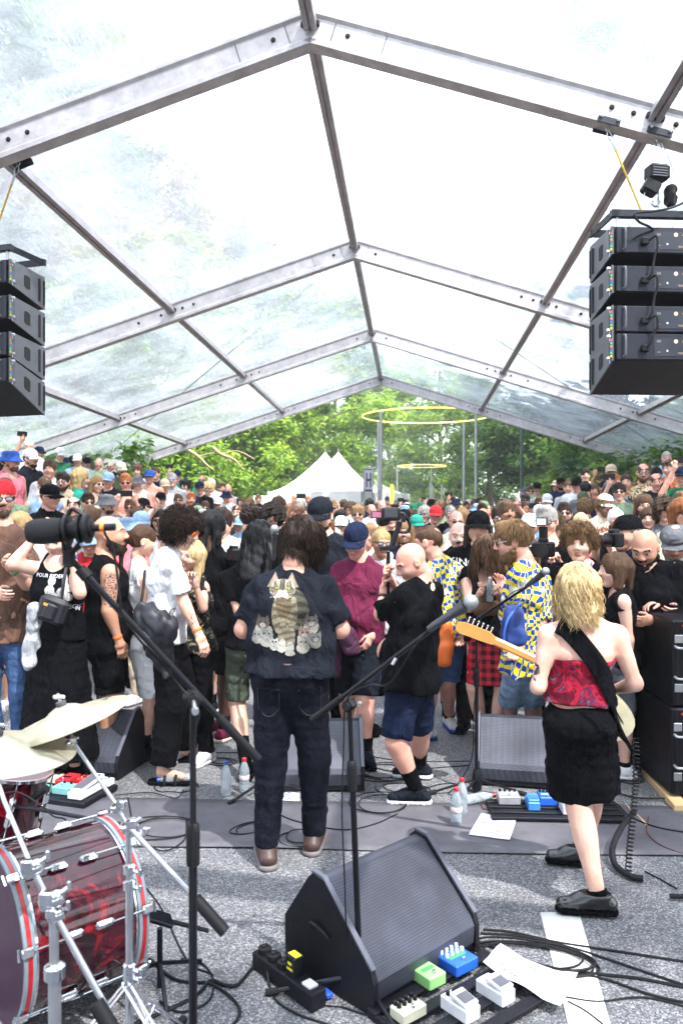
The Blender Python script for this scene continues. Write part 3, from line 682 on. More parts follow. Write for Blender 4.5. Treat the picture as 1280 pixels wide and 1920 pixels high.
i = np.arange(len(ys) - 1)[:, None] * nx; j = np.arange(nx - 1)[None]; Qg = np.stack([i + j, i + j + 1, i + nx + j + 1, i + nx + j], -1).reshape(-1, 4)
cx_ = TXm.reshape(-1)[Qg].mean(1)
go = link('ground', quad_mesh('ground', Vg, Qg, [M_ASPH, M_SOIL], (np.abs(cx_) > 4.2).astype(int))); tag(go, kind='structure')
# black rubber mat laid across the stage area, white road marking
M_MAT = mat('stage_mat', (.105, .10, .115), .6, kind='metalworn')
def sheet(name, pts, m, z=.004, n=24, wob=.0, thick=.004):
 a, b, c, d = [np.asarray(p, float) for p in pts]; V = []
 rs = np.random.RandomState(5)
 for jj in range(9):
  for ii in range(n + 1):
   s_, t = ii / n, jj / 8; p = (a * (1 - s_) + b * s_) * (1 - t) + (d * (1 - s_) + c * s_) * t
   zz = z + thick + wob * (.5 + .5 * math.sin(s_ * 9.3 + t * 4) * math.sin(s_ * 23 + 1)) * (1 if jj in (0, 8) else .35)
   V.append((p[0] + .0, p[1] + (wob * 1.2 * math.sin(s_ * 17 + jj) if jj in (0, 8) else 0), zz))
 Q = [(jj * (n + 1) + ii, jj * (n + 1) + ii + 1, (jj + 1) * (n + 1) + ii + 1, (jj + 1) * (n + 1) + ii) for jj in range(8) for ii in range(n)]
 me = quad_mesh(name, V, Q, m); o = link(name, me); md = o.modifiers.new('t', 'SOLIDIFY'); md.thickness = thick; md.offset = -1; return o
mo = sheet('stage_mat', [A(-3.2, 4.36, 0), A(3.0, 4.10, 0), A(3.3, 4.80, 0), A(-3.4, 5.06, 0)], M_MAT, wob=.006, n=60)
tag(mo, 'long black rubber mat laid across the asphalt behind the wedge speakers', 'floor mat')
M_LINE = mat('road_paint', (.78, .78, .74), .7, scale=9, bump=(60, .004))
lo_ = sheet('road_marking', [G(1070, 1945), G(1150, 1945), G(1085, 1712), G(1012, 1712)], M_LINE, z=0.0, thick=.004); tag(lo_, kind='structure')
# ---------------------------------------------------------------- tent
M_ALU = mat('tent_aluminium', (.52, .495, .51), .45, .15, kind='metalworn')
M_ALUD = mat('purlin_aluminium', (.40, .37, .39), .42, .2, kind='metalworn')
def pvc():
 m = bpy.data.materials.new('clear_pvc'); m.use_nodes = True; n = m.node_tree; n.nodes.clear(); lk = n.links.new
 o = n.nodes.new('ShaderNodeOutputMaterial'); tr = n.nodes.new('ShaderNodeBsdfTransparent'); tr.inputs['Color'].default_value = (.93, .96, .99, 1)
 tl = n.nodes.new('ShaderNodeBsdfTranslucent'); tl.inputs['Color'].default_value = (.66, .76, .87, 1); df = n.nodes.new('ShaderNodeBsdfDiffuse'); df.inputs['Color'].default_value = (.62, .70, .80, 1)
 gl = n.nodes.new('ShaderNodeBsdfGlossy'); gl.inputs['Roughness'].default_value = .2; fr = n.nodes.new('ShaderNodeFresnel'); fr.inputs['IOR'].default_value = 1.5
 t = n.nodes.new('ShaderNodeTexCoord')
 def nz(scale, mp_, det=5, rg=.65, dist=0.):
  mp = n.nodes.new('ShaderNodeMapping'); mp.inputs['Scale'].default_value = mp_; mp.inputs['Rotation'].default_value = (0, 0, random.uniform(-.3, .3)); lk(t.outputs['Object'], mp.inputs['Vector'])
  q = n.nodes.new('ShaderNodeTexNoise'); q.inputs['Scale'].default_value = scale; q.inputs['Detail'].default_value = det; q.inputs['Roughness'].default_value = rg; q.inputs['Distortion'].default_value = dist; lk(mp.outputs['Vector'], q.inputs['Vector']); return q
 def rmp(src, a, b, lo=0., hi=1.):
  q = n.nodes.new('ShaderNodeMapRange'); q.inputs['From Min'].default_value = a; q.inputs['From Max'].default_value = b; q.inputs['To Min'].default_value = lo; q.inputs['To Max'].default_value = hi; lk(src, q.inputs['Value']); return q.outputs['Result']
 def mth(op, a, b):
  q = n.nodes.new('ShaderNodeMath'); q.operation = op; q.use_clamp = op == 'ADD'
  for i_, v in enumerate((a, b)):
   if isinstance(v, (int, float)): q.inputs[i_].default_value = v
   else: lk(v, q.inputs[i_])
  return q.outputs[0]
 cloud = rmp(nz(1.1, (1, 1, 1), 6, .7, .4).outputs['Fac'], .36, .66, .24, .56)
 scr = rmp(nz(9, (9, .55, 1), 4, .75, .2).outputs['Fac'], .57, .66, 0, .34); scr2 = rmp(nz(14, (.5, 8, 1), 4, .8, .3).outputs['Fac'], .62, .70, 0, .26)
 fac = mth('ADD', mth('ADD', cloud, scr), scr2)
 # pressed fold lines every ~1.1 m across the sheet
 sx = n.nodes.new('ShaderNodeSeparateXYZ'); lk(t.outputs['Object'], sx.inputs[0])
 wv = mth('ABSOLUTE', mth('SUBTRACT', mth('FRACT', mth('MULTIPLY', mth('ADD', sx.outputs['Y'], mth('MULTIPLY', nz(.8, (1, 1, 1), 2).outputs['Fac'], .12)), .86), 0), .5), 0)
 ln = rmp(wv, .0, .012, .38, 0.)
 fac = mth('ADD', fac, ln)
 m1 = n.nodes.new('ShaderNodeMixShader'); m1.inputs[0].default_value = .22; lk(tl.outputs[0], m1.inputs[1]); lk(df.outputs[0], m1.inputs[2])
 m2 = n.nodes.new('ShaderNodeMixShader'); lk(fac, m2.inputs[0]); lk(tr.outputs[0], m2.inputs[1]); lk(m1.outputs[0], m2.inputs[2])
 m3 = n.nodes.new('ShaderNodeMixShader'); lk(mth('MULTIPLY', fr.outputs[0], .45), m3.inputs[0]); lk(m2.outputs[0], m3.inputs[1]); lk(gl.outputs[0], m3.inputs[2]); lk(m3.outputs[0], o.inputs['Surface'])
 bp = n.nodes.new('ShaderNodeBump'); bp.inputs['Distance'].default_value = .02; bp.inputs['Strength'].default_value = .4; lk(nz(2.4, (1.2, .8, 1), 4, .6, .8).outputs['Fac'], bp.inputs['Height'])
 for q in (gl,): lk(bp.outputs['Normal'], q.inputs['Normal'])
 return m
M_PVC = pvc()
SLOPE, TILT, HW, PL = .319, .0208, 8.02, 2.67
FY = [6.31 + 5 * k for k in range(-3, 4)]
def rz(X, Y): return CAMZ + 4.10 - TILT * Y - SLOPE * abs(X)
tent = empty('marquee', T(0, 6, 0), 'clear roofed marquee with white aluminium frame above the stage and crowd', 'marquee')
AX = nrm(T(0, 1, 0) - T(0, 0, 0)); RX = nrm(T(1, 0, 0) - T(0, 0, 0))
prof = [(-.07, .0), (.07, .0), (.07, -.028), (.048, -.05), (.048, -.20), (.07, -.222), (.07, -.26), (-.07, -.26), (-.07, -.222), (-.048, -.20), (-.048, -.05), (-.07, -.028)]
M_HOLE = mat('dark_hole', (.01, .01, .01), .8); M_GASK = mat('keder_groove', (.03, .03, .035), .6)
for k, Y in enumerate(FY):
 for sgn in (-1, 1):
  a = T(sgn * .03, Y, rz(0, Y)); b = T(sgn * HW, Y, rz(HW, Y)); d = nrm(b - a); upv = nrm(np.cross(d, AX)) ; upv = upv if upv[2] > 0 else -upv
  mb = MB(); mb.prism(prof, a, b, AX, upv); raf = mb.build('rafter', M_ALU, tent)
  mb = MB(); mb.prism([(-.004, 0), (.004, 0), (.004, .01), (-.004, .01)], a + AX * .055 + upv * .001, b + AX * .055 + upv * .001, AX, upv); mb.build('keder_rail', M_GASK, raf)
  mb = MB()
  L_ = np.linalg.norm(b - a)
  for q in (.32, 2.45, 2.62, 2.95, 3.3, 5.2, 5.45, 5.9, 7.7):
   p = a + d * q - upv * .125 - AX * .0485; mb.lathe([(.021, 0), (.021, .004), (.012, .0045), (.012, .016)], p, -AX, 8)
  tag(mb.build('bolt', M_HOLE, raf), kind='stuff')
  mb = MB(); p = a + d * .2; mb.box(p - upv * .125 - AX * .050, (.004, .004, .155), np.stack([d, AX, upv], 1)); p = a + d * .62; mb.box(p - upv * .125 - AX * .050, (.004, .004, .155), np.stack([d, AX, upv], 1)); tag(mb.build('splice_seam', M_HOLE, raf), kind='stuff')
  g0 = T(sgn * HW, Y, 0); gx = float(ground_z(g0[0], g0[1])); top = b - A(0, 0, .05)
  mb = MB(); mb.prism(prof[:], A(top[0], top[1], top[2]), A(top[0], top[1], gx), AX, RX * sgn); mb.build('leg', M_ALU, tent)
 if k < len(FY) - 1:
  Y2 = FY[k + 1]
  for X in (0, PL, -PL, 2 * PL, -2 * PL, HW, -HW):
   sgn = 1 if X >= 0 else -1; sz = (.10, .12) if X == 0 else (.095, .11)
   a = T(X, Y + .05, rz(X, Y) - .035); b = T(X, Y2 - .05, rz(X, Y2) - .035)
   d = nrm(b - a); sd_ = nrm(RX + A(0, 0, -SLOPE * sgn * (0 if X == 0 else 1))); up = nrm(np.cross(sd_, d)); up = up if up[2] > 0 else -up
   w_, h_ = sz; mb = MB(); mb.prism([(-w_ / 2, 0), (w_ / 2, 0), (w_ / 2, -h_), (.008, -h_), (.008, -h_ + .02), (-.008, -h_ + .02), (-.008, -h_), (-w_ / 2, -h_)], a, b, sd_, up); pu = mb.build('ridge_beam' if X == 0 else 'purlin', M_ALUD, tent)
   for q_ in (a, b): mb = MB(); mb.box(q_ - up * .075, (w_ * 1.5, .05, .05), np.stack([sd_, d, up], 1), ch=.01); mb.build('bracket', M_BLACK, pu)
  for sgn in (-1, 1):
   for s0, s1 in ((0, PL), (PL, 2 * PL), (2 * PL, HW)):
    n1, n2 = 12, 14; V = []
    for i_ in range(n1 + 1):
     for j_ in range(n2 + 1):
      u, v = i_ / n1, j_ / n2; X = sgn * (s0 + (s1 - s0) * u); y = Y + (Y2 - Y) * v
      V.append(T(X, y, rz(X, y) + .004 - .05 * math.sin(math.pi * v) * math.sin(math.pi * u)))
    Q = [(i_ * (n2 + 1) + j_, i_ * (n2 + 1) + j_ + 1, (i_ + 1) * (n2 + 1) + j_ + 1, (i_ + 1) * (n2 + 1) + j_) for i_ in range(n1) for j_ in range(n2)]
    me = quad_mesh('roof_panel', np.array(V) - np.array(tent.location), Q, M_PVC); link('roof_panel', me, tent)
# bracing wires in the far bay
for k in (4,):
 Y, Y2 = FY[k + 1], FY[k]
 for sgn in (-1, 1):
  mb = MB(); mb.tube([T(sgn * .3, Y2 + .6, rz(0, Y2) - .1), T(sgn * HW * .98, Y + 4.6, rz(HW, Y) - .1)], .007, 5); mb.build('bracing_wire', M_GASK, tent)
# ---------------------------------------------------------------- trees and shrubs
def leaf_mat(name, c1, c2, c3):
 m = bpy.data.materials.new(name); m.use_nodes = True; n = m.node_tree; n.nodes.clear(); lk = n.links.new
 o = n.nodes.new('ShaderNodeOutputMaterial'); g = n.nodes.new('ShaderNodeNewGeometry'); r = n.nodes.new('ShaderNodeValToRGB'); e = r.color_ramp.elements
 e[0].color = (*c1, 1); e[1].color = (*c3, 1); q = e.new(.55); q.color = (*c2, 1); lk(g.outputs['Random Per Island'], r.inputs['Fac'])
 p = n.nodes.new('ShaderNodeBsdfPrincipled'); p.inputs['Roughness'].default_value = .42; lk(r.outputs['Color'], p.inputs['Base Color'])
 tl = n.nodes.new('ShaderNodeBsdfTranslucent'); h = n.nodes.new('ShaderNodeHueSaturation'); h.inputs['Value'].default_value = 2.6; h.inputs['Hue'].default_value = .485; lk(r.outputs['Color'], h.inputs['Color']); lk(h.outputs['Color'], tl.inputs['Color'])
 mx_ = n.nodes.new('ShaderNodeMixShader'); mx_.inputs[0].default_value = .45; lk(p.outputs[0], mx_.inputs[1]); lk(tl.outputs[0], mx_.inputs[2]); lk(mx_.outputs[0], o.inputs['Surface']); return m
LM = [leaf_mat('leaves_bright', (.05, .12, .012), (.11, .22, .022), (.26, .36, .05)), leaf_mat('leaves_mid', (.028, .085, .018), (.065, .15, .026), (.16, .27, .045)), leaf_mat('leaves_dark', (.012, .045, .016), (.022, .068, .022), (.05, .11, .03))]
M_BARK = mat('bark', (.16, .13, .09), .9, scale=6, bump=(14, .03)); M_BARKL = mat('pale_bark', (.32, .26, .16), .85, scale=5, bump=(12, .02))
def leaves(centers, rad, n, size, seed, flat=.55):
 rs = np.random.RandomState(seed); C = np.array(centers); Rr = np.array(rad); wgt = Rr ** 2 / np.sum(Rr ** 2)
 ci = rs.choice(len(C), n, p=wgt); d = rs.normal(size=(n, 3)); d /= np.linalg.norm(d, axis=1)[:, None]
 rr = Rr[ci] * (rs.rand(n) ** .45) * (0.75 + .35 * rs.rand(n)); P = C[ci] + d * rr[:, None] * A(1, 1, flat)
 P += rs.normal(size=(n, 3)) * .08
 nm = A(0, 0, 1.) + d * .55 + rs.normal(size=(n, 3)) * .45; nm /= np.linalg.norm(nm, axis=1)[:, None]
 t = np.cross(nm, rs.normal(size=(n, 3))); t /= np.linalg.norm(t, axis=1)[:, None]; b_ = np.cross(nm, t); sz = size * (.6 + .8 * rs.rand(n))[:, None]
 V = np.stack([P - t * sz * .62, P - b_ * sz * .30 + nm * sz * .06, P + t * sz * .62 - nm * sz * .1, P + b_ * sz * .30 + nm * sz * .06], 1).reshape(-1, 3)
 return V, np.arange(n * 4).reshape(-1, 4)
def tree_parts(h, cr, seed, nl, lsize, low=.25, trunk_r=.22, spread=1.0):
 rs = np.random.RandomState(seed); trunkV = []; cen = []; rad = []
 mb = MB(); pth = smooth_path([A(0, 0, -.3), A(rs.normal() * .12, rs.normal() * .12, h * .25), A(rs.normal() * .3, rs.normal() * .3, h * .55), A(rs.normal() * .4, rs.normal() * .4, h * .92)], 5)
 mb.tube(pth, np.linspace(trunk_r, trunk_r * .15, len(pth)), 9)
 nb = 15
 for i_ in range(nb):
  z = h * (low + (.95 - low) * i_ / nb); k = int(z / h * (len(pth) - 1)); p0 = pth[min(k, len(pth) - 1)]
  a = i_ * 2.4 + rs.rand(); env = math.sin(math.pi * min(1, max(.12, (z / h - low * .6) / (1.08 - low * .6)))) ** .6; ln = cr * env * (.75 + .4 * rs.rand()) * spread
  e = p0 + A(math.cos(a) * ln, math.sin(a) * ln, ln * (.28 + .2 * rs.rand())); mid = (p0 + e) / 2 + A(0, 0, ln * .12)
  bp_ = smooth_path([p0, mid, e], 4); mb.tube(bp_, np.linspace(trunk_r * .34, .02, len(bp_)), 5)
  for t in (.45, .7, .95):
   q = p0 * (1 - t) + e * t + A(rs.normal() * .4, rs.normal() * .4, rs.normal() * .35 + .1); cen.append(q); rad.append(cr * (.16 + .16 * rs.rand()) + .25)
   for _ in range(2):
    cen.append(q + rs.normal(size=3) * A(.9, .9, .5) * cr * .22); rad.append(cr * (.10 + .10 * rs.rand()) + .15)
 V, Q = leaves(cen, rad, nl, lsize, seed + 50)
 return mb, V, Q
TREES = []
for ti, (h, cr, nl, ls, low, tr, lm) in enumerate([(17, 5.2, 24000, .30, .16, .30, 1), (14, 4.6, 22000, .26, .10, .22, 0), (19, 5.5, 24000, .32, .22, .34, 2), (12, 4.4, 22000, .24, .06, .18, 0)]):
 mb, V, Q = tree_parts(h, cr, 11 + ti * 7, nl, ls, low, tr)
 mb.v = [tuple(v) for v in mb.v]; to = mb.build('trunk', M_BARK, None, True, origin=(0, 0, 0)); tm = to.data; bpy.data.objects.remove(to)
 TREES.append((tm, quad_mesh('crown', V, Q, LM[lm]), h))
TDESC = ['tall broad leafed tree with mid green crown', 'bright green bushy tree', 'tall dark green tree with open lower limbs', 'low bright green tree with branches to the ground']
def tree(kind, x, y, sc_, rot, label, crown_mat=None, group='trees along the street'):
 r = empty('tree', (x, y, float(ground_z(x, min(y, 40))) - .1), label, 'tree', group); r.rotation_euler = (0, 0, rot); r.scale = (sc_,) * 3
 link('trunk', TREES[kind][0], r); c = link('crown', TREES[kind][1], r)
 if crown_mat is not None: c.material_slots[0].link = 'OBJECT'; c.material_slots[0].material = LM[crown_mat]
 return r
tl = [ # kind, tent X, Y, scale, label
 (3, -9.6, 27, .95, 'low bright green tree hanging over the left gable corner of the marquee'), (1, -8.0, 37, 1.0, 'bright bushy tree directly behind the white pagoda tent'), (0, -13.2, 20, 1.08, 'tall tree left of the marquee seen through the clear roof beside the left speaker array'),
 (2, -15, 29, 1.0, 'tall dark tree behind the low bright tree on the left bank'), (0, -15, 10, 1.1, 'tall tree nearest the stage on the left, blurred behind the clear roof'), (1, -6.5, 50, 1.25, 'bright tree above the far end of the pagoda tents'), (0, -11, 44, 1.15, 'tall mid green tree left of the pagoda peak'),
 (1, -5.5, 66, 1.3, 'pale far tree left of the gap at the end of the street'), (3, 3.5, 76, 1.5, 'far tree closing the end of the street behind the yellow rings'), (0, -1.5, 92, 1.3, 'farthest tree in the middle of the street'),
 (2, 9.2, 33, .92, 'dark green tree with leaning trunk right of the tall ring poles'), (0, 8.2, 46, 1.0, 'mid green tree behind the ring light poles'), (3, 12.2, 25, .85, 'low bright tree behind the right hand crowd'), (2, 11.8, 20.5, 1.28, 'tall dark tree right of the marquee behind the clear roof'),
 (2, 12.6, 13, 1.2, 'tall tree nearest the stage on the right, dim behind the clear roof'), (1, 7.0, 62, 1.15, 'bright tree far down the right side of the street'), (2, 16, 34, 1.05, 'tall dark tree far right behind the low bright one'), (0, 11, 55, 1.1, 'mid green tree behind the dark leaning tree'), (2, -17, 38, 1.1, 'dark tree at the far left edge of the wood'), (1, -19, 15, 1.0, 'bright tree furthest out on the left of the marquee'), (1, 20, 27, 1.1, 'bright tree furthest out on the right of the marquee'),
 (0, 12, -7, 1.15, 'big unseen tree added behind the stage to shade the musicians'), (2, 5, -11, 1.1, 'dark tree behind the middle of the stage')]  # big tree out of view, added to keep sun off the stage
for i_, (k, X, Y, s_, lb) in enumerate(tl):
 p = T(X, Y, 0); tree(k, p[0], p[1], s_, i_ * 1.3, lb)
# shrubs at the top of both banks
mb, V, Q = None, None, None
SH = []
for i_ in range(3):
 rs = np.random.RandomState(90 + i_); cen = [A(rs.normal() * .9, rs.normal() * .7, .5 + rs.rand() * 1.5) for _ in range(26)]; rad = [.38 + .3 * rs.rand() for _ in cen]
 V, Q = leaves(cen, rad, 5200, .15, 91 + i_, .8); mb = MB()
 for c in cen[::2]: mb.tube([A(0, 0, -.1), c * A(.5, .5, .5) + rs.normal(size=3) * .06, c], [.03, .02, .008], 5)
 o = mb.build('stem', M_BARK, None, True, origin=(0, 0, 0)); tm = o.data; bpy.data.objects.remove(o); SH.append((tm, quad_mesh('foliage', V, Q, LM[i_ % 2])))
def shrub(k, X, Y, s_, lb, lm=None):
 p = T(X, Y, 0); r = empty('shrub', (p[0], p[1], float(ground_z(p[0], p[1])) - .05), lb, 'shrub', 'shrubs on the banks'); r.scale = (s_, s_, s_); r.rotation_euler = (0, 0, X + Y)
 link('stem', SH[k][0], r); c = link('foliage', SH[k][1], r)
 if lm is not None: c.material_slots[0].link = 'OBJECT'; c.material_slots[0].material = LM[lm]
sides = {-1: 'left', 1: 'right'}
ordw = ['nearest the stage', 'second from the stage', 'third from the stage', 'fourth from the stage', 'fifth from the stage', 'sixth from the stage', 'farthest from the stage']
for sgn in (-1, 1):
 for i_, Y in enumerate((17, 20.5, 23.5, 26.5, 30, 34, 39)):
  shrub(i_ % 3, sgn * (8.2 + .5 * math.sin(i_ * 2.1) - (0.04 * (Y - 17) if sgn < 0 else 0)), Y, 1.05 + .25 * math.sin(i_ * 1.7 + sgn), f'leafy shrub on the {sides[sgn]} bank, {ordw[i_]}', [0, 1, 0, 2, 1, 0, 1][i_])
# bare pale branches hanging over the left bank
for nm_, pts in (('thin bare branch hanging under the left trees, nearer the marquee', [(344, 838), (372, 856), (388, 872), (402, 882)]), ('forked dry branch hanging over the left bank beside the dark hollow', [(398, 838), (415, 852), (440, 862), (456, 880)])):
 mb = MB(); P = smooth_path([W(a, b, 24) for a, b in pts], 4); mb.tube(P, np.linspace(.07, .02, len(P)), 6); Q_ = smooth_path([P[4], P[4] + A(.5, 0, .1), P[4] + A(1.0, 0, -.15)], 3); mb.tube(Q_, .02, 5); tag(mb.build('branch', M_BARKL, None, True), nm_, 'branch')
# ---------------------------------------------------------------- stage equipment
M_CHROME = mat('chrome', (.75, .76, .80), .12, 1.0); M_STEEL = mat('steel', (.55, .56, .60), .3, .9)
M_STAND = mat('stand_black', (.006, .006, .010), .32, .2, spec=.4); M_CAB = mat('cabinet_black', (.005, .005, .009), .55, spec=.3, bump=(120, .002))
M_WHITE = mat('white_plastic', (.72, .72, .74), .4); M_PAPER = mat('paper', (.80, .80, .86), .8); M_INK = mat('ink', (.06, .07, .25), .7)
M_REDP = mat('pedal_red', (.55, .02, .03), .35); M_BLUEP = mat('pedal_blue', (.02, .12, .60), .35); M_TEALP = mat('pedal_teal', (.18, .42, .42), .35); M_GREENP = mat('pedal_green', (.06, .62, .10), .4); M_CREAMP = mat('pedal_cream', (.62, .60, .46), .4)
M_YEL = mat('yellow_print', (.75, .68, .02), .5); M_WOOD = mat('pine', (.62, .42, .22), .6, scale=8); M_NECK = mat('maple', (.68, .30, .07), .3, coat=.4); M_GOLDY = mat('rope_yellow', (.62, .40, .04), .6)
mat('clear_lens', (.30, .32, .36), .05); mat('blue_lens', (.05, .30, .75), .1, .6); mat('orange_lens', (.9, .18, .02), .1, .3); MATS['white_metal'] = mat('frame_silver', (.6, .6, .62), .3, .8)
def grille_mat():
 m, n, b = nodes('speaker_grille'); lk = n.links.new; t = n.nodes.new('ShaderNodeTexCoord')
 v = n.nodes.new('ShaderNodeTexVoronoi'); v.inputs['Scale'].default_value = 130; v.inputs['Randomness'].default_value = 0.0; lk(t.outputs['Object'], v.inputs['Vector'])
 r = n.nodes.new('ShaderNodeValToRGB'); r.color_ramp.elements[0].position = .28; r.color_ramp.elements[1].position = .46; r.color_ramp.elements[0].color = (.004, .004, .006, 1); r.color_ramp.elements[1].color = (.050, .053, .072, 1)
 lk(v.outputs['Distance'], r.inputs['Fac'])
 q = n.nodes.new('ShaderNodeTexNoise'); q.inputs['Scale'].default_value = 5; q.inputs['Detail'].default_value = 6; lk(t.outputs['Object'], q.inputs['Vector'])
 r2 = n.nodes.new('ShaderNodeValToRGB'); r2.color_ramp.elements[0].position = .35; r2.color_ramp.elements[0].color = (.75, .75, .75, 1); r2.color_ramp.elements[1].position = .72; r2.color_ramp.elements[1].color = (1.5, 1.5, 1.55, 1); lk(q.outputs['Fac'], r2.inputs['Fac'])
 mm = n.nodes.new('ShaderNodeMixRGB'); mm.blend_type = 'MULTIPLY'; mm.inputs[0].default_value = 1; lk(r.outputs['Color'], mm.inputs[1]); lk(r2.outputs['Color'], mm.inputs[2]); lk(mm.outputs['Color'], b.inputs['Base Color'])
 b.inputs['Roughness'].default_value = .45; b.inputs['Metallic'].default_value = .2; return m
M_GRILLE = grille_mat()
def local_build(mb, name, m, parent, x, R, smooth=False):   # geometry given in a local frame placed at x with rotation R
 mb.v = [tuple(np.asarray(x) + R @ np.asarray(v)) for v in mb.v]; return mb.build(name, m, parent, smooth)
def wedge(x, y, th, label, L_=.62, h=.40, run=.275, l=.135, rb=.20, hb=.17):
 u = A(math.cos(th), math.sin(th), 0); v = A(math.sin(th), -math.cos(th), 0); R = np.stack([u, v, A(0, 0, 1)], 1); o = A(x, y, 0)
 root = empty('wedge_speaker', o + u * L_ / 2, label, 'speaker', 'wedge monitor speakers on the ground')
 poly = [(-rb + .02, .0), (run - .04, .0), (run - .012, .012), (run - .012, l - .03), (run - .03, l), (.0, h - .02), (-.035, h - .012), (-.06, h - .03), (-rb, hb + .02), (-rb, hb - .03)]
 mb = MB(); mb.prism(poly, A(.022, 0, .004), A(L_ - .022, 0, .004), A(0, 1, 0), A(0, 0, 1)); local_build(mb, 'cabinet', M_CAB, root, o, R)
 # end frames with a raised rounded edge
 for s_ in (0, 1):
  mb = MB(); p2 = [(-rb - .006, .0), (run - .03, .0), (run + .004, .01), (run + .004, l - .02), (run - .012, l + .02), (.02, h - .002), (-.045, h + .010), (-.07, h - .012), (-rb - .012, hb + .02), (-rb - .012, hb - .04)]
  a = 0 if s_ == 0 else L_ - .024; mb.prism(p2, A(a, 0, .004), A(a + .024, 0, .004), A(0, 1, 0), A(0, 0, 1)); local_build(mb, 'end_panel', M_CAB, root, o, R)
  mb = MB(); mb.prism([(q[0] * .999, q[1]) for q in ((run - .010, l + .022), (run - .004, l + .028), (.012, h + .012), (-.052, h + .018), (-.052, h + .010), (.018, h + .000))], A(a + (.0 if s_ == 0 else .002), 0, .004), A(a + (.022 if s_ == 0 else .024), 0, .004), A(0, 1, 0), A(0, 0, 1)); local_build(mb, 'edge_trim', mat('trim_grey', (.10, .105, .135), .35), root, o, R)
 mb = MB(); g = [(run - .004, .045), (run + .000, l - .02), (run - .018, l + .012), (.010, h - .012), (-.042, h - .004), (-.046, h - .02), (-.0, h - .05), (run - .05, l), (run - .03, .05)]
 mb.prism(g, A(.026, 0, .004), A(L_ - .026, 0, .004), A(0, 1, 0), A(0, 0, 1)); local_build(mb, 'grille', M_GRILLE, root, o, R)
 nrml = nrm(A(0, h - l, run)); sl = nrm(A(0, -run, h - l)); c = A(L_ * .86, run * .33, h * .73) + nrml * .010
 Rb = np.stack([A(1, 0, 0), sl, nrml], 1)
 mb = MB(); mb.box(c, (.040, .040, .006), Rb, ch=.002); local_build(mb, 'badge', M_WHITE, root, o, R)
 b2 = MB(); 
 for dx, dy, w_, h_ in ((-.008, 0, .004, .022), (-.003, .009, .012, .004), (-.003, 0, .010, .004), (-.003, -.009, .012, .004), (.009, 0, .004, .022)): b2.box(c + Rb @ A(dx, dy, .004), (w_, h_, .002), Rb)
 tag(local_build(b2, 'badge_mark', M_BLACK, root, o, R), kind='stuff')
 mb = MB(); mb.tube(smooth_path([A(-.004, .02 - rb * .3, .20), A(-.012, -.04, .23), A(-.012, .02, .22), A(-.004, .05, .20)], 4), .008, 6); local_build(mb, 'side_handle', M_RUBBER, root, o, R)
 return root
wedge(-.079, 3.027, .764, 'large black wedge speaker with scuffed grille beside the centre microphone stand')
wedge(.935, 5.50, -.20, 'black wedge speaker behind the right microphone stand, left of the guitarist', L_=.60)
wedge(-.46, 5.36, .03, 'black wedge speaker standing behind the legs of the cat shirt man', L_=.60)
wedge(-2.02, 5.72, -.21, 'black wedge speaker beyond the cymbals, beside the sandalled feet', L_=.60)
def mic(root, head, tail, ball=.026, m2=None):
 d = nrm(np.asarray(head) - tail); L_ = np.linalg.norm(np.asarray(head) - tail)
 mb = MB(); mb.lathe([(.010, 0), (.013, .02), (.016, L_ * .5), (.021, L_ - ball * 1.4), (.024, L_ - ball * 1.05), (.024, L_ - ball)], tail, d, 14); mb.build('mic_body', mat('mic_grey', (.06, .06, .07), .4, .5), root, True)
 mb = MB(); mb.lathe([(ball * math.sin(a) if 0 < a < 3.14 else .001, L_ - ball * math.cos(a)) for a in np.linspace(.35, 3.1, 9)], tail, d, 16); mb.build('mic_grille', mat('mic_mesh', (.33, .34, .36), .4, .5, bump=(300, .002)), root, True)
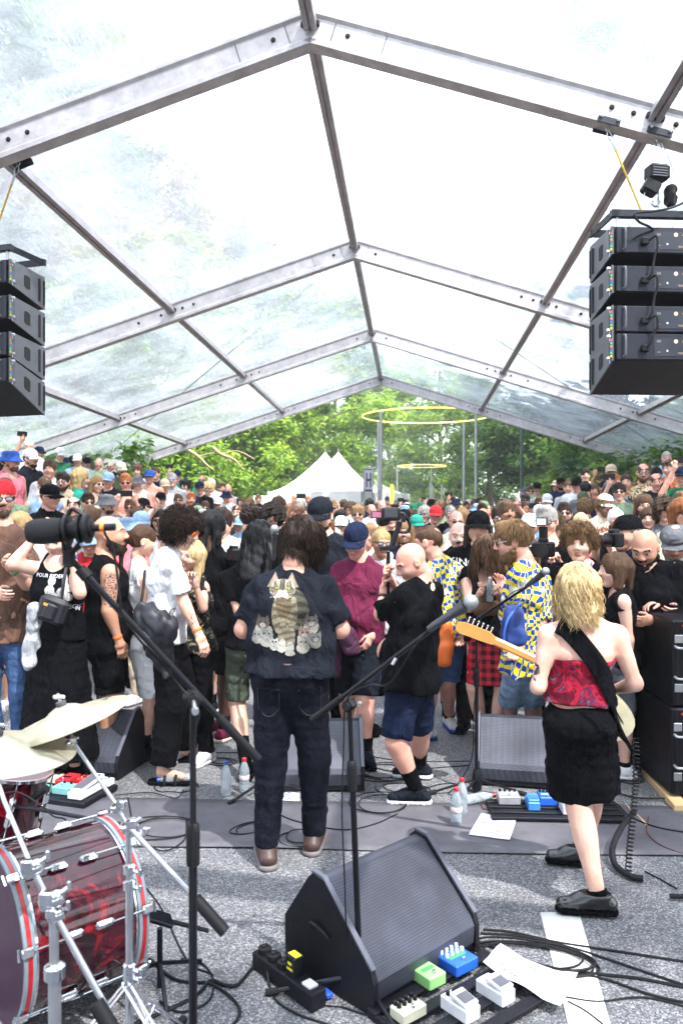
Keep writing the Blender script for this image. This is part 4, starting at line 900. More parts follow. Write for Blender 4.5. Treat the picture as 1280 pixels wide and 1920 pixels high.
def stand(label, foot, ztop, boom_a, boom_b, legs, clutch, rad=(.0085, .0115), tilt=(0, 0), name='microphone_stand'):
 foot = np.asarray(foot, float); top = foot + A(tilt[0], tilt[1], ztop); r = empty(name, foot, label, 'microphone stand')
 P = lambda z: foot + (top - foot) * (z / ztop)
 mb = MB(); mb.tube([P(.10), P(clutch)], rad[1], 12); mb.build('lower_tube', M_STAND, r, True)
 mb = MB(); mb.tube([P(clutch), P(ztop)], rad[0], 12); mb.build('upper_tube', M_STAND, r, True)
 mb = MB(); mb.lathe([(.013, -.09), (.018, -.085), (.0185, .0), (.016, .02), (.011, .025)], P(clutch), nrm(top - foot), 12); mb.build('height_clutch', M_RUBBER, r, True)
 mb = MB(); mb.lathe([(.03, .02), (.034, .03), (.028, .12), (.018, .15)], foot, (0, 0, 1), 12); mb.build('base_hub', M_STAND, r, True)
 for a, l in legs:
  a = math.radians(a); e = foot + A(math.cos(a) * l, math.sin(a) * l, .014); lg = MB(); lg.tube([foot + A(math.cos(a) * .02, math.sin(a) * .02, .085), e], .0085, 8); lo = lg.build('leg', M_STAND, r, True)
  d = nrm(e - foot - A(0, 0, .085)); ft = MB(); ft.tube([e - d * .035, e + d * .012], .0135, 8); ft.build('rubber_foot', M_RUBBER, lo, True)
 if boom_a is not None:
  boom_a = np.asarray(boom_a, float); boom_b = np.asarray(boom_b, float); d = nrm(boom_b - boom_a)
  mb = MB(); mb.tube([boom_a, boom_b], .0085, 10); bo = mb.build('boom_arm', M_STAND, r, True)
  mb = MB(); mb.tube([boom_b - d * .16, boom_b], .0125, 10); mb.build('grip', M_RUBBER, bo, True)
  mb = MB(); side = nrm(np.cross(d, A(0, 0, 1))); mb.box(top, (.034, .05, .042), np.stack([side, d, np.cross(side, d)], 1), ch=.008); mb.tube([top - side * .035, top + side * .03], .014, 10); cl = mb.build('boom_clamp', M_RUBBER, r, True)
  mb = MB(); mb.tube([top + side * .03, top + side * .075 - A(0, 0, .012)], .005, 6); mb.tube([top + side * .072 - A(0, 0, .012), top + side * .09 - A(0, 0, .014)], .009, 8); mb.build('wing_lever', M_STEEL, cl, True)
 return r
def cable(name, pts, r=.0035, label='', m=None, group='cables on the ground', n=7, sides=6, parent=None):
 P = smooth_path(pts, n); P[:, 2] += .010 * ((P[:, 1] > 4.05) & (P[:, 1] < 5.1) & (P[:, 2] < .06)); P[:, 2] = np.maximum(P[:, 2], np.where(P[:, 2] < .05, r, P[:, 2]))
 mb = MB(); mb.tube(P, r, sides); o = mb.build(name, m or M_RUBBER, parent, True)
 if label: tag(o, label, 'cable', group)
 return o
# left broadcast microphone on its boom
top = W(362, 1310, 2.1); r = stand('tall black boom stand carrying the broadcast microphone, left of the cat shirt man', A(top[0], 2.1, 0), top[2], W(126, 1040, 2.02), W(484, 1424, 2.14), [(200, .28), (320, .28), (80, .28)], W(0, 1560, 2.1)[2], name='microphone_stand')
mb = MB(); mb.tube([W(150, 1066, 2.03), W(165, 1083, 2.03)], .016, 10); mb.box(W(130, 1045, 2.02), (.028, .028, .05), ch=.006); mb.tube([W(124, 1032, 2.02), W(122, 1010, 2.02)], .010, 8); mb.build('swivel_joint', M_RUBBER, r, True)
sm = empty('broadcast_microphone', W(110, 995, 2.0), 'fat black broadcast microphone in a yoke at the top of the left boom stand', 'microphone')
ax = nrm(W(180, 990, 2.0) - W(50, 998, 2.0)); a = W(50, 998, 2.0)
mb = MB(); mb.lathe([(.012, 0), (.026, .005), (.0315, .02), (.0325, .07), (.029, .088), (.020, .094)], a, ax, 20); mb.build('foam_windscreen', mat('foam_black', (.010, .010, .013), .95, bump=(220, .003)), sm, True)
mb = MB(); mb.lathe([(.024, .094), (.024, .165), (.018, .168)], a, ax, 18); mb.build('mic_body', M_BLACK, sm, True)
for h0, h1, rr in ((.098, .110, .040), (.128, .140, .036), (.147, .160, .038)):
 mb = MB(); mb.lathe([(rr - .006, h0), (rr, h0 + .002), (rr, h1 - .002), (rr - .006, h1)], a, ax, 20); mb.build('yoke_ring', M_BLACK, sm, True)
mb = MB(); c0 = a + ax * .105; mb.tube([c0 + A(0, 0, -.038), c0 + A(.01, 0, -.055), a + ax * .135 + A(0, 0, -.040)], .009, 8); mb.tube(smooth_path([c0 + A(0, 0, .038), c0 + A(.012, 0, .052), a + ax * .150 + A(0, 0, .03)], 4), .006, 6); mb.build('yoke', M_BLACK, sm, True)
p = a + ax * .168
mb = MB(); mb.tube([p, p + ax * .055], .0095, 12); cn = mb.build('cable_plug', M_BLACK, sm, True); mb = MB(); mb.tube([p + ax * .018, p + ax * .028], .0102, 12); mb.build('orange_band', mat('orange_tape', (.8, .22, .02), .5), cn, True)
cable('microphone_cable', [p + ax * .05, W(196, 996, 2.01), W(212, 1030, 2.02), W(222, 1090, 2.03), W(228, 1150, 2.04), W(240, 1172, 2.06), W(262, 1200, 2.08), W(300, 1240, 2.08), W(340, 1290, 2.09), W(372, 1330, 2.07), W(366, 1380, 2.07), W(362, 1500, 2.07), W(360, 1700, 2.07), W(357, 1900, 2.07), A(-.40, 2.05, .3), A(-.45, 2.0, .01), A(-.3, 2.3, .006)], .0035, 'microphone cable looping from the broadcast microphone down the left boom stand')
# centre vocal stand
ft = A((676 - 640) / F * 2.95, 2.95, 0); top = W(655, 1322, 2.9)
r = stand('black boom stand leaning across the middle with a silver ball microphone', ft, top[2], W(838, 1158, 2.72), W(585, 1350, 2.96), [(178, .34), (-62, .30), (60, .3)], W(0, 1440, 2.9)[2], tilt=(top[0] - ft[0], top[1] - ft[1]))
vm = empty('vocal_microphone', W(860, 1145, 2.7), 'ball headed vocal microphone with pale mesh at the end of the centre boom', 'microphone'); mic(vm, W(882, 1129, 2.69), W(802, 1180, 2.73), .0265)
cable('microphone_cable', [W(800, 1182, 2.73), W(770, 1222, 2.76), W(745, 1262, 2.8), W(722, 1285, 2.85), W(690, 1285, 2.86), W(650, 1312, 2.88), W(644, 1400, 2.9), W(641, 1520, 2.9), W(646, 1650, 2.9), W(650, 1750, 2.92), A(.05, 3.0, .05), A(.2, 3.3, .005), A(.5, 3.5, .005)], .003, 'thin microphone cable running down the centre boom stand')
mb = MB(); mb.tube([W(735, 1246, 2.8), W(742, 1234, 2.8)], .006, 8); tag(mb.build('cable_clip', M_STEEL, r, True))
# right stand
ft = G(893, 1486); top = W(898, 1188, ft[1])
r = stand('slim black microphone stand in front of the checkered shirt man with folded legs', ft, top[2], W(1012, 1084, ft[1] - .35), W(868, 1178, ft[1] + .05), [(188, .30), (-125, .32), (-12, .30)], W(0, 1262, ft[1])[2])
vm = empty('vocal_microphone', W(1015, 1076, ft[1] - .4), 'small vocal microphone on the slim right stand', 'microphone'); mic(vm, W(1022, 1071, ft[1] - .4), W(985, 1100, ft[1] - .3), .024)
cable('microphone_cable', [W(985, 1100, 4.8), W(950, 1120, 4.9), W(915, 1180, 5.1), W(896, 1250, 5.15), W(888, 1330, 5.14), W(884, 1420, 5.14), W(858, 1470, 5.2), G(840, 1490), G(870, 1496), G(920, 1490)], .003, 'microphone cable hanging along the slim right stand')
# stand beside the cat shirt man
ft = G(505, 1482); r = stand('short stand half hidden behind the cat shirt man, one pale leg showing', ft, 1.62, None, None, [(230, .34), (-20, .33), (100, .3)], .9)
vm = empty('vocal_microphone', W(515, 1000, 4.6), 'vocal microphone sticking up over the left shoulder of the cat shirt man', 'microphone'); mic(vm, W(515, 992, 4.9), W(513, 1050, 4.95), .028)
mb = MB(); mb.tube([A(ft[0], ft[1], 1.60), W(513, 1050, 4.95)], .009, 8); mb.build('goose_neck', M_STAND, r, True)
# drums
def drum_shell_mat():
 m, n, b = nodes('red_sparkle_shell'); lk = n.links.new; t = n.nodes.new('ShaderNodeTexCoord'); q = n.nodes.new('ShaderNodeTexNoise'); q.inputs['Scale'].default_value = 7; q.inputs['Detail'].default_value = 8; q.inputs['Distortion'].default_value = 2.2; q.inputs['Roughness'].default_value = .65; lk(t.outputs['Object'], q.inputs['Vector'])
 r = n.nodes.new('ShaderNodeValToRGB'); e = r.color_ramp.elements; e[0].position = .36; e[0].color = (.012, .001, .004, 1); e[1].position = .72; e[1].color = (.38, .006, .012, 1); x = e.new(.56); x.color = (.045, .002, .008, 1); lk(q.outputs['Fac'], r.inputs['Fac']); lk(r.outputs['Color'], b.inputs['Base Color'])
 b.inputs['Roughness'].default_value = .16; b.inputs['Coat Weight'].default_value = 1; b.inputs['Coat Roughness'].default_value = .03; b.inputs['Coat IOR'].default_value = 1.5; b.inputs['Specular IOR Level'].default_value = .1; return m
M_SHELL = drum_shell_mat(); M_HOOPR = mat('hoop_red', (.38, .008, .015), .3, coat=.3); M_HOOPG = mat('hoop_grey', (.18, .24, .27), .3, coat=.3); M_SKIN = mat('drum_head', (.045, .012, .035), .35, spec=.3); M_SKINW = mat('drum_head_clear', (.10, .07, .09), .3)
def claw(root, c, ax, rad, hoop_o, inward):    # tension claw and rod with lug
 pass
def drum(label, c0, c1, rad, lugs, head0, head1, name='bass_drum', hoopc=True, phase=0.2):
 c0 = np.asarray(c0, float); c1 = np.asarray(c1, float); ax = nrm(c1 - c0); L_ = np.linalg.norm(c1 - c0); r = empty(name, (c0 + c1) / 2, label, 'drum'); x = nrm(np.cross(ax, (0, 0, 1))); y = np.cross(x, ax)
 mb = MB(); mb.lathe([(rad - .006, .012), (rad, .012), (rad, L_ - .012), (rad - .006, L_ - .012)], c0, ax, 48); mb.build('shell', M_SHELL, r, True)
 for cc, sg, hm in ((c0, 1, head0), (c1, -1, head1)):
  w_ = .038 if hoopc else .014
  mb = MB(); mb.lathe([(rad + .004, 0), (rad + .016, .0), (rad + .016, w_), (rad + .004, w_)], cc - ax * sg * .012, ax * sg, 48, ring=True); hp = mb.build('hoop', M_HOOPG if hoopc else M_CHROME, r, True)
  if hoopc:
   mb = MB(); mb.lathe([(rad + .015, .011), (rad + .0175, .011), (rad + .0175, .026), (rad + .015, .026)], cc - ax * sg * .012, ax * sg, 48, ring=True); mb.build('hoop_inlay', M_HOOPR, hp, True)
   mb = MB(); mb.lathe([(rad - .002, w_ - .004), (rad + .010, w_ - .003), (rad + .011, w_ + .010), (rad - .002, w_ + .010)], cc - ax * sg * .012, ax * sg, 48, ring=True); mb.build('flesh_hoop', M_CHROME, hp, True)
  mb = MB(); mb.lathe([(.001, .006), (rad * .95, .006), (rad + .003, .000), (rad + .003, .004)], cc, ax * sg, 48); mb.build('drum_head', hm, r, True)
  for i_ in range(lugs):
   a = 2 * math.pi * i_ / lugs + phase; e = x * math.cos(a) + y * math.sin(a); p = cc + e * (rad + .022); tt = np.cross(ax, e)
   mb = MB(); mb.tube([p - ax * sg * .016, p + ax * sg * .13], .0035, 6)
   if hoopc: mb.box(p - ax * sg * .004 + e * .004, (.030, .040, .014), np.stack([tt, ax, e], 1), ch=.004); mb.tube([p - ax * sg * .032 + tt * -.02, p - ax * sg * .032 + tt * .02], .0045, 6)
   mb.build('tension_rod', M_CHROME, r, True)
   mb = MB(); q = cc + e * (rad + .012) + ax * sg * .155; mb.box(q, (.026, .072, .026), np.stack([tt, ax, e], 1), ch=.010); mb.box(q + e * .012, (.014, .05, .012), np.stack([tt, ax, e], 1), ch=.005); mb.build('lug', M_CHROME, r, True)
 return r, ax
cR = A(-.90, 3.08, .315); axd = nrm(A(-.74, -.67, 0)); cL = cR + axd * .42
bd, axd = drum('large red bass drum with chrome lugs lying on its side rim at the left edge', cL, cR, .285, 8, M_SKIN, M_SKINW)
for s_ in (-1, 1):
 mb = MB(); p = cR + axd * -.06 - A(0, 0, .18) + A(.17, -.17, 0) * s_; mb.tube([p, A(p[0] + .12 * s_, p[1] - .12 * s_, .01)], .006, 8); mb.tube([A(p[0] + .12 * s_, p[1] - .12 * s_, .0), A(p[0] + .125 * s_, p[1] - .125 * s_, .03)], .012, 8); mb.build('spur', M_CHROME, bd, True)
ct = W(8, 1492, 3.5); drum('small red rack tom at the left edge behind the cymbals', ct + A(-.03, 0, -.115), ct + A(.03, 0, .125), .165, 6, M_SKINW, M_SKINW, 'tom_drum', False, .5)
# bass drum pedal and hi-hat like hardware at the right of the bass drum
pb = empty('percussion_stand', G(300, 1860), 'black low stand with small tray right of the bass drum', 'stand')
f0 = G(300, 1850); mb = MB(); mb.tube([f0, W(300, 1740, f0[1])], .011, 8); mb.build('post', M_STAND, pb, True)
mb = MB(); a_ = W(268, 1712, f0[1] - .05); b_ = W(322, 1728, f0[1]); mb.box((a_ + b_) / 2, (np.linalg.norm(b_ - a_), .07, .018), basis(b_ - a_, (0, 1, 0)), ch=.004); mb.build('tray', M_STAND, pb); mb = MB(); mb.tube([b_, W(390, 1745, f0[1] + .05)], .009, 8); mb.build('arm', M_STAND, pb, True)
for a in (170, 290, 50):
 mb = MB(); mb.tube([f0 + A(0, 0, .09), f0 + A(.2 * math.cos(math.radians(a)), .2 * math.sin(math.radians(a)), .012)], .008, 6); mb.build('leg', M_STAND, pb, True)
# cymbals and chrome stands
M_CYM = None
def cym_mat():
 m, n, b = nodes('cymbal_bronze'); lk = n.links.new; t = n.nodes.new('ShaderNodeTexCoord'); l = n.nodes.new('ShaderNodeVectorMath'); l.operation = 'LENGTH'; lk(t.outputs['Object'], l.inputs[0])
 s_ = n.nodes.new('ShaderNodeMath'); s_.operation = 'MULTIPLY'; s_.inputs[1].default_value = 900; lk(l.outputs['Value'], s_.inputs[0]); sn = n.nodes.new('ShaderNodeMath'); sn.operation = 'SINE'; lk(s_.outputs[0], sn.inputs[0])
 q = n.nodes.new('ShaderNodeTexNoise'); q.inputs['Scale'].default_value = 6; q.inputs['Detail'].default_value = 6; lk(t.outputs['Object'], q.inputs['Vector']); r = n.nodes.new('ShaderNodeValToRGB'); r.color_ramp.elements[0].position = .3; r.color_ramp.elements[1].position = .7; r.color_ramp.elements[0].color = (.52, .46, .30, 1); r.color_ramp.elements[1].color = (.74, .70, .56, 1); lk(q.outputs['Fac'], r.inputs['Fac']); lk(r.outputs['Color'], b.inputs['Base Color'])
 b.inputs['Metallic'].default_value = .75; b.inputs['Roughness'].default_value = .38; bp = n.nodes.new('ShaderNodeBump'); bp.inputs['Distance'].default_value = .0006; bp.inputs['Strength'].default_value = .5; lk(sn.outputs[0], bp.inputs['Height']); lk(bp.outputs['Normal'], b.inputs['Normal']); return m
M_CYM = cym_mat()
def cymbal(label, c, nrmv, rad, post_to):
 c = np.asarray(c, float); nrmv = nrm(nrmv); r = empty('cymbal', c, label, 'cymbal', 'cymbals of the drum kit')
 prof = [(.006, .032), (.02, .030), (.045, .020), (.058, .009), (.075, .005), (rad * .5, -.004), (rad * .8, -.013), (rad, -.022), (rad, -.0235), (rad * .8, -.0145), (rad * .5, -.0055), (.075, .0035), (.045, .018), (.006, .030)]
 mb = MB(); mb.lathe(prof, c, nrmv, 64); bo = mb.build('bronze_plate', M_CYM, r, True)
 mb = MB(); mb.lathe([(.014, .030), (.016, .034), (.016, .044), (.013, .046)], c, nrmv, 12); mb.build('felt_washer', mat('felt', (.10, .10, .12), .9), r, True)
 mb = MB(); mb.tube([c + nrmv * .03, c + nrmv * .072], .0045, 8); mb.box(c + nrmv * .060, (.040, .012, .014), basis((1, 0, 0), nrmv)[:, [0, 2, 1]], ch=.004); mb.build('wing_nut', M_CHROME, r, True)
 # printed mark
 u = nrm(np.cross(nrmv, (0, -1, 0))); v = np.cross(nrmv, u); mb = MB()
 for k_, (o_, ln) in enumerate(((0, .05), (.012, .04), (.022, .06))):
  p = c + (u * (rad * .45) + v * (rad * .40 + o_)) - nrmv * .0; mb.box(p - nrmv * .0085, (ln, .005, .0012), np.stack([u, v, np.cross(u, v)], 1))
 tag(mb.build('printed_mark', mat('print_grey', (.16, .15, .14), .6), r), kind='stuff')
 return r
cy1 = W(122, 1340, 2.55); n1 = nrm(A(-.16, -.13, .97))
n1 = nrm(A(-.30, -.05, .95)); cymbal('pale bronze cymbal tilted up, nearest the left wedge speaker, with wing nut', cy1, n1, .205, None)
cy2 = W(-5, 1398, 2.35); n2 = nrm(A(.06, -.02, 1)); cymbal('lower bronze cymbal cut off by the left picture edge', cy2, n2, .225, None)
def cstand(label, top_pts, base, mid, name='cymbal_stand', legs=True, leg_l=.34):
 r = empty(name, base, label, 'cymbal stand', 'chrome cymbal stands'); return r
# stand A: arm from the tilted cymbal to the joint at (235,1540), boom weight to (420,1745), post down at (240,1560..1900)
jb = W(240, 1548, 2.45); base = A(jb[0], jb[1] - .02, 0); r = empty('cymbal_stand', base, 'chrome boom stand of the tilted cymbal with a long arm ending in a black weight', 'cymbal stand')
mb = MB(); mb.tube([cy1 - n1 * .03, W(140, 1395, 2.5)], .005, 8); mb.tube([W(140, 1395, 2.5), W(218, 1508, 2.47), W(240, 1548, 2.45)], .0065, 10); mb.tube([W(240, 1548, 2.45), W(372, 1690, 2.4)], .009, 10); ar = mb.build('boom_arm', M_STEEL, r, True)
mb = MB(); mb.tube([W(366, 1684, 2.4), W(422, 1748, 2.38)], .0185, 12); mb.build('counter_weight', M_RUBBER, ar, True)
for pq, s_ in (((134, 1392), .022), ((222, 1512), .026), ((243, 1548), .034), ((268, 1560), .022)):
 mb = MB(); p = W(*pq, 2.46); mb.lathe([(s_ * .4, -s_ * .8), (s_ * .62, -s_ * .5), (s_ * .62, s_ * .5), (s_ * .4, s_ * .8)], p, (1, .3, .5), 12); mb.box(p + A(.01, -.01, .01), (s_, s_ * .7, s_ * .9), ch=.004); mb.tube([p, p + A(s_ * 1.1, -.01, s_ * .8)], s_ * .18, 6); mb.build('tilter_joint', M_CHROME, r, True)
mb = MB(); mb.tube([jb, A(jb[0] + .005, jb[1], W(0, 1690, 2.45)[2])], .0095, 12); mb.build('upper_tube', M_CHROME, r, True)
mb = MB(); mb.tube([A(jb[0] + .005, jb[1], W(0, 1660, 2.45)[2]), A(jb[0] + .005, jb[1], .12)], .0135, 12); mb.build('lower_tube', M_CHROME, r, True)
for zz in (1630, 1660, 1815, 1830):
 mb = MB(); p = A(jb[0] + .005, jb[1], W(0, zz, 2.45)[2]); mb.lathe([(.014, -.014), (.021, -.010), (.021, .012), (.014, .016)], p, (0, 0, 1), 12); mb.tube([p, p + A(.035, -.02, 0)], .006, 6); mb.box(p + A(.038, -.022, 0), (.012, .008, .024), ch=.003); mb.build('collar', M_CHROME, r, True)
for a in (-150, -30, 75):
 a = math.radians(a); e = A(base[0] + .36 * math.cos(a), base[1] + .36 * math.sin(a), .012)
 for o_ in (-.011, .011):
  q = A(-math.sin(a), math.cos(a), 0) * o_; mb = MB(); mb.tube([A(base[0], base[1], .36) + q, e + q], .0045, 6); mb.build('leg', M_CHROME, r, True)
 mb = MB(); mb.tube([e, e + A(math.cos(a) * .03, math.sin(a) * .03, 0)], .016, 8); mb.build('rubber_foot', M_RUBBER, r, True)
 mb = MB(); mb.tube([A(base[0], base[1], .14), A(base[0] + .18 * math.cos(a), base[1] + .18 * math.sin(a), .185)], .004, 6); mb.build('brace', M_CHROME, r, True)
# stand B in front: post at (100,1700..1920)
d2 = 1.95; base = A((103 - 640) / F * d2, d2, 0); r = empty('cymbal_stand', base, 'chrome boom stand in front of the bass drum holding the lower cymbal', 'cymbal stand')
mb = MB(); mb.tube([W(-12, 1440, 2.2), W(8, 1500, 2.1), W(66, 1640, d2)], .0062, 10); mb.tube([W(60, 1625, d2), W(108, 1722, d2), W(200, 1890, d2 - .02)], .0085, 10); mb.build('boom_arm', M_STEEL, r, True)
mb = MB(); mb.tube([W(180, 1880, d2 - .03), W(228, 1960, d2 - .05)], .02, 12); mb.build('counter_weight', M_RUBBER, r, True)
for pq, s_ in (((62, 1628), .032), ((98, 1688), .036), ((106, 1716), .026)):
 mb = MB(); p = W(*pq, d2); mb.lathe([(s_ * .4, -s_ * .8), (s_ * .6, -s_ * .5), (s_ * .6, s_ * .5), (s_ * .4, s_ * .8)], p, (1, .2, .4), 12); mb.box(p + A(-.008, -.015, .012), (s_ * .9, s_ * .7, s_), ch=.004); mb.tube([p, p + A(s_ * 1.2, -.01, s_)], s_ * .17, 6); mb.box(p + A(s_ * 1.25, -.01, s_ * 1.1), (.010, .01, .026), ch=.003); mb.build('tilter_joint', M_CHROME, r, True)
mb = MB(); mb.tube([W(101, 1710, d2), W(103, 1850, d2)], .0115, 12); mb.build('upper_tube', M_STEEL, r, True)
mb = MB(); mb.tube([W(103, 1815, d2), A(base[0], d2, .1)], .0155, 12); mb.build('lower_tube', M_STEEL, r, True)
mb = MB(); mb.lathe([(.016, -.02), (.026, -.014), (.026, .014), (.017, .02)], W(103, 1822, d2), (0, 0, 1), 12); mb.build('collar', M_CHROME, r, True)
for a in (-120, 0, 130):
 a = math.radians(a); mb = MB(); mb.tube([A(base[0], base[1], .3), A(base[0] + .33 * math.cos(a), base[1] + .33 * math.sin(a), .012)], .006, 6); mb.build('leg', M_CHROME, r, True)
# black overhead boom behind the bass drum
mb = MB(); mb.tube([W(-40, 1508, 3.4), W(60, 1515, 3.35), W(240, 1548, 3.2)], .009, 8); bs = empty('drum_microphone_stand', G(72, 1700), 'low black boom stand lying across behind the bass drum', 'microphone stand'); mb.build('boom_arm', M_STAND, bs, True)
mb = MB(); mb.tube([G(72, 1700), W(72, 1518, G(72, 1700)[1])], .012, 8); mb.build('post', M_STAND, bs, True); mb = MB(); mb.tube([W(58, 1500, 3.4), W(88, 1478, 3.38)], .017, 10); mb.build('drum_microphone', M_BLACK, bs, True)
cable('drum_cable', [W(-20, 1495, 3.3), W(30, 1485, 3.3), W(70, 1505, 3.3), W(100, 1530, 3.3), W(128, 1545, 3.3), A(-1.15, 3.35, .3), A(-1.1, 3.5, .01)], .0035, 'grey cable drooping behind the bass drum')
# ---------------------------------------------------------------- pedals and boards
def pedal(parent_top, c, size, R, m, label, name='effects_pedal', knobs=0, foot=None, knobm=None, wah=False, mark=None):
 c = np.asarray(c, float); r = empty(name, c, label, 'effects pedal', 'effects pedals')
 w_, l_, h_ = size; mb = MB(); mb.box(c + A(0, 0, h_ / 2), (w_, l_, h_), R, ch=.004); mb.build('housing', m, r)
 for k_ in range(knobs):
  nk_ = min(knobs, 4); row = k_ // 4; x = (k_ % 4 - (nk_ - 1) / 2) * w_ / (nk_ + .4); p = c + R @ A(x, l_ * (.34 - .26 * row), h_); mb = MB(); mb.lathe([(.008, 0), (.0085, .003), (.007, .014), (.004, .015)], p, (0, 0, 1), 10); mb.build('knob', knobm or M_BLACK, r, True)
 if foot:
  fc, fl = foot; mb = MB(); Rt = R @ np.array([[1, 0, 0], [0, math.cos(.16), -math.sin(.16)], [0, math.sin(.16), math.cos(.16)]]); p = c + R @ A(0, -l_ * .14, h_ + .012); mb.box(p, (w_ * .92, l_ * .62, .016), Rt, ch=.003); mb.build('treadle', m, r); mb = MB(); mb.box(p + Rt @ A(0, -l_ * .04, .009), (w_ * .72, l_ * .34, .004), Rt); mb.build('rubber_pad', fc, r)
 elif not wah:
  mb = MB(); mb.lathe([(.007, 0), (.007, .010), (.005, .013)], c + R @ A(0, -l_ * .32, h_), (0, 0, 1), 10); mb.build('foot_switch', M_CHROME, r, True)
 if wah:
  mb = MB(); Rt = R @ np.array([[1, 0, 0], [0, math.cos(.12), -math.sin(.12)], [0, math.sin(.12), math.cos(.12)]]); p = c + R @ A(0, .01, h_ + .022); mb.box(p, (w_ * .88, l_ * .96, .02), Rt, ch=.005); mb.build('rocker', m, r); mb = MB(); mb.box(p + Rt @ A(0, 0, .011), (w_ * .70, l_ * .82, .004), Rt, ch=.001); mb.build('rubber_pad', mat('pad_grey', (.10, .10, .12), .7), r)
 if mark:
  mb = MB(); mb.box(c + R @ A(0, -l_ * .02, h_ + .0008), (w_ * .66, l_ * .16, .0012), R); mb.build('label_strip', mark, r)
 return r
def board(label, c, w_, l_, R, rails=4, h=.03, solid=False):
 c = np.asarray(c, float); r = empty('pedal_board', c, label, 'pedal board')
 if solid: mb = MB(); mb.box(c + A(0, 0, h / 2 + .006), (w_, l_, h), R, ch=.006); mb.build('tray', M_CAB, r)
 else:
  for k_ in range(rails):
   y = (k_ / (rails - 1) - .5) * (l_ - .05); mb = MB(); mb.box(c + R @ A(0, y, h), (w_, .05, .014), R, ch=.003); mb.build('rail', M_CAB, r)
  for s_ in (-1, 1): mb = MB(); mb.box(c + R @ A(s_ * (w_ / 2 - .01), 0, h / 2), (.02, l_ * .98, h - .002), R, ch=.003); mb.build('side_rail', M_CAB, r)
 return r
# foreground board (bottom centre)
R0 = rotz(math.radians(38)); c = G(868, 1885)
board('black slatted pedal board at the foot of the large wedge speaker', c + A(.0, -.02, .0), .62, .36, R0, 4)
zz = A(0, 0, .038)
pedal(None, G(800, 1832, .05) * A(1, 1, 0) + zz, (.085, .12, .045), R0, mat('pedal_lime', (.30, .62, .22), .35), 'green effects pedal beside the blue one on the slatted board', knobs=3, mark=M_GREENP)
pedal(None, G(855, 1805, .05) * A(1, 1, 0) + zz, (.12, .12, .042), R0, M_BLUEP, 'blue effects pedal with eight white knobs on the slatted board', knobs=8, knobm=M_WHITE, mark=M_GREENP)
pedal(None, G(928, 1862, .05) * A(1, 1, 0) + zz, (.07, .13, .048), R0, M_WHITE, 'white double pedal with grey pad, nearest the paper set list', foot=(mat('pad_grey', (.10, .10, .12), .7), 1))
pedal(None, G(862, 1893, .05) * A(1, 1, 0) + zz, (.07, .13, .048), R0, M_WHITE, 'white pedal with grey pad and small green print at the bottom edge', foot=(mat('pad_grey', (.10, .10, .12), .7), 1), knobs=2, mark=M_GREENP)
pedal(None, G(765, 1898, .05) * A(1, 1, 0) + zz, (.11, .075, .04), R0, M_CREAMP, 'cream pedal with rows of black knobs, leftmost on the slatted board', knobs=8)
# left board
R1 = rotz(math.radians(-18)); c = G(128, 1492)
board('black solid pedal board crowded with pedals below the cymbals', c, .50, .36, R1, solid=True, h=.035); z1 = A(0, 0, .045)
pedal(None, c + R1 @ A(.16, -.03, 0) + z1, (.10, .25, .04), R1, M_WHITE, 'white wah rocker pedal with grey tread on the left board', wah=True)
pedal(None, c + R1 @ A(-.06, .08, 0) + z1, (.09, .15, .045), R1, M_REDP, 'long red pedal on the left board', mark=M_BLACK)
pedal(None, c + R1 @ A(.05, .11, 0) + z1, (.08, .09, .045), R1, mat('pedal_red2', (.68, .03, .03), .35), 'small bright red pedal right of the long red one', knobs=2, mark=M_BLACK)
pedal(None, c + R1 @ A(.02, -.06, 0) + z1, (.12, .10, .045), R1, M_TEALP, 'pale teal pedal in the middle of the left board', knobs=2)
pedal(None, c + R1 @ A(-.11, -.11, 0) + z1, (.11, .07, .045), R1, mat('pedal_tealgreen', (.10, .38, .28), .35), 'green teal pedal with bright green strip at the near corner of the left board', mark=M_GREENP)
pedal(None, c + R1 @ A(-.19, .10, 0) + z1, (.11, .10, .04), R1, M_CREAMP, 'pale pedal with black knobs at the far corner of the left board', knobs=8)
pedal(None, c + R1 @ A(.17, .135, 0) + z1, (.12, .07, .04), R1, M_WHITE, 'small white pedal behind the wah pedal', knobs=2, mark=M_GREENP)
# right board
c = G(1040, 1528); R2 = rotz(math.radians(-3)); board('black railed pedal board in front of the guitarist', c, .78, .30, R2, 4); z2 = A(0, 0, .038)
pedal(None, c + R2 @ A(-.26, .10, 0) + z2, (.13, .115, .05), R2, mat('pedal_silver', (.42, .42, .46), .35, .3), 'silver pedal with green lit knobs at the far left of the railed board', knobs=4, mark=M_WHITE)
pedal(None, c + R2 @ A(-.13, .02, 0) + z2, (.07, .13, .048), R2, mat('pedal_ltblue', (.05, .22, .60), .35), 'light blue pedal with gold knobs in the middle of the railed board', foot=(mat('pad_blue', (.04, .14, .38), .5), 1), knobs=2, knobm=mat('gold_knob', (.7, .45, .05), .3, .8))
pedal(None, c + R2 @ A(-.03, .10, 0) + z2, (.10, .12, .05), R2, M_BLUEP, 'deep blue pedal with white swirl left of the guitarist legs', knobs=4, mark=M_WHITE)
pedal(None, c + R2 @ A(.06, -.04, 0) + z2, (.07, .12, .048), R2, M_WHITE, 'white pedal half hidden behind the guitarist leg', foot=(mat('pad_grey', (.10, .10, .12), .7), 1))
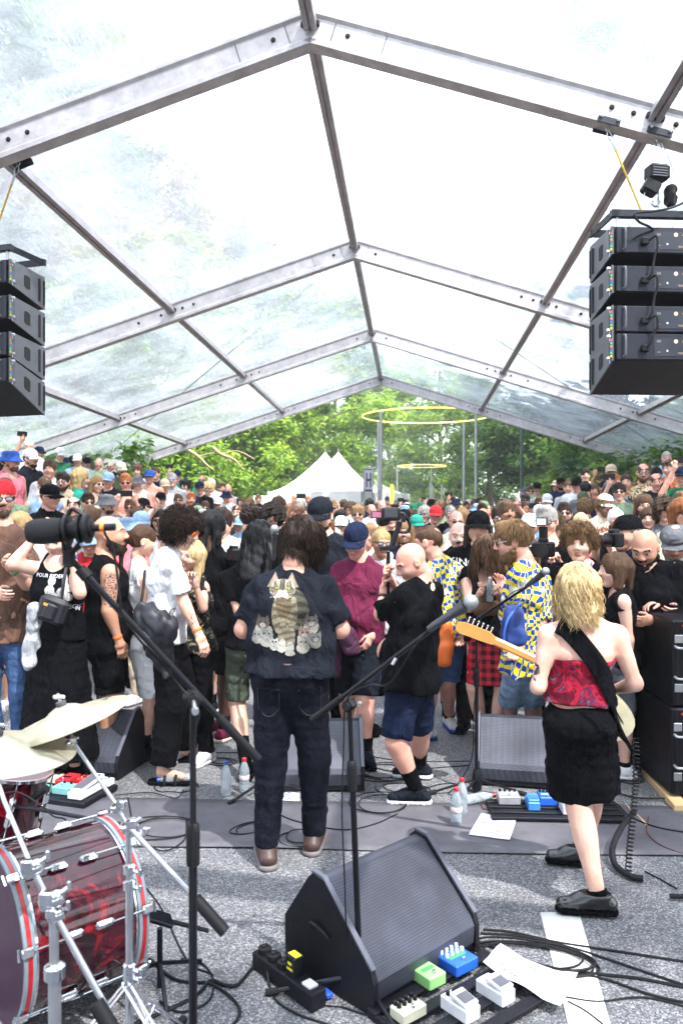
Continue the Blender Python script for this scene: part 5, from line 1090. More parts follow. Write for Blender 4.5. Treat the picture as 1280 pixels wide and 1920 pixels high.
# power strip with plugs
a = G(486, 1810); b = G(598, 1895); d = nrm(b - a); R3 = basis(d, np.cross(A(0, 0, 1), d)); ps = empty('power_strip', (a + b) / 2, 'long black power strip with round plugs left of the large wedge speaker', 'power strip'); Lp = np.linalg.norm(b - a)
mb = MB(); mb.box((a + b) / 2 + A(0, 0, .035), (Lp, .07, .066), R3, ch=.004); mb.build('housing', M_CAB, ps)
for k_, t in enumerate((.10, .27, .44)):
 p = a + d * Lp * t + A(0, 0, .068); mb = MB(); mb.lathe([(.026, 0), (.028, .006), (.026, .020), (.012, .024)], p, (0, 0, 1), 14); mb.box(p + A(0, 0, .026), (.016, .03, .014), R3, ch=.004); mb.build('plug', M_RUBBER, ps, True)
p = a + d * Lp * .62 + A(0, 0, .105); mb = MB(); mb.box(p, (.055, .05, .075), R3, ch=.004); ad = mb.build('adapter', M_BLACK, ps); mb = MB(); mb.box(p + A(0, 0, .0385), (.048, .03, .001), R3); mb.box(p + R3 @ A(0, -.0256, .012), (.022, .001, .010), R3); mb.box(p + R3 @ A(0, -.0256, -.008), (.034, .001, .008), R3); tag(mb.build('yellow_label', M_YEL, ad), kind='stuff')
mb = MB(); mb.box(a + d * Lp * .86 + A(0, 0, .072), (.05, .04, .012), R3, ch=.003); mb.build('white_label', M_WHITE, ps)
cable('power_cable', [a + A(0, 0, .03), G(470, 1822), G(445, 1850), G(420, 1850), G(395, 1842), G(372, 1866), G(330, 1890), G(250, 1925)], .007, 'thick grey power cable leaving the power strip to the left')
cable('plug_cable', [a + d * Lp * .27 + A(0, 0, .10), W(500, 1790, 3.1), G(505, 1850), G(520, 1880), G(560, 1905), G(620, 1925)], .0045, 'grey plug lead looping over the front of the power strip')
cable('plug_cable', [a + d * Lp * .44 + A(0, 0, .10), W(540, 1800, 3.1), G(545, 1850), G(575, 1880), G(640, 1890)], .003, 'thin plug lead hanging from the third plug of the power strip')
mb = MB(); mb.box(G(612, 1862, .02), (.05, .03, .02), R3, ch=.005); tag(mb.build('mains_connector', mat('connector_blue', (.02, .08, .6), .4)), 'bright blue mains connector on the ground by the power strip', 'plug')
# cables on the ground: loops and runs
rs = np.random.RandomState(12)
def coil(cx, cy, rx, ry, turns, rr, label, wob=.18, ang=0, r=.0035, tail=None, m=None):
 P = []; n = int(turns * 10)
 for i_ in range(n):
  t = i_ / 10 * 2 * math.pi; k_ = 1 + wob * math.sin(t * .37 + rx * 9) + wob * .6 * math.sin(t * 1.13 + 1); p = A(rx * k_ * math.cos(t), ry * k_ * math.sin(t), 0); p = rotz(ang) @ p; P.append(A(cx + p[0] + .012 * math.sin(t * .2), cy + p[1] + .02 * math.sin(t * .31), r + .0045 * (i_ // 10) * rr + .003 * math.sin(t * 2.3)))
 if tail: P += [np.asarray(q, float) for q in tail]
 return cable('cable', P, r, label, m, n=3)
def gp(x, y): return G(x, y)[:2]
for (x, y), rx, ry, tn, lb in (((705, 1512), .17, .16, 2.2, 'loop of black cable beside the bald cameraman shoe'), ((565, 1578), .10, .10, 2, 'small cable loop between the feet of the cat shirt man'), ((460, 1560), .10, .06, 1.6, 'cable loop left of the cat shirt man on the mat'), ((300, 1560), .16, .20, 2.3, 'cable loops right of the bass drum on the mat'), ((325, 1478), .13, .11, 1.6, 'cable loop below the sandal'), ((415, 1430), .10, .07, 2.2, 'little figure of eight cable loop near the first water bottle'), ((720, 1450), .17, .17, 3.4, 'messy heap of thin black cable left of the cameraman'), ((1170, 1460), .10, .12, 2.0, 'cable ring beside the white running shoe'), ((760, 1482), .16, .10, 1.5, 'wide cable loop under the cameraman')):
 q = gp(x, y); coil(q[0], q[1], rx, ry, tn, 1, lb, ang=rs.rand() * 3)
q = gp(1000, 1800); coil(q[0], q[1], .23, .10, 5.4, 1, 'big oval coil of black cable under the paper set list', wob=.07, ang=-.28, r=.0045)
runs = [([(905, 1745), (960, 1750), (1050, 1770), (1150, 1785), (1300, 1808)], .005, 'upper black cable running right across the white road marking'), ([(900, 1752), (980, 1758), (1080, 1782), (1200, 1822), (1320, 1862)], .005, 'second black cable crossing the road marking to the right edge'), ([(890, 1765), (950, 1790), (1010, 1812), (1090, 1826), (1200, 1838), (1320, 1862)], .006, 'third thick cable running from the large wedge to the right edge'), ([(1080, 1828), (1140, 1840), (1220, 1868), (1320, 1890)], .005, 'cable curving to the lower right corner'), ([(1060, 1872), (1120, 1880), (1190, 1872), (1240, 1878), (1320, 1900)], .004, 'thin cable leaving the set list toward the lower right'), ([(1064, 1880), (1100, 1900), (1150, 1940)], .004, 'short cable below the set list'),
  ([(262, 1410), (330, 1412), (470, 1412)], .0035, 'straight cable behind the left stand at the wedge speakers'), ([(672, 1415), (760, 1428), (880, 1428)], .0035, 'straight cable between the middle and right wedge speakers'), ([(672, 1432), (740, 1448), (800, 1442), (880, 1436)], .004, 'slack cable just in front of the cameraman heel'), ([(750, 1500), (800, 1478), (850, 1470), (900, 1492)], .0035, 'cable passing behind the two bottles'), ([(845, 1500), (880, 1498), (920, 1508), (940, 1540)], .004, 'cable entering the railed pedal board from the left'),
  ([(1135, 1485), (1190, 1500), (1240, 1502), (1300, 1500)], .006, 'thick cable on the ground in front of the wooden plank'), ([(1100, 1530), (1150, 1510), (1180, 1535), (1230, 1555), (1300, 1568)], .004, 'dark cable over the mat right of the railed board'), ([(1215, 1535), (1212, 1565), (1240, 1590), (1300, 1612)], .003, 'reddish braided cable curving off the mat to the right'), ([(900, 1495), (905, 1520), (930, 1518)], .004, 'red braided lead into the silver pedal'), ([(1208, 1635), (1240, 1652), (1268, 1668)], .004, 'short dark twig like cable end on the asphalt at right'),
  ([(240, 1500), (255, 1560), (300, 1600), (345, 1580), (350, 1540)], .004, 'curved cable around the cymbal stand joint'), ([(250, 1640), (300, 1700), (350, 1800), (400, 1830)], .004, 'cable along the ground right of the bass drum'), ([(280, 1800), (330, 1840), (400, 1850), (450, 1900), (400, 1960)], .006, 'thick cable bending in front of the drum pedal'), ([(215, 1495), (280, 1490), (330, 1500), (345, 1482)], .0035, 'cable from the left pedal board to the sandal'), ([(520, 1530), (560, 1545), (640, 1560), (700, 1550), (745, 1530)], .0035, 'cable across the mat behind the centre stand'),
  ([(640, 1890), (700, 1905), (760, 1880), (770, 1860)], .004, 'lead running under the centre stand base to the pedals'), ([(740, 1840), (760, 1870), (745, 1900), (760, 1960)], .004, 'lead along the left end of the slatted board'), ([(300, 1880), (340, 1900), (390, 1880), (400, 1840), (380, 1810), (340, 1800)], .0045, 'round cable loop beside the foot of the left boom stand')]
for pts, r_, lb in runs: cable('cable', [G(*p_) + A(0, 0, r_) for p_ in pts], r_, lb, mat('cable_red', (.10, .02, .02), .6) if 'reddish' in lb or 'red braided' in lb else None)
# cable tangle at the foot of the drums
# bottles
M_WATER = None
def bottle_mat():
 m, n, b = nodes('clear_bottle'); b.inputs['Base Color'].default_value = (.80, .90, .98, 1); b.inputs['Roughness'].default_value = .06; b.inputs['Transmission Weight'].default_value = .75; b.inputs['IOR'].default_value = 1.15; return m
M_BOT = bottle_mat()
def bottle(p, capc, label, axis=(0, 0, 1), s=1.0, lab=None):
 p = np.asarray(p, float); r = empty('water_bottle', p, label, 'bottle', 'water bottles'); ax = nrm(axis)
 mb = MB(); mb.lathe([(.020 * s, 0), (.031 * s, .004), (.033 * s, .02), (.031 * s, .05), (.033 * s, .06), (.031 * s, .07), (.033 * s, .11 * s), (.031 * s, .145 * s), (.020 * s, .180 * s), (.0125 * s, .195 * s), (.0125 * s, .205 * s)], p, ax, 18); mb.build('bottle_body', M_BOT, r, True)
 mb = MB(); mb.lathe([(.0145 * s, .200 * s), (.0150 * s, .202 * s), (.0150 * s, .218 * s), (.013 * s, .220 * s)], p, ax, 14); mb.build('bottle_cap', mat('cap_' + capc, CL[capc], .4), r, True)
 if lab: mb = MB(); mb.lathe([(.0338 * s, .085), (.0342 * s, .086), (.0342 * s, .112), (.0338 * s, .113)], p, ax, 18); mb.build('bottle_label', mat('bottle_label', (.75, .62, .66), .6), r, True)
 return r
bottle(G(424, 1492), 'blue', 'standing water bottle with blue cap left of the cat shirt man'); bottle(G(458, 1485), 'red', 'standing water bottle with red cap and label beside the cat shirt man leg', lab=1)
bottle(G(855, 1548), 'red', 'nearer standing water bottle with red cap left of the paper on the mat', lab=1); bottle(G(862, 1535) + A(.02, .06, 0), 'red', 'farther standing bottle with red cap close behind its twin'); 
bottle(G(868, 1512) + A(0, 0, .034), 'red', 'water bottle lying on its side with red cap, behind the standing pair', axis=(.9, .3, .05)); bottle(G(358, 1468) + A(0, 0, .034), 'blue', 'crumpled water bottle lying by the sandal with blue cap', axis=(-.9, -.25, .02))
# papers
def paper(pts, label, seed, lines=7, curl=.03):
 a, b, c, d = [np.asarray(p, float) for p in pts]; rs = np.random.RandomState(seed); n = 14; V = []
 for j_ in range(n + 1):
  for i_ in range(n + 1):
   s_, t = i_ / n, j_ / n; p = (a * (1 - s_) + b * s_) * (1 - t) + (d * (1 - s_) + c * s_) * t; z = .004 + curl * (abs(s_ - .5) * 2) ** 3 * .5 + curl * .35 * max(0, math.sin(s_ * 7 + t * 3 + seed)); V.append(A(p[0], p[1], p[2] + z))
 V = np.array(V); Q = [(j_ * (n + 1) + i_, j_ * (n + 1) + i_ + 1, (j_ + 1) * (n + 1) + i_ + 1, (j_ + 1) * (n + 1) + i_) for j_ in range(n) for i_ in range(n)]
 r = empty('set_list_paper', V.mean(0), label, 'paper'); link('sheet', quad_mesh('sheet', V - np.array(r.location), Q, M_PAPER), r)
 def at(s_, t):
  s_ = min(.999, max(0, s_)); t = min(.999, max(0, t)); i_, j_ = int(s_ * n), int(t * n); u, v = s_ * n - i_, t * n - j_; g = lambda a_, b_: V[b_ * (n + 1) + a_]
  return (g(i_, j_) * (1 - u) + g(i_ + 1, j_) * u) * (1 - v) + (g(i_, j_ + 1) * (1 - u) + g(i_ + 1, j_ + 1) * u) * v + A(0, 0, .0016)
 mb = MB()
 for l in range(lines):
  t = .12 + .76 * l / lines; x = .1 + .06 * rs.rand(); 
  for w_ in range(rs.randint(1, 3)):
   L_ = .10 + .18 * rs.rand(); P = []
   for k_ in range(14): P.append(at(x + L_ * k_ / 13, t + .030 * math.sin(k_ * 2.3 + l) + .012 * rs.normal()))
   mb.tube(P, .0017, 3, caps=False); x += L_ + .06
 tag(mb.build('handwriting', M_INK, r), kind='stuff'); return r
paper([G(915, 1790), G(1080, 1835), G(1058, 1893), G(890, 1805)], 'long white handwritten set list lying over the cable coil', 1, 6, .05) if 0 else paper([G(938, 1782, .05), G(1083, 1838, .04), G(1050, 1896, .03), G(905, 1812, .06)], 'long white handwritten set list lying over the cable coil', 1, 6, .03)
paper([p_ + A(0, 0, .011) for p_ in (G(902, 1530), G(968, 1540), G(955, 1580), G(878, 1570))], 'white handwritten sheet on the mat left of the railed pedal board', 2, 8, .004)
paper([G(520, 1482), G(562, 1486), G(560, 1518), G(524, 1514)], 'white sheet seen between the legs of the cat shirt man', 3, 6, .004)
# drum sticks, knee bar, black case end
for (a, b), lb in ((((1170, 1508), (1186, 1524)), 'pale drumstick tip on the mat'), ) if 0 else ():
 pass
for k_, (a, b) in enumerate((((1172, 1510), (1192, 1532)), ((1192, 1528), (1212, 1550)))):
 mb = MB(); mb.tube([G(*a) + A(0, 0, .008), G(*b) + A(0, 0, .008)], [.004, .0075], 8); tag(mb.build('drumstick', M_WOOD, None, True), ['thin end drumstick lying nearer the pedal board', 'second drumstick lying right beside the first on the mat'][k_], 'drumstick', 'drumsticks on the mat')
cable('foam_tube', [G(1188, 1562) + A(0, 0, .12), G(1165, 1585) + A(0, 0, .10), G(1148, 1610) + A(0, 0, .06), G(1152, 1632) + A(0, 0, .03), G(1180, 1650) + A(0, 0, .02), G(1205, 1655) + A(0, 0, .02)], .016, 'thick black foam covered tube curving on the asphalt under the coiled lead', n=6, sides=10)
mb = MB(); mb.tube([G(1255, 1688) + A(0, 0, .02), G(1300, 1690) + A(0, 0, .02)], .012, 8); tag(mb.build('stand_foot', M_RUBBER, None, True), 'black rubber tipped stand leg poking in at the right edge', 'stand')
# ---------------------------------------------------------------- black speaker stack at right with plank
def stackbox(x, y, z, w_, d_, h_, label):
 r = empty('speaker_cabinet', (x, y, z), label, 'speaker', 'stacked black speaker cabinets'); c = A(x, y, z + h_ / 2); mb = MB(); mb.box(c, (w_, d_, h_ - .008), ch=.012); mb.build('cabinet', mat('cab_gloss', (.004, .004, .006), .42, spec=.25), r)
 for zz in (.22, .78):
  for s_ in (-1, 1):
   mb = MB(); p = A(x - w_ * .0 + s_ * w_ * .44, y - d_ / 2 - .004, z + h_ * zz); mb.box(p, (.05, .006, .05), ch=.002); mb.build('latch', M_STEEL, r)
 for zz in (.35, .7):
  mb = MB(); p = A(x - w_ * .33, y - d_ / 2, z + h_ * zz); mb.tube(smooth_path([p + A(-.09, 0, 0), p + A(-.07, -.03, -.01), p + A(.07, -.03, -.01), p + A(.09, 0, 0)], 4), .008, 8); mb.build('handle', M_STEEL, r, True)
 for k_, cc in enumerate(((.6, .03, .03), (.03, .1, .7), (.65, .65, .7))):
  mb = MB(); p = A(x - w_ * .40 + k_ * .035, y - d_ / 2 - .004, z + h_ * .93); mb.lathe([(.007, 0), (.007, .01)], p, (0, -1, 0), 8); mb.build('connector', mat('conn%d' % k_, cc, .4), r, True)
 mb = MB(); mb.box(A(x - w_ / 2 + .03, y - d_ / 2 - .002, z + h_ / 2), (.012, .006, h_ * .96), ch=.002); mb.build('edge_trim', M_STEEL if 0 else M_CAB, r)
 return r
stackbox(2.34, 5.28, .05, .62, .75, .545, 'lower black speaker cabinet on the wooden plank at the right edge'); stackbox(2.345, 5.28, .597, .62, .75, .54, 'upper black speaker cabinet the bearded men lean on')
for k_, (p0, p1) in enumerate(((A(2.10, 5.45, 0), A(2.04, 4.80, 0)),)):
 d = nrm(p1 - p0); mb = MB(); mb.box((p0 + p1) / 2 + A(0, 0, .022), (.09, np.linalg.norm(p1 - p0) + .05, .042), basis(np.cross(d, A(0, 0, 1)), d), ch=.003); tag(mb.build('wooden_plank', M_WOOD), 'pale wooden plank on the ground under the right speaker stack', 'plank')
# ---------------------------------------------------------------- hanging loudspeaker arrays
M_PA = mat('array_cabinet', (.007, .007, .012), .5, spec=.3, bump=(160, .002)); M_PAR = mat('array_rear', (.010, .012, .024), .42); M_PASIDE = mat('array_side', (.13, .135, .15), .45, .3, bump=(90, .001)); M_TEAL = mat('array_text', (.10, .30, .34), .5)
def array(label, rear_edge, side_dir, rear_z, rear_h, front_z, front_h, inner, width, frame_z):
 # rear_edge: xy of the inner rear corner; side_dir: unit xy from rear to front; inner=+1 cabinet extends to +x
 e = A(*rear_edge, 0); f = A(*side_dir, 0); f = nrm(f); o = nrm(np.cross(f, A(0, 0, 1))) ; o = o if o[0] * inner > 0 else -o
 D = .44; root = empty('line_array', e + f * D / 2 + o * width / 2 + A(0, 0, frame_z), label, 'speaker array')
 for k_ in range(4):
  rz0, rz1 = rear_z[k_] - rear_h, rear_z[k_]; fz1 = front_z[k_]; fz0 = fz1 - front_h
  def hexa(name, x0, x1, m, y0=0., y1=D, ins=0.0, par=None):
   mb = MB(); V = []
   for x in (x0, x1):
    for y in (y0, y1):
     t = y / D; b0 = rz0 * (1 - t) + fz0 * t + ins; b1 = rz1 * (1 - t) + fz1 * t - ins; V += [e + f * y + o * x + A(0, 0, b0), e + f * y + o * x + A(0, 0, b1)]
   mb.add(V, [(0, 1, 3, 2), (4, 6, 7, 5), (0, 2, 6, 4), (1, 5, 7, 3), (0, 4, 5, 1), (2, 3, 7, 6)]); return mb.build(name, m, par or root)
  cb = hexa('cabinet', .014, width - .014, M_PA)
  for x0 in (0., width - .012): hexa('side_plate', x0, x0 + .012, M_PASIDE, -.004, D, -.004)
  # side details (inner side): square handle recess, slot, front flange
  def sideP(y, t): z0 = rz0 + (fz0 - rz0) * y / D; z1 = rz1 + (fz1 - rz1) * y / D; return e + f * y - o * .0015 + A(0, 0, z0 + (z1 - z0) * t)
  mb = MB(); P = [sideP(.17, .30), sideP(.17, .68), sideP(.19, .72), sideP(.225, .72), sideP(.245, .68), sideP(.245, .30), sideP(.225, .26), sideP(.19, .26)]; mb.add(P + [p + o * .004 - o * .006 for p in P], [tuple(range(8)), tuple(range(15, 7, -1))] + [(i_, i_ + 8, (i_ + 1) % 8 + 8, (i_ + 1) % 8) for i_ in range(8)]); mb.build('hand_hole', M_HOLE, root)
  mb = MB(); mb.tube([sideP(.365, .13), sideP(.365, .87)], .013, 8); mb.build('slot', M_HOLE, root, True)
  mb = MB(); mb.box(sideP(D - .012, .5), (.012, .022, front_h * .78), np.stack([o, f, A(0, 0, 1)], 1), ch=.003); mb.build('front_flange', M_PA, root)
  mb = MB(); mb.box(sideP(.06, .5), (.006, .03, rear_h * .8), np.stack([o, f, A(0, 0, 1)], 1), ch=.002); mb.build('rear_flange', M_PASIDE, root)
  for t in (.1, .9):
   mb = MB(); p = sideP(.012, t) - o * .01; mb.lathe([(.012, 0), (.012, .02), (.006, .022)], p, -o, 8); mb.tube([p, p - A(0, 0, .035)], .004, 5); mb.build('rigging_pin', M_STEEL, root, True)
  colr = [(.75, .55, .02), (.05, .5, .15), (.05, .15, .6), (.7, .25, .02), (.05, .5, .3), (.6, .1, .1)]
  for q in range(6):
   mb = MB(); mb.box(sideP(.0, .15 + .12 * q) - f * .006 - o * (.006), (.012, .008, .016), np.stack([o, f, A(0, 0, 1)], 1)); mb.build('angle_tag', mat('tag%d' % q, colr[q], .5), root)
  # rear panel
  rp_ = lambda x, t, dd=.0: e + o * x - f * (.012 + dd) + A(0, 0, rz0 + (rz1 - rz0) * t); Rr = np.stack([o if inner > 0 else -o, -f, A(0, 0, 1)], 1)
  Rr = np.stack([o, f, A(0, 0, 1)], 1)
  mb = MB(); mb.box(rp_(width / 2, .5), (width - .06, .022, rear_h * .96), Rr, ch=.006); rpn = mb.build('rear_panel', M_PAR, root)
  mb = MB(); mb.tube(smooth_path([rp_(.075, .9, .012), rp_(.085, .85, .035), rp_(.085, .2, .035), rp_(.075, .12, .012)], 4), .008, 8); mb.build('rear_handle', M_PASIDE, rpn, True)
  mb = MB(); mb.box(rp_(.235, .42, .03), (.055, .035, .055), Rr, ch=.008); mb.build('cable_socket', M_BLACK, rpn)
  def flat(nm, x, t, w_, h_, m): q = MB(); q.box(rp_(x, t, .0125), (w_, .003, h_), Rr); return q.build(nm, m, rpn)
  flat('connector_plate', .46, .48, .30, rear_h * .66, mat('rear_plate', (.022, .026, .042), .45))
  def fl2(nm, x, t, w_, h_, m): q = MB(); q.box(rp_(x, t, .0150), (w_, .002, h_), Rr); return q.build(nm, m, rpn)
  pr_ = mat('print_sand', (.52, .36, .20), .6); fl2('qr_sticker', .41, .35, .012, .014, M_WHITE); fl2('socket_print', .345, .70, .030, .018, pr_ if 0 else mat('print_dim', (.16, .15, .14), .6)); fl2('print_line', .345, .3, .024, .003, pr_); fl2('print_line', .52, .28, .060, .003, pr_); fl2('print_line', .52, .24, .050, .003, pr_); fl2('status_light', .60, .40, .006, .006, M_YEL)
  q = MB(); P = [rp_(.475, .70, .0155) + (o * math.cos(a_) + A(0, 0, 1) * math.sin(a_)) * .017 for a_ in np.arange(6) * math.pi / 3 + math.pi / 6]; q.add(P + [p + f * .004 for p in P], [tuple(range(6)), tuple(range(11, 5, -1))] + [(i_, (i_ + 1) % 6, (i_ + 1) % 6 + 6, i_ + 6) for i_ in range(6)]); q.build('hexagon_logo', mat('logo_cream', (.72, .55, .35), .5), rpn)
  # text GS10
  cu = bpy.data.curves.new('t', 'FONT'); cu.body = 'GS10'; cu.size = .026; cu.extrude = .0006; cu.shear = .3; cu.align_x = 'LEFT'; cu.align_y = 'CENTER'; to = bpy.data.objects.new('t', cu); col.objects.link(to); dg = bpy.context.evaluated_depsgraph_get(); me = bpy.data.meshes.new_from_object(to.evaluated_get(dg)); bpy.data.objects.remove(to)
  xd = o if o[0] > 0 else -o; p0 = rp_(.52 if inner > 0 else .60, .70, .0155); n_ = len(me.vertices); co = np.zeros(n_ * 3); me.vertices.foreach_get('co', co); co = co.reshape(-1, 3); yd = A(0, 0, 1.); co = p0 + co[:, :1] * xd + co[:, 1:2] * yd - co[:, 2:] * f - np.array(root.location) ; me.vertices.foreach_set('co', co.ravel().astype(np.float32)); me.materials.clear(); me.materials.append(pr_); me.update(); lo3 = link('lettering', me, rpn); lo3.location = (0, 0, 0)
 for k_ in range(3):
  a_ = rp_  # link cable between sockets
  z1_ = rear_z[k_] - rear_h * .6; z2_ = rear_z[k_ + 1] - rear_h * .45
  b0 = lambda x, z, dd: e + o * x - f * dd + A(0, 0, z)
  mb = MB(); mb.tube(smooth_path([b0(.25, z1_, .05), b0(.30, z1_ + .03, .08), b0(.31, z1_ - .05, .08), b0(.29, (z1_ + z2_) / 2, .07), b0(.27, z2_ + .02, .07), b0(.24, z2_ - .02, .055)], 6), .009, 7); mb.build('link_cable', M_RUBBER, root, True)
 # fly frame on top
 mb = MB(); zf = frame_z
 for x in (.012, width - .012): mb2 = MB(); mb2.prism([(0, -.05), (D + .02, -.05 - (rear_z[0] - front_z[0]) * .0 - .0), (D + .02, .0), (0, .0)], e + o * (x - .008) + A(0, 0, zf), e + o * (x + .008) + A(0, 0, zf), f, A(0, 0, 1)); mb2.build('fly_frame_side', M_PA, root)
 mb.box(e + o * width / 2 + A(0, 0, zf - .02) + f * .02, (width, .05, .055), Rr, ch=.004); mb.build('fly_frame_bar', M_PAR, root)
 mb = MB(); mb.box(e + o * width / 2 + f * D + A(0, 0, zf - .02), (width, .04, .05), Rr); mb.build('fly_frame_bar', M_PAR, root)
 for x in (.05, width - .05): mb = MB(); mb.tube([e + o * x + f * .02 + A(0, 0, zf - .04), e + o * x + f * .02 + A(0, 0, rear_z[0] - .03)], .012, 6); mb.build('strut', M_STEEL, root)
 return root, e, f, o
dR = 5.9; Rz = [CAMZ + (960 - y) / F * dR for y in (425, 498, 573, 625)]; Fz = [CAMZ + (960 - y) / F * 6.3 for y in (461, 534, 604, 671)]
ra, e_, f_, o_ = array('right hanging line array of four black speakers with lettered rear panels', ((1146 - 640) / F * dR, dR), (-.06, 1), Rz, .20, Fz, .285, 1, .86, CAMZ + (960 - 394) / F * dR)
dL = 6.75; Rz = [CAMZ + (960 - y) / F * dL for y in (486, 553, 622, 671)]; Fz = [CAMZ + (960 - y) / F * 7.15 for y in (520, 588, 652, 718)]
array('left hanging line array of four black speakers seen from its inner side', ((20 - 640) / F * dL, dL), ((82 - 640) / F * 7.15 - (20 - 640) / F * dL, .40), Rz, .20, Fz, .285, -1, .86, CAMZ + (960 - 458) / F * dL)
def clampb(px, py, d, w_, label):
 p = W(px, py, d); r = empty('beam_clamp', p, label, 'clamp', 'clamps under the front rafter'); dr = nrm(A(.96, -.07, -.28 if px > 600 else .34)); R = basis(dr, A(0, 1, 0)); mb = MB(); mb.box(p, (w_, .17, .02), R, ch=.003); mb.box(p + R @ A(0, -.08, -.02), (w_, .012, .05), R, ch=.003); mb.box(p + R @ A(0, .08, -.02), (w_, .012, .05), R, ch=.003); mb.build('clamp_plate', M_PAR, r)
 for s_ in (-1, 1): mb = MB(); mb.lathe([(.012, 0), (.012, .008), (.006, .009), (.006, .02)], p + R @ A(s_ * w_ * .38, -.088, .0), -R[:, 1], 8); mb.build('bolt_head', M_STEEL, r, True)
 mb = MB(); t = np.linspace(0, 2 * math.pi, 13); mb.tube([p + A(.0, -.02, -.045) + A(math.cos(a) * .014, 0, math.sin(a) * .022) for a in t], .006, 6, caps=False); mb.build('shackle', M_STEEL, r, True); return p
def sling(p0, p1, label):
 r = empty('rigging_sling', p0, label, 'sling', 'yellow rigging slings'); d = nrm(p1 - p0); mb = MB(); mb.tube([p0 + d * .14, p1], .0085, 8); mb.build('yellow_rope', M_GOLDY, r, True); mb = MB(); mb.tube([p0 + d * .09, p0 + d * .16], .011, 8); mb.build('ferrule', M_STEEL, r, True)
 mb = MB(); s_ = nrm(np.cross(d, (0, 1, 0))); mb.tube(smooth_path([p0 + d * .09, p0 + d * .05 + s_ * .016, p0 + d * .01 + s_ * .01, p0, p0 + d * .01 - s_ * .01, p0 + d * .05 - s_ * .016, p0 + d * .09], 4), .004, 6); mb.build('eye_loop', M_STEEL, r, True)
p = clampb(1137, 232, 6.14, .17, 'black clamp under the rafter holding the right yellow sling'); sling(p + A(0, -.02, -.07), W(1200, 392, 6.1), 'yellow steel sling from the right rafter to the right speaker array')
p = clampb(1231, 252, 6.12, .19, 'wider black clamp under the rafter holding the chain hoist')
p2 = clampb(36, 298, 6.78, .17, 'black clamp under the rafter above the left speaker array'); sling(p2 + A(0, -.02, -.07), W(-14, 452, 6.8), 'yellow steel sling from the left rafter to the left speaker array')
h = empty('chain_hoist', W(1228, 330, 6.1), 'black electric chain hoist above the right speaker array', 'hoist'); c = W(1226, 335, 6.1)
mb = MB(); mb.box(c + A(.02, 0, .04), (.17, .12, .12), rotz(.2), ch=.02); mb.build('motor', M_CAB, h)
for q in range(5): mb = MB(); mb.box(c + A(.02 + .0, -.063, .0 + .02 * q), (.12, .006, .006), rotz(.2)); mb.build('cooling_fin', M_PASIDE, h)
mb = MB(); mb.box(c + A(-.03, 0, -.07), (.12, .11, .10), np.array(Matrix.Rotation(.5, 3, 'Y')), ch=.012); mb.build('gear_housing', M_CAB, h)
fd = Field(W(1245, 350, 6.1) - A(.1, .12, .2), W(1245, 350, 6.1) + A(.2, .12, .12), .012); q = W(1256, 366, 6.1); fd.cone(q + A(0, 0, .03), q - A(0, 0, .05), .055, .045, k=.02); fd.noise(.008, 12, 3); V, Q = fd.mesh(); link('chain_bag', quad_mesh('chain_bag', V - np.array(h.location), Q, M_RUBBER), h)
for a_, b_ in ((p + A(-.02, 0, -.04), c + A(-.03, 0, .10)), (p + A(.0, 0, -.04), c + A(.10, 0, .06)), (p + A(.02, 0, -.04), W(1268, 345, 6.1)), (p + A(0, 0, -.03), c + A(.02, 0, .10)), (c + A(-.06, 0, 0), W(1200, 385, 6.1))): mb = MB(); mb.tube(smooth_path([a_, (a_ + b_) / 2 + A(.012, 0, 0), b_], 4), .004, 5); mb.build('wire', M_STEEL, h, True)
for k_ in range(7):
 q = c + A(.02, -.02, -.115 - .018 * k_); mb = MB(); t = np.linspace(0, 2 * math.pi, 9); ux = A(1, 0, 0) if k_ % 2 else A(0, 1, 0); mb.tube([q + ux * math.cos(a) * .008 + A(0, 0, math.sin(a) * .013) for a in t], .0035, 5, caps=False); mb.build('chain_link', M_STEEL, h, True)
mb = MB(); q = W(1228, 380, 6.1); mb.tube(smooth_path([q + A(.012, 0, .03), q + A(.03, 0, 0), q + A(0, 0, -.03), q + A(-.03, 0, -.005), q + A(-.02, 0, .012)], 5), .009, 7); mb.build('hook', M_STEEL, h, True)
cable('array_feed_cable', [W(1300, 370, 5.9), W(1262, 388, 5.85), W(1225, 396, 5.8), W(1190, 400, 5.78), W(1196, 415, 5.78), W(1216, 425, 5.77), W(1222, 432, 5.78), W(1200, 440, 5.8), W(1186, 448, 5.82)], .009, 'black feed cable curling from above into the right speaker array', group='array cables')
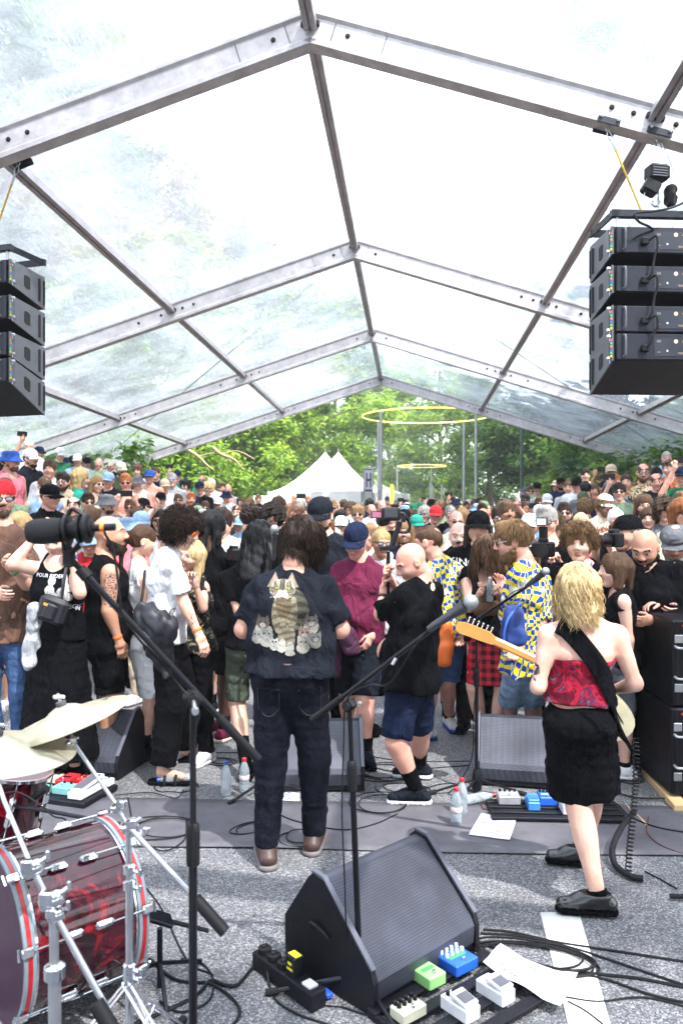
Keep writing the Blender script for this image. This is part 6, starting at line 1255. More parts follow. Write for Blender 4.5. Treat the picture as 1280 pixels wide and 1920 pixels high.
# ---------------------------------------------------------------- street furniture beyond the marquee
M_TENTW = mat('tent_canvas', (.80, .81, .82), .6, scale=3, bump=(4, .02)); M_GALV = mat('galvanised', (.42, .44, .46), .4, .5); M_LED = None
def led(name, c, st):
 m = bpy.data.materials.new(name); m.use_nodes = True; b = m.node_tree.nodes['Principled BSDF']; b.inputs['Base Color'].default_value = (*c, 1); b.inputs['Emission Color'].default_value = (*c, 1); b.inputs['Emission Strength'].default_value = st; return m
M_LED = led('ring_tube', (.95, .72, .22), .55); M_LED2 = led('ring_tube_orange', (.98, .50, .16), .5)
def ring(px, py, wpx, d, label, m, poles):
 c = W(px, py, d); R_ = wpx / 2 / F * d; r = empty('ring_light', c, label, 'ring light', 'yellow ring lights over the street'); t = np.linspace(0, 2 * math.pi, 49)
 mb = MB(); mb.tube([c + A(math.cos(a) * R_, math.sin(a) * R_, 0) for a in t], .023, 8, caps=False); mb.build('ring_tube', m, r, True)
 for a in poles:
  a = math.radians(a); q = c + A(math.cos(a) * R_ * 1.0, math.sin(a) * R_, 0); g = float(ground_z(q[0], min(q[1], 40))) - .02; mb = MB(); mb.tube([A(q[0], q[1], g), A(q[0], q[1], c[2] - .05)], .05, 10); mb.build('pole', M_GALV, r, True)
 return r
ring(799, 780, 240, 27, 'largest and nearest yellow ring light on tall grey poles', M_LED, (-148, 118, -42, 62) if 0 else (-138, 136, 46, -50))
ring(790, 874, 92, 58, 'middle yellow ring light farther down the street', M_LED, (180, 60)); ring(775, 904, 46, 95, 'farthest small orange ring light down the street', M_LED2, (170, 10))
mb = MB(); q = W(977, 940, 24); mb.tube([A(q[0], 24, .3), W(977, 788, 24)], .05, 8); tag(mb.build('lamp_post', mat('green_pole', (.05, .09, .08), .4), None, True), 'thin dark green post before the dark tree right of the ring poles', 'post')
def pagoda(px, pyt, d, w_, zt, ze, label, side=True):
 c = W(px, 0, d); cx, cy = c[0], c[1]; g = float(ground_z(cx, cy)); hw = w_ / 2; r = empty('pagoda_tent', (cx, cy, g), label, 'tent', 'white pagoda tents'); Rr = rotz(math.radians(-12)); n = 12; V = []; Q = []
 for s_ in range(4):
  Rs = Rr @ rotz(s_ * math.pi / 2); b0 = len(V)
  for j_ in range(n + 1):
   t = j_ / n; z = ze + (zt - ze) * (t ** 1.55); k_ = (1 - t)
   for i_ in range(9): u = i_ / 8 * 2 - 1; p = Rs @ A(u * hw * k_, -hw * k_, 0); V.append(A(cx + p[0], cy + p[1], z - .10 * math.cos(u * math.pi / 2) * k_ * math.sin(math.pi * t)))
  Q += [(b0 + j_ * 9 + i_, b0 + j_ * 9 + i_ + 1, b0 + (j_ + 1) * 9 + i_ + 1, b0 + (j_ + 1) * 9 + i_) for j_ in range(n) for i_ in range(8)]
 link('canopy', quad_mesh('canopy', np.array(V) - np.array(r.location), Q, M_TENTW), r)
 for s_ in range(4):
  Rs = Rr @ rotz(s_ * math.pi / 2); p0 = A(cx, cy, 0) + Rs @ A(-hw, -hw, 0); p1 = A(cx, cy, 0) + Rs @ A(hw, -hw, 0); mb = MB(); m_ = (p0 + p1) / 2; mb.box(A(m_[0], m_[1], ze - .16), (w_ + .02, .03, .36), Rs); mb.build('valance', M_TENTW, r)
  mb = MB(); mb.tube([A(p0[0], p0[1], g), A(p0[0], p0[1], ze)], .05, 6); mb.build('leg', M_GALV, r, True)
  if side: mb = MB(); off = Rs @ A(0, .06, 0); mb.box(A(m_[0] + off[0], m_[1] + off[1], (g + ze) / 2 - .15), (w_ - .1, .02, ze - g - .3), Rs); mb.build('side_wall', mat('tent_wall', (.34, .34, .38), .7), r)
 mb = MB(); mb.tube([A(cx, cy, zt - .05), A(cx, cy, zt + .12)], .03, 6); mb.build('finial', M_GALV, r); return r
z_ = lambda y, d: CAMZ + (960 - y) / F * d
pagoda(610, 840, 27, 3.1, z_(838, 25), z_(920, 24), 'nearest white pagoda tent with sharp peak left of the street')
pagoda(634, 840, 33, 3.4, z_(847, 33), z_(920, 31), 'second white pagoda tent whose peak shows just right behind the first')
for k_, (px, d, w_) in enumerate(((680, 41, 3.6), (700, 50, 4)) ): pagoda(px, 0, d, w_, z_(900, d), z_(926, d), ['low white tent behind the sign with the letter', 'farthest white tent end beside the ring poles'][k_])
# sign with the letter H
sg = empty('banner_sign', W(692, 905, 22), 'tall white banner sign with a dark blue letter at the tent corner', 'sign'); q0 = W(684, 880, 22); q1 = W(696, 905, 22)
xd = nrm(A(.8, .6, 0)); c = W(690, 900, 22); mb = MB(); Rs = basis(xd, np.cross(A(0, 0, 1), xd)); mb.box(c, (.27, .03, .66), Rs); mb.build('board', M_WHITE, sg)
mb = MB(); nf = -Rs[:, 1]; 
for dx in (-.07, .07): mb.box(c + xd * dx + nf * .018, (.045, .004, .40), Rs)
mb.box(c + nf * .018, (.12, .004, .06), Rs); mb.box(c + nf * .018 - A(0, 0, .29), (.25, .004, .05), Rs); mb.box(c + nf * .018 + A(0, 0, .29), (.25, .004, .03), Rs); mb.build('letter', mat('banner_ink', (.05, .04, .20), .5), sg)
for dx in (-.15, .15): q = c + xd * dx; mb = MB(); mb.tube([A(q[0], q[1], .3), A(q[0], q[1], c[2] + .34)], .02, 6); mb.build('post', M_GALV, sg)
# feather flag
ff = empty('feather_flag', W(735, 925, 30), 'yellow feather flag standing in the street beyond the sign', 'flag'); V = []; 
for t in np.linspace(0, 1, 9): z = z_(958 - 50 * t, 30); w2 = .09 * (1 - .75 * abs(t - .62) ** 1.5 * 1.6); V += [A(W(735, 0, 30)[0] - w2, 30, z), A(W(735, 0, 30)[0] + w2, 30.03, z)]
o = link('sail', quad_mesh('sail', np.array(V) - np.array(ff.location), [(2 * i_, 2 * i_ + 1, 2 * i_ + 3, 2 * i_ + 2) for i_ in range(8)], mat('flag_yellow', (.85, .75, .03), .6)), ff); mb = MB(); mb.tube([A(W(735, 0, 30)[0] + .05, 30.02, .4), A(W(735, 0, 30)[0] + .05, 30.02, z_(908, 30))], .02, 5); mb.build('mast', M_GALV, ff)
for k_, (px, d) in enumerate(((806, 45), (828, 40), (812, 60), (756, 70))):
 q = W(px, 950, d); mb = MB(); mb.tube([A(q[0], d, .4), A(q[0], d, z_(905 + 3 * k_, d))], .07, 8); tag(mb.build('street_post', M_GALV, None, True), ['slim grey post far down the street under the middle ring', 'pale grey post right of the street, before the leafy branch', 'far thin post beyond the middle ring light', 'farthest post left of the small orange ring'][k_], 'post', 'posts down the street')
q = W(848, 948, 34); mb = MB(); mb.lathe([(.16, 0), (.16, .02)], A(q[0], 34, z_(938, 34)), (0, -1, 0), 16); rs_ = empty('road_sign', (q[0], 34, .5), 'small red and blue road sign at the far roadside', 'sign'); mb.build('disc', mat('sign_red', (.6, .03, .04), .5), rs_); mb = MB(); mb.lathe([(.10, .02), (.10, .03)], A(q[0], 34, z_(938, 34)), (0, -1, 0), 16); mb.build('sign_face', mat('sign_white', (.7, .7, .75), .5), rs_); mb = MB(); mb.tube([A(q[0], 34.04, .4), A(q[0], 34.04, z_(932, 34))], .025, 6); mb.build('post', M_GALV, rs_)
mb = MB(); q = W(520, 945, 22); mb.box(A(q[0] - .3, 25.5, z_(944, 25.5)), (1.5, .05, .5)); tag(mb.build('white_fence_screen', M_TENTW), 'low pale screen behind the crowd left of the pagoda tent', 'fence')
# ---------------------------------------------------------------- printed cloth, prints, tattoos
def cmat(name, build, rough=.85):
 m, n, b = nodes(name); lk = n.links.new; t = n.nodes.new('ShaderNodeTexCoord'); c = build(n, lk, t.outputs['Object']); lk(c, b.inputs['Base Color']); b.inputs['Roughness'].default_value = rough; b.inputs['Specular IOR Level'].default_value = .2
 q = n.nodes.new('ShaderNodeTexNoise'); q.inputs['Scale'].default_value = 8; q.inputs['Distortion'].default_value = 1.4; lk(t.outputs['Object'], q.inputs['Vector']); bp = n.nodes.new('ShaderNodeBump'); bp.inputs['Distance'].default_value = .05; bp.inputs['Strength'].default_value = .5; lk(q.outputs['Fac'], bp.inputs['Height']); lk(bp.outputs['Normal'], b.inputs['Normal'])
 MATS[name] = m; return m
def _warp(n, lk, v, sc_, amt):
 q = n.nodes.new('ShaderNodeTexNoise'); q.inputs['Scale'].default_value = sc_; q.inputs['Detail'].default_value = 1; lk(v, q.inputs['Vector']); s_ = n.nodes.new('ShaderNodeVectorMath'); s_.operation = 'SCALE'; s_.inputs['Scale'].default_value = amt; lk(q.outputs['Color'], s_.inputs[0]); a = n.nodes.new('ShaderNodeVectorMath'); lk(v, a.inputs[0]); lk(s_.outputs[0], a.inputs[1]); return a.outputs[0]
def _checker(rot):
 def f(n, lk, v):
  v = _warp(n, lk, v, 6, .13); mp = n.nodes.new('ShaderNodeMapping'); mp.inputs['Rotation'].default_value = rot; mp.inputs['Scale'].default_value = (1, .02, 1); lk(v, mp.inputs['Vector']); c = n.nodes.new('ShaderNodeTexChecker'); c.inputs['Scale'].default_value = 31; c.inputs['Color1'].default_value = (.84, .70, .02, 1); c.inputs['Color2'].default_value = (.015, .06, .42, 1); lk(mp.outputs[0], c.inputs['Vector'])
  q = n.nodes.new('ShaderNodeTexNoise'); q.inputs['Scale'].default_value = 11; lk(v, q.inputs['Vector']); r = n.nodes.new('ShaderNodeMapRange'); r.inputs['From Min'].default_value = .60; r.inputs['From Max'].default_value = .64; lk(q.outputs['Fac'], r.inputs['Value']); m = n.nodes.new('ShaderNodeMixRGB'); lk(r.outputs[0], m.inputs[0]); lk(c.outputs['Color'], m.inputs[1]); m.inputs[2].default_value = (.74, .74, .66, 1); return m.outputs['Color']
 return f
cmat('checker_a', _checker((0, .25, .55))); cmat('checker_b', _checker((0, -.15, .75)))
def _multi(scale, stops, dist=1.5, const=True):
 def f(n, lk, v):
  q = n.nodes.new('ShaderNodeTexNoise'); q.inputs['Scale'].default_value = scale; q.inputs['Detail'].default_value = 3; q.inputs['Distortion'].default_value = dist; lk(v, q.inputs['Vector']); r = n.nodes.new('ShaderNodeValToRGB'); e = r.color_ramp.elements; r.color_ramp.interpolation = 'CONSTANT' if const else 'EASE'
  e[0].position = stops[0][0]; e[0].color = (*stops[0][1], 1); e[1].position = stops[1][0]; e[1].color = (*stops[1][1], 1)
  for p, c in stops[2:]: x = e.new(p); x.color = (*c, 1)
  lk(q.outputs['Fac'], r.inputs['Fac']); return r.outputs['Color']
 return f
cmat('tiedye', _multi(13, [(0, (.010, .004, .012)), (.42, (.10, .003, .015)), (.50, (.36, .008, .03)), (.57, (.07, .012, .045)), (.66, (.26, .14, .18))], .8, False))
cmat('camo', _multi(12, [(0, (.02, .025, .02)), (.45, (.08, .09, .05)), (.53, (.15, .15, .10)), (.6, (.03, .04, .025))])); cmat('tropical', _multi(14, [(0, (.05, .02, .30)), (.42, (.02, .22, .6)), (.49, (.75, .08, .30)), (.55, (.80, .70, .55)), (.62, (.75, .55, .03))]))
cmat('aloha', _multi(11, [(0, (.03, .03, .05)), (.40, (.55, .28, .08)), (.46, (.62, .52, .34)), (.60, (.10, .07, .05))])); cmat('floral_dark', _multi(20, [(0, (.01, .01, .012)), (.55, (.12, .10, .04)), (.62, (.30, .28, .25))]))
def _plaid(n, lk, v):
 out_ = None
 for i_, dr in enumerate(('X', 'Z')):
  w_ = n.nodes.new('ShaderNodeTexWave'); w_.bands_direction = dr; w_.inputs['Scale'].default_value = 5; w_.inputs['Distortion'].default_value = .6; lk(v, w_.inputs['Vector']); r = n.nodes.new('ShaderNodeValToRGB'); r.color_ramp.elements[0].position = .4; r.color_ramp.elements[1].position = .6; r.color_ramp.elements[0].color = (.02, .01, .015, 1); r.color_ramp.elements[1].color = (.60, .03, .05, 1); lk(w_.outputs['Fac'], r.inputs['Fac'])
  if out_ is None: out_ = r.outputs['Color']
  else: m = n.nodes.new('ShaderNodeMixRGB'); m.inputs[0].default_value = .5; lk(out_, m.inputs[1]); lk(r.outputs['Color'], m.inputs[2]); out_ = m.outputs['Color']
 return out_
cmat('plaid', _plaid)
def vc_mat():
 m, n, b = nodes('shirt_print'); a = n.nodes.new('ShaderNodeAttribute'); a.attribute_name = 'print'; n.links.new(a.outputs['Color'], b.inputs['Base Color']); b.inputs['Roughness'].default_value = .8; b.inputs['Specular IOR Level'].default_value = .2; return m
M_PRINT = vc_mat()
def bvh_of(o):
 me = o.data; n = len(me.vertices); co = np.zeros(n * 3, np.float32); me.vertices.foreach_get('co', co); q = np.zeros(len(me.polygons) * 4, np.int32); me.loops.foreach_get('vertex_index', q)
 return BVHTree.FromPolygons(co.reshape(-1, 3).tolist(), q.reshape(-1, 4).tolist()), co
def patch(name, J, part, c, u, v, w_, h_, art, nu, nv, lift=.003, dirn=None):
 o = J[part]; base = J['base']; bv, _ = bvh_of(o); u = nrm(u); v = nrm(v); d = nrm(np.cross(v, u)) if dirn is None else nrm(dirn)   # ray direction into the cloth
 rgba = art(nu, nv); V = np.zeros((nv, nu, 3)); ok = np.zeros((nv, nu), bool)
 for j_ in range(nv):
  for i_ in range(nu):
   if rgba[j_, i_, 3] < .02 and not rgba[max(0, j_ - 1):j_ + 2, max(0, i_ - 1):i_ + 2, 3].max() > .02: continue
   p = c + u * (i_ / (nu - 1) - .5) * w_ + v * (j_ / (nv - 1) - .5) * h_ - base; hit = bv.ray_cast(Vector(p - d * .5), Vector(d), 1.2)
   if hit[0] is not None: V[j_, i_] = np.array(hit[0]) - d * lift; ok[j_, i_] = True
 idx = -np.ones((nv, nu), int); idx[ok] = np.arange(ok.sum()); a = rgba[..., 3]
 Q = []
 for j_ in range(nv - 1):
  for i_ in range(nu - 1):
   q = (idx[j_, i_], idx[j_, i_ + 1], idx[j_ + 1, i_ + 1], idx[j_ + 1, i_])
   if min(q) >= 0 and a[j_:j_ + 2, i_:i_ + 2].mean() > .45 and np.ptp(V[j_:j_ + 2, i_:i_ + 2] @ d) < .05: Q.append(q)
 if not Q: return
 me = quad_mesh(name, V[ok], Q, M_PRINT); ca = me.color_attributes.new('print', 'FLOAT_COLOR', 'POINT'); cc = rgba[ok].copy(); cc[:, 3] = 1; ca.data.foreach_set('color', cc.ravel().astype(np.float32)); return link(name, me, J['root'])
def text_on(name, J, part, body, c, u, v, size, m, font_shear=0.0, lift=.004):
 cu = bpy.data.curves.new('t', 'FONT'); cu.body = body; cu.size = size; cu.shear = font_shear; cu.align_x = 'CENTER'; cu.align_y = 'CENTER'; cu.resolution_u = 3; cu.offset = size * .015; to = bpy.data.objects.new('t', cu); col.objects.link(to); dg = bpy.context.evaluated_depsgraph_get(); me = bpy.data.meshes.new_from_object(to.evaluated_get(dg)); bpy.data.objects.remove(to)
 bv, _ = bvh_of(J[part]); u = nrm(u); v = nrm(v); d = nrm(np.cross(v, u)); base = J['base']
 for vt in me.vertices:
  p = c + u * vt.co.x + v * vt.co.y - base; hit = bv.ray_cast(Vector(p - d * .5), Vector(d), 1.2); vt.co = Vector((np.array(hit[0]) if hit[0] is not None else p) - d * lift)
 me.materials.clear(); me.materials.append(m); me.update(); return link(name, me, J['root'])
def EL(U, Vv, cx, cy, rx, ry, rot=0.0):
 c, s_ = math.cos(rot), math.sin(rot); x = (U - cx) * c + (Vv - cy) * s_; y = -(U - cx) * s_ + (Vv - cy) * c; return (x / rx) ** 2 + (y / ry) ** 2
def art_cat(nu, nv):
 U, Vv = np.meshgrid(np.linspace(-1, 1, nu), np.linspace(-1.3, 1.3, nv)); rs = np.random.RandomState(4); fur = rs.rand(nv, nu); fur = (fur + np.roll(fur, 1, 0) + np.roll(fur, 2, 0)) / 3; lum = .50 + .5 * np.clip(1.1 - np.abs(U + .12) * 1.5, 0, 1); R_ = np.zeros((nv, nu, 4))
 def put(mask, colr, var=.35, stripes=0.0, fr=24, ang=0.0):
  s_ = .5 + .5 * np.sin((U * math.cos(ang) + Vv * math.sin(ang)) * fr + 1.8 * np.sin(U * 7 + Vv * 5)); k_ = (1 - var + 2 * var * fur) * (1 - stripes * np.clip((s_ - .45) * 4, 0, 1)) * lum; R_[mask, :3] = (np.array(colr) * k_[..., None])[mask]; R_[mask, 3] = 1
 tab, lt, wh = (.25, .215, .15), (.36, .33, .25), (.50, .48, .42)
 put((EL(U, Vv, .22, .1, .42, .62, .25) < 1), (.10, .095, .07), .5, .6, 26, 1.3)          # flank
 put((EL(U, Vv, -.02, .0, .36, .70) < 1), tab, .5, .55, 30, 1.5); put(EL(U, Vv, -.05, .22, .22, .36) < 1, (.16, .12, .07), .5, .5, 34, 1.5)
 for x, y, l in ((-.06, -.65, .42), (.17, -.72, .46)): put(EL(U, Vv, x, y, .12, l) < 1, tab, .5, .5, 40, 1.57); put(EL(U, Vv, x, y - .30, .11, .20) < 1, wh, .3, .25, 40, 1.57); put(EL(U, Vv, x, y - l + .02, .14, .08) < 1, wh, .2)
 for sx in (-1, 1):
  ex = -.12 + sx * .24; put((np.abs(U - ex) < .16 * (1.16 - Vv) / .34) & (Vv > .72) & (Vv < 1.16), tab, .4); put((np.abs(U - ex) < .09 * (1.10 - Vv) / .30) & (Vv > .78) & (Vv < 1.10), (.45, .26, .22), .3)
 put(EL(U, Vv, -.12, .66, .36, .29) < 1, lt, .5, .65, 38, 0.2); put((EL(U, Vv, -.36, .60, .10, .14) < 1) | (EL(U, Vv, .12, .60, .10, .14) < 1), (.20, .16, .11), .5, .5, 50, 1.2); put((EL(U, Vv, -.12, .80, .16, .14) < 1) & (np.sin(U * 60) > .2), (.07, .05, .03), .2)
 put(EL(U, Vv, -.12, .52, .17, .11) < 1, wh, .35); put(EL(U, Vv, -.12, .38, .16, .08) < 1, (.10, .07, .05), .4)
 for sx in (-1, 1): ex = -.12 + sx * .15; put(EL(U, Vv, ex, .70, .075, .048, .3 * sx) < 1, (.03, .02, .01), .1); put(EL(U, Vv, ex, .70, .055, .036) < 1, (.55, .60, .15), .1); put(EL(U, Vv, ex, .70, .018, .034) < 1, (.01, .01, .01), 0)
 put(EL(U, Vv, -.12, .565, .045, .028) < 1, (.50, .22, .18), .1)
 for k_ in range(5):
  for sx in (-1, 1): put((np.abs((Vv - .50) - (-.10 + .05 * k_) * sx * (U + .12) * 2 * sx - .0) < .006) & (sx * (U + .12) > .10) & (sx * (U + .12) < .34) & (k_ % 2 == 0), (.5, .5, .48), 0)
 kit = [(-.62, -.30, .20, (.16, .12, .09)), (-.50, -.62, .19, (.42, .40, .36)), (-.78, -.66, .13, (.45, .45, .45)), (-.28, -.85, .12, (.6, .58, .55)), (.72, -.25, .19, (.22, .20, .18)), (.55, -.58, .18, (.30, .22, .18)), (.52, -.86, .16, wh), (.86, -.72, .16, (.20, .22, .22))]
 for i_, (x, y, r_, c_) in enumerate(kit):
  put(EL(U, Vv, x, y - r_ * .9, r_ * 1.1, r_ * 1.1) < 1, wh, .5, .3, 30, 1); put(EL(U, Vv, x, y, r_, r_ * .82) < 1, c_, .5, .3, 44, .5)
  for sx in (-1, 1): put((np.abs(U - (x + sx * r_ * .6)) < r_ * .32 * (y + r_ * 1.3 - Vv) / (r_ * .7)) & (Vv > y + r_ * .55) & (Vv < y + r_ * 1.3), tuple(q * .8 for q in c_), .3); put(EL(U, Vv, x + sx * r_ * .38, y + .02, .030, .026) < 1, (.02, .03, .04), 0)
  put(EL(U, Vv, x, y - r_ * .35, r_ * .42, r_ * .34) < 1, (.48, .46, .44), .3); put(EL(U, Vv, x, y - r_ * .22, .022, .016) < 1, (.5, .2, .2), 0)
 return R_
def art_scorp(nu, nv):
 U, Vv = np.meshgrid(np.linspace(-1, 1, nu), np.linspace(-1, 1, nv)); m = (EL(U, Vv, -.05, -.1, .34, .16, .7) < 1) | (EL(U, Vv, .25, .28, .10, .32, -.5) < 1) | (EL(U, Vv, .30, .62, .22, .10) < 1) | (EL(U, Vv, .05, .72, .18, .14) < 1)
 for k_ in range(5):
  for sx in (-1, 1): m |= (np.abs((Vv - (-.30 + .13 * k_)) - sx * .5 * (U - .0)) < .035) & (sx * U > .1) & (sx * U < .62)
 m |= (EL(U, Vv, -.42, -.58, .20, .10, .5) < 1) | (EL(U, Vv, -.15, -.74, .16, .10, -.8) < 1); R_ = np.zeros((nv, nu, 4)); R_[m] = (.035, .04, .05, 1); return R_
def art_swirl(seed, dens=.0, freq=9):
 def f(nu, nv):
  U, Vv = np.meshgrid(np.linspace(-1, 1, nu), np.linspace(-1, 1, nv)); rs = np.random.RandomState(seed); s_ = 0
  for _ in range(7): a = rs.rand() * 6.28; s_ = s_ + np.sin((U * math.cos(a) + Vv * math.sin(a)) * freq * (.5 + rs.rand()) + 2.2 * np.sin(U * 3 + Vv * 4 * rs.rand() + a))
  m = (np.abs(np.sin(s_ * 1.6)) < .38 + dens) & (EL(U, Vv, 0, 0, .95, .95) < 1); R_ = np.zeros((nv, nu, 4)); R_[m] = (.13, .12, .14, 1); return R_
 return f
def art_band(nu, nv):
 U, Vv = np.meshgrid(np.linspace(-1, 1, nu), np.linspace(-1, 1, nv)); rs = np.random.RandomState(8); m = np.zeros((nv, nu), bool)
 for cx, cy, rx, ry in ((-.42, .50, .22, .30), (-.50, -.10, .30, .36), (-.25, -.50, .20, .30), (.30, .45, .16, .46), (.20, -.25, .30, .36), (.62, .05, .22, .28), (.5, -.55, .26, .28)): m |= EL(U, Vv, cx, cy, rx, ry) < 1
 m &= ~(np.abs(np.sin(U * 21 + 3 * np.sin(Vv * 9))) < .22); R_ = np.zeros((nv, nu, 4)); R_[m] = (.62, .62, .62, 1); R_[..., :3] *= (.6 + .4 * rs.rand(nv, nu))[..., None]; return R_
# ---------------------------------------------------------------- the people near the stage
def AN(px, d, lift=0.0):
 x = (px - 640) / F * d; return A(x, d, .082 + lift + float(ground_z(x, d)))
def hero(px, d, h, face, over, arms='down', lean=0.0, **kw):
 x = (px - 640) / F * d; J = skel(h, (x, d, float(ground_z(x, d))), face, lean, arms)
 for k_, v in over.items():
  if k_ in ('aL', 'aR', 'tL', 'tR'): J[k_] = np.asarray(v, float)
  else: J[k_] = W(v[0], v[1], d + (v[2] if len(v) > 2 else 0))
 kw.setdefault('base', A((J['aL'][0] + J['aR'][0]) / 2, (J['aL'][1] + J['aR'][1]) / 2, float(ground_z(x, d))))
 return person(J, h=h, **kw)
mat('leather_black', (.006, .006, .007), .25, coat=.5); mat('shoe_brown', (.055, .028, .024), .5); mat('shoe_grey', (.16, .14, .14), .7)
GR = 'people at the front of the crowd'
LEFT, RIGHT = A(-1, 0, 0), A(1, 0, 0)
cat = hero(545, 4.15, 1.84, 4, dict(head=(568, 1024, .09), neck=(549, 1078), sL=(486, 1108), sR=(610, 1106), eL=(457, 1180, .02), eR=(638, 1180, .02), wL=(515, 1168, .26), wR=(585, 1180, .26), pel=(543, 1252), hL=(516, 1268), hR=(572, 1268), kL=(508, 1430), kR=(590, 1425, .06), aL=AN(500, 4.07), aR=AN(588, 4.24), tL=A(-.25, 1, 0), tR=A(.15, 1, 0)),
 b=1.24, belly=.02, head=(24, 30, 0), hair='mop', hairc='darkbrown', topc='charcoal', botc='darkdenim', bot='trousers', shoes=('shoe_brown', 'shoe_grey'), sleeve=.80, hem=-.02, wide=.0, skin='pink', fold=1.5, group=GR,
 strand=dict(n=2400, steps=9, length=.092, rad=.0021, seed=3, mode='wavy', amp=.007, turns=1.0, lift=.010, grav=.20, zmin=-.06), label='man seen from behind in a charcoal shirt with a big tabby cat and kittens print', hs=1.08)
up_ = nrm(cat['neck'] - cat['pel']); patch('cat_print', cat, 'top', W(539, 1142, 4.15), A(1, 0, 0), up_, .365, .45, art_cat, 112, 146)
mb = MB(); t = np.linspace(-.15, math.pi + .15, 23); pc = cat['pel'] + up_ * .035
for (dz, rr, m_) in ((0, .006, 0),): mb.add([], [])
V, Q = tube([pc + cat['r'] * .215 * math.cos(a) - cat['f'] * (.162 * math.sin(a) + .01) for a in t], 1, 4); V = np.array([pc + cat['r'] * (.187 * math.cos(a)) - cat['f'] * (.172 * max(0, math.sin(a)) ** .8) + up_ * (dz) for a in t for dz in (-.018, .018)]); Q = [(2 * i_, 2 * i_ + 1, 2 * i_ + 3, 2 * i_ + 2) for i_ in range(len(t) - 1)]
o = link('belt', quad_mesh('belt', V - cat['base'], Q, mat('leather_brown', (.06, .022, .018), .4)), cat['root']); o.modifiers.new('t', 'SOLIDIFY').thickness = .004
patch('leather_patch', cat, 'bot', W(580, 1252, 4.15), A(1, 0, 0), up_, .055, .022, lambda a_, b_: np.tile(np.array([.50, .27, .09, 1.]), (b_, a_, 1)), 8, 5)
for s_, xx in ((-1, 507), (1, 583)):
 mb = MB(); bv, _ = bvh_of(cat['bot']); P = []
 for q in ((-.055, .07), (-.055, -.04), (-.02, -.075), (.0, -.08), (.02, -.075), (.055, -.04), (.055, .07), (-.055, .07)):
  p = W(xx, 1305, 4.15) + A(q[0], 0, q[1]) - cat['base']; hit = bv.ray_cast(Vector(p - A(0, .5, 0)), Vector((0, 1, 0)), 1.0); P.append(np.array(hit[0]) + cat['base'] - A(0, .002, 0) if hit[0] is not None else p + cat['base'])
 mb.tube(P, .0016, 4); mb.build('back_pocket', mat('denim_seam', (.05, .055, .075), .8), cat['root'])
mar = hero(668, 5.85, 1.76, 196, dict(head=(667, 1014, -.08), neck=(674, 1052), sL=(706, 1074), sR=(636, 1072), eL=(720, 1138, -.02), wL=(698, 1190, -.12), eR=(616, 1138, -.1), wR=(612, 1190, -.2), kL=(684, 1312, -.1), kR=(652, 1300, .2), aL=AN(686, 5.70), aR=AN(651, 6.15), tL=A(.2, -1, 0)),
 b=1.14, belly=.035, head=(200, 22, 5), ex='s', hair='crop', hairc='grey', hat='cap', hatc=('navy', 'navy'), topc='maroon', sleeve=1.0, bot='shorts', botc='charcoal', skin='pink', shoes=('charcoal', 'black'), socks=.1, group=GR, hem=-.08, fold=1.3, label='smiling man in navy cap and maroon top with dark shorts, facing the stage')
cm = hero(765, 4.95, 1.68, -68, dict(head=(770, 1055, .0), neck=(789, 1092, .02), sL=(752, 1120, -.14), sR=(812, 1112, .14), eL=(714, 1152, .04), wL=(718, 1108, .12), eR=(756, 1130, .34), wR=(728, 1082, .16), pel=(768, 1262), hL=(758, 1278, -.06), hR=(780, 1278, .07), kL=(742, 1392, -.10), kR=(786, 1372, .22), aL=AN(782, 4.90), aR=AN(786, 5.38), tL=A(-1, .05, 0), tR=A(-1, .1, 0)),
 b=1.26, belly=.03, head=(-104, 30, 0), hair=None, skin='pink', hairc='darkbrown', topc='black', bot='shorts', botc='navy', shoes=('charcoal', 'white'), socks=.16, hands=('grip', 'grip'), thumb=dict(L=A(0, .2, 1), R=A(0, .2, 1)), sleeve=.82, hem=-.10, fold=1.4, group=GR, label='bald man in black shirt and navy shorts holding up the camera rig', hs=1.04)
patch('round_badge', cm, 'top', W(816, 1104, 4.8), A(1, 0, 0), A(0, 0, 1), .038, .048, lambda a_, b_: np.where((EL(*np.meshgrid(np.linspace(-1, 1, a_), np.linspace(-1, 1, b_)), 0, 0, .95, .95) < 1)[..., None], np.array([.62, .58, .38, 1.]), 0.), 15, 15)
wt = hero(316, 5.35, 1.80, 62, dict(head=(342, 992, -.02), neck=(312, 1030), sR=(322, 1062, -.14), sL=(300, 1048, .14), eR=(346, 1132, -.16), wR=(374, 1192, -.18), eL=(330, 1120, .25), wL=(352, 1150, .3), pel=(312, 1198), hR=(312, 1215, -.05), hL=(326, 1212, .05), kR=(320, 1330, -.05), kL=(346, 1305, .22), aR=AN(304, 5.27), aL=AN(348, 5.75), tR=A(1, -.1, 0), tL=A(1, .1, 0)),
 b=.92, head=(98, 22, 0), hair='curly', hairc='darkbrown', topc='white', bot='wide', botc='black', shoes=('sandal', 'black'), socks=.10, skin='fair', glasses='sun', lensc='orange_lens', fold=1.6, hem=-.03, group=GR, strand=dict(n=2000, steps=14, length=.075, rad=.0024, seed=5, mode='curl', amp=.010, turns=2.2, lift=.024, grav=.10, zmin=-.05), label='curly dark haired man in white shirt and wide black trousers wearing sandals', hs=1.03)
patch('forearm_tattoo', wt, 'body', W(360, 1158, 5.15), A(1, 0, 0), A(0, 0, 1), .06, .10, art_swirl(6, -.12, 8), 22, 34, .0016)
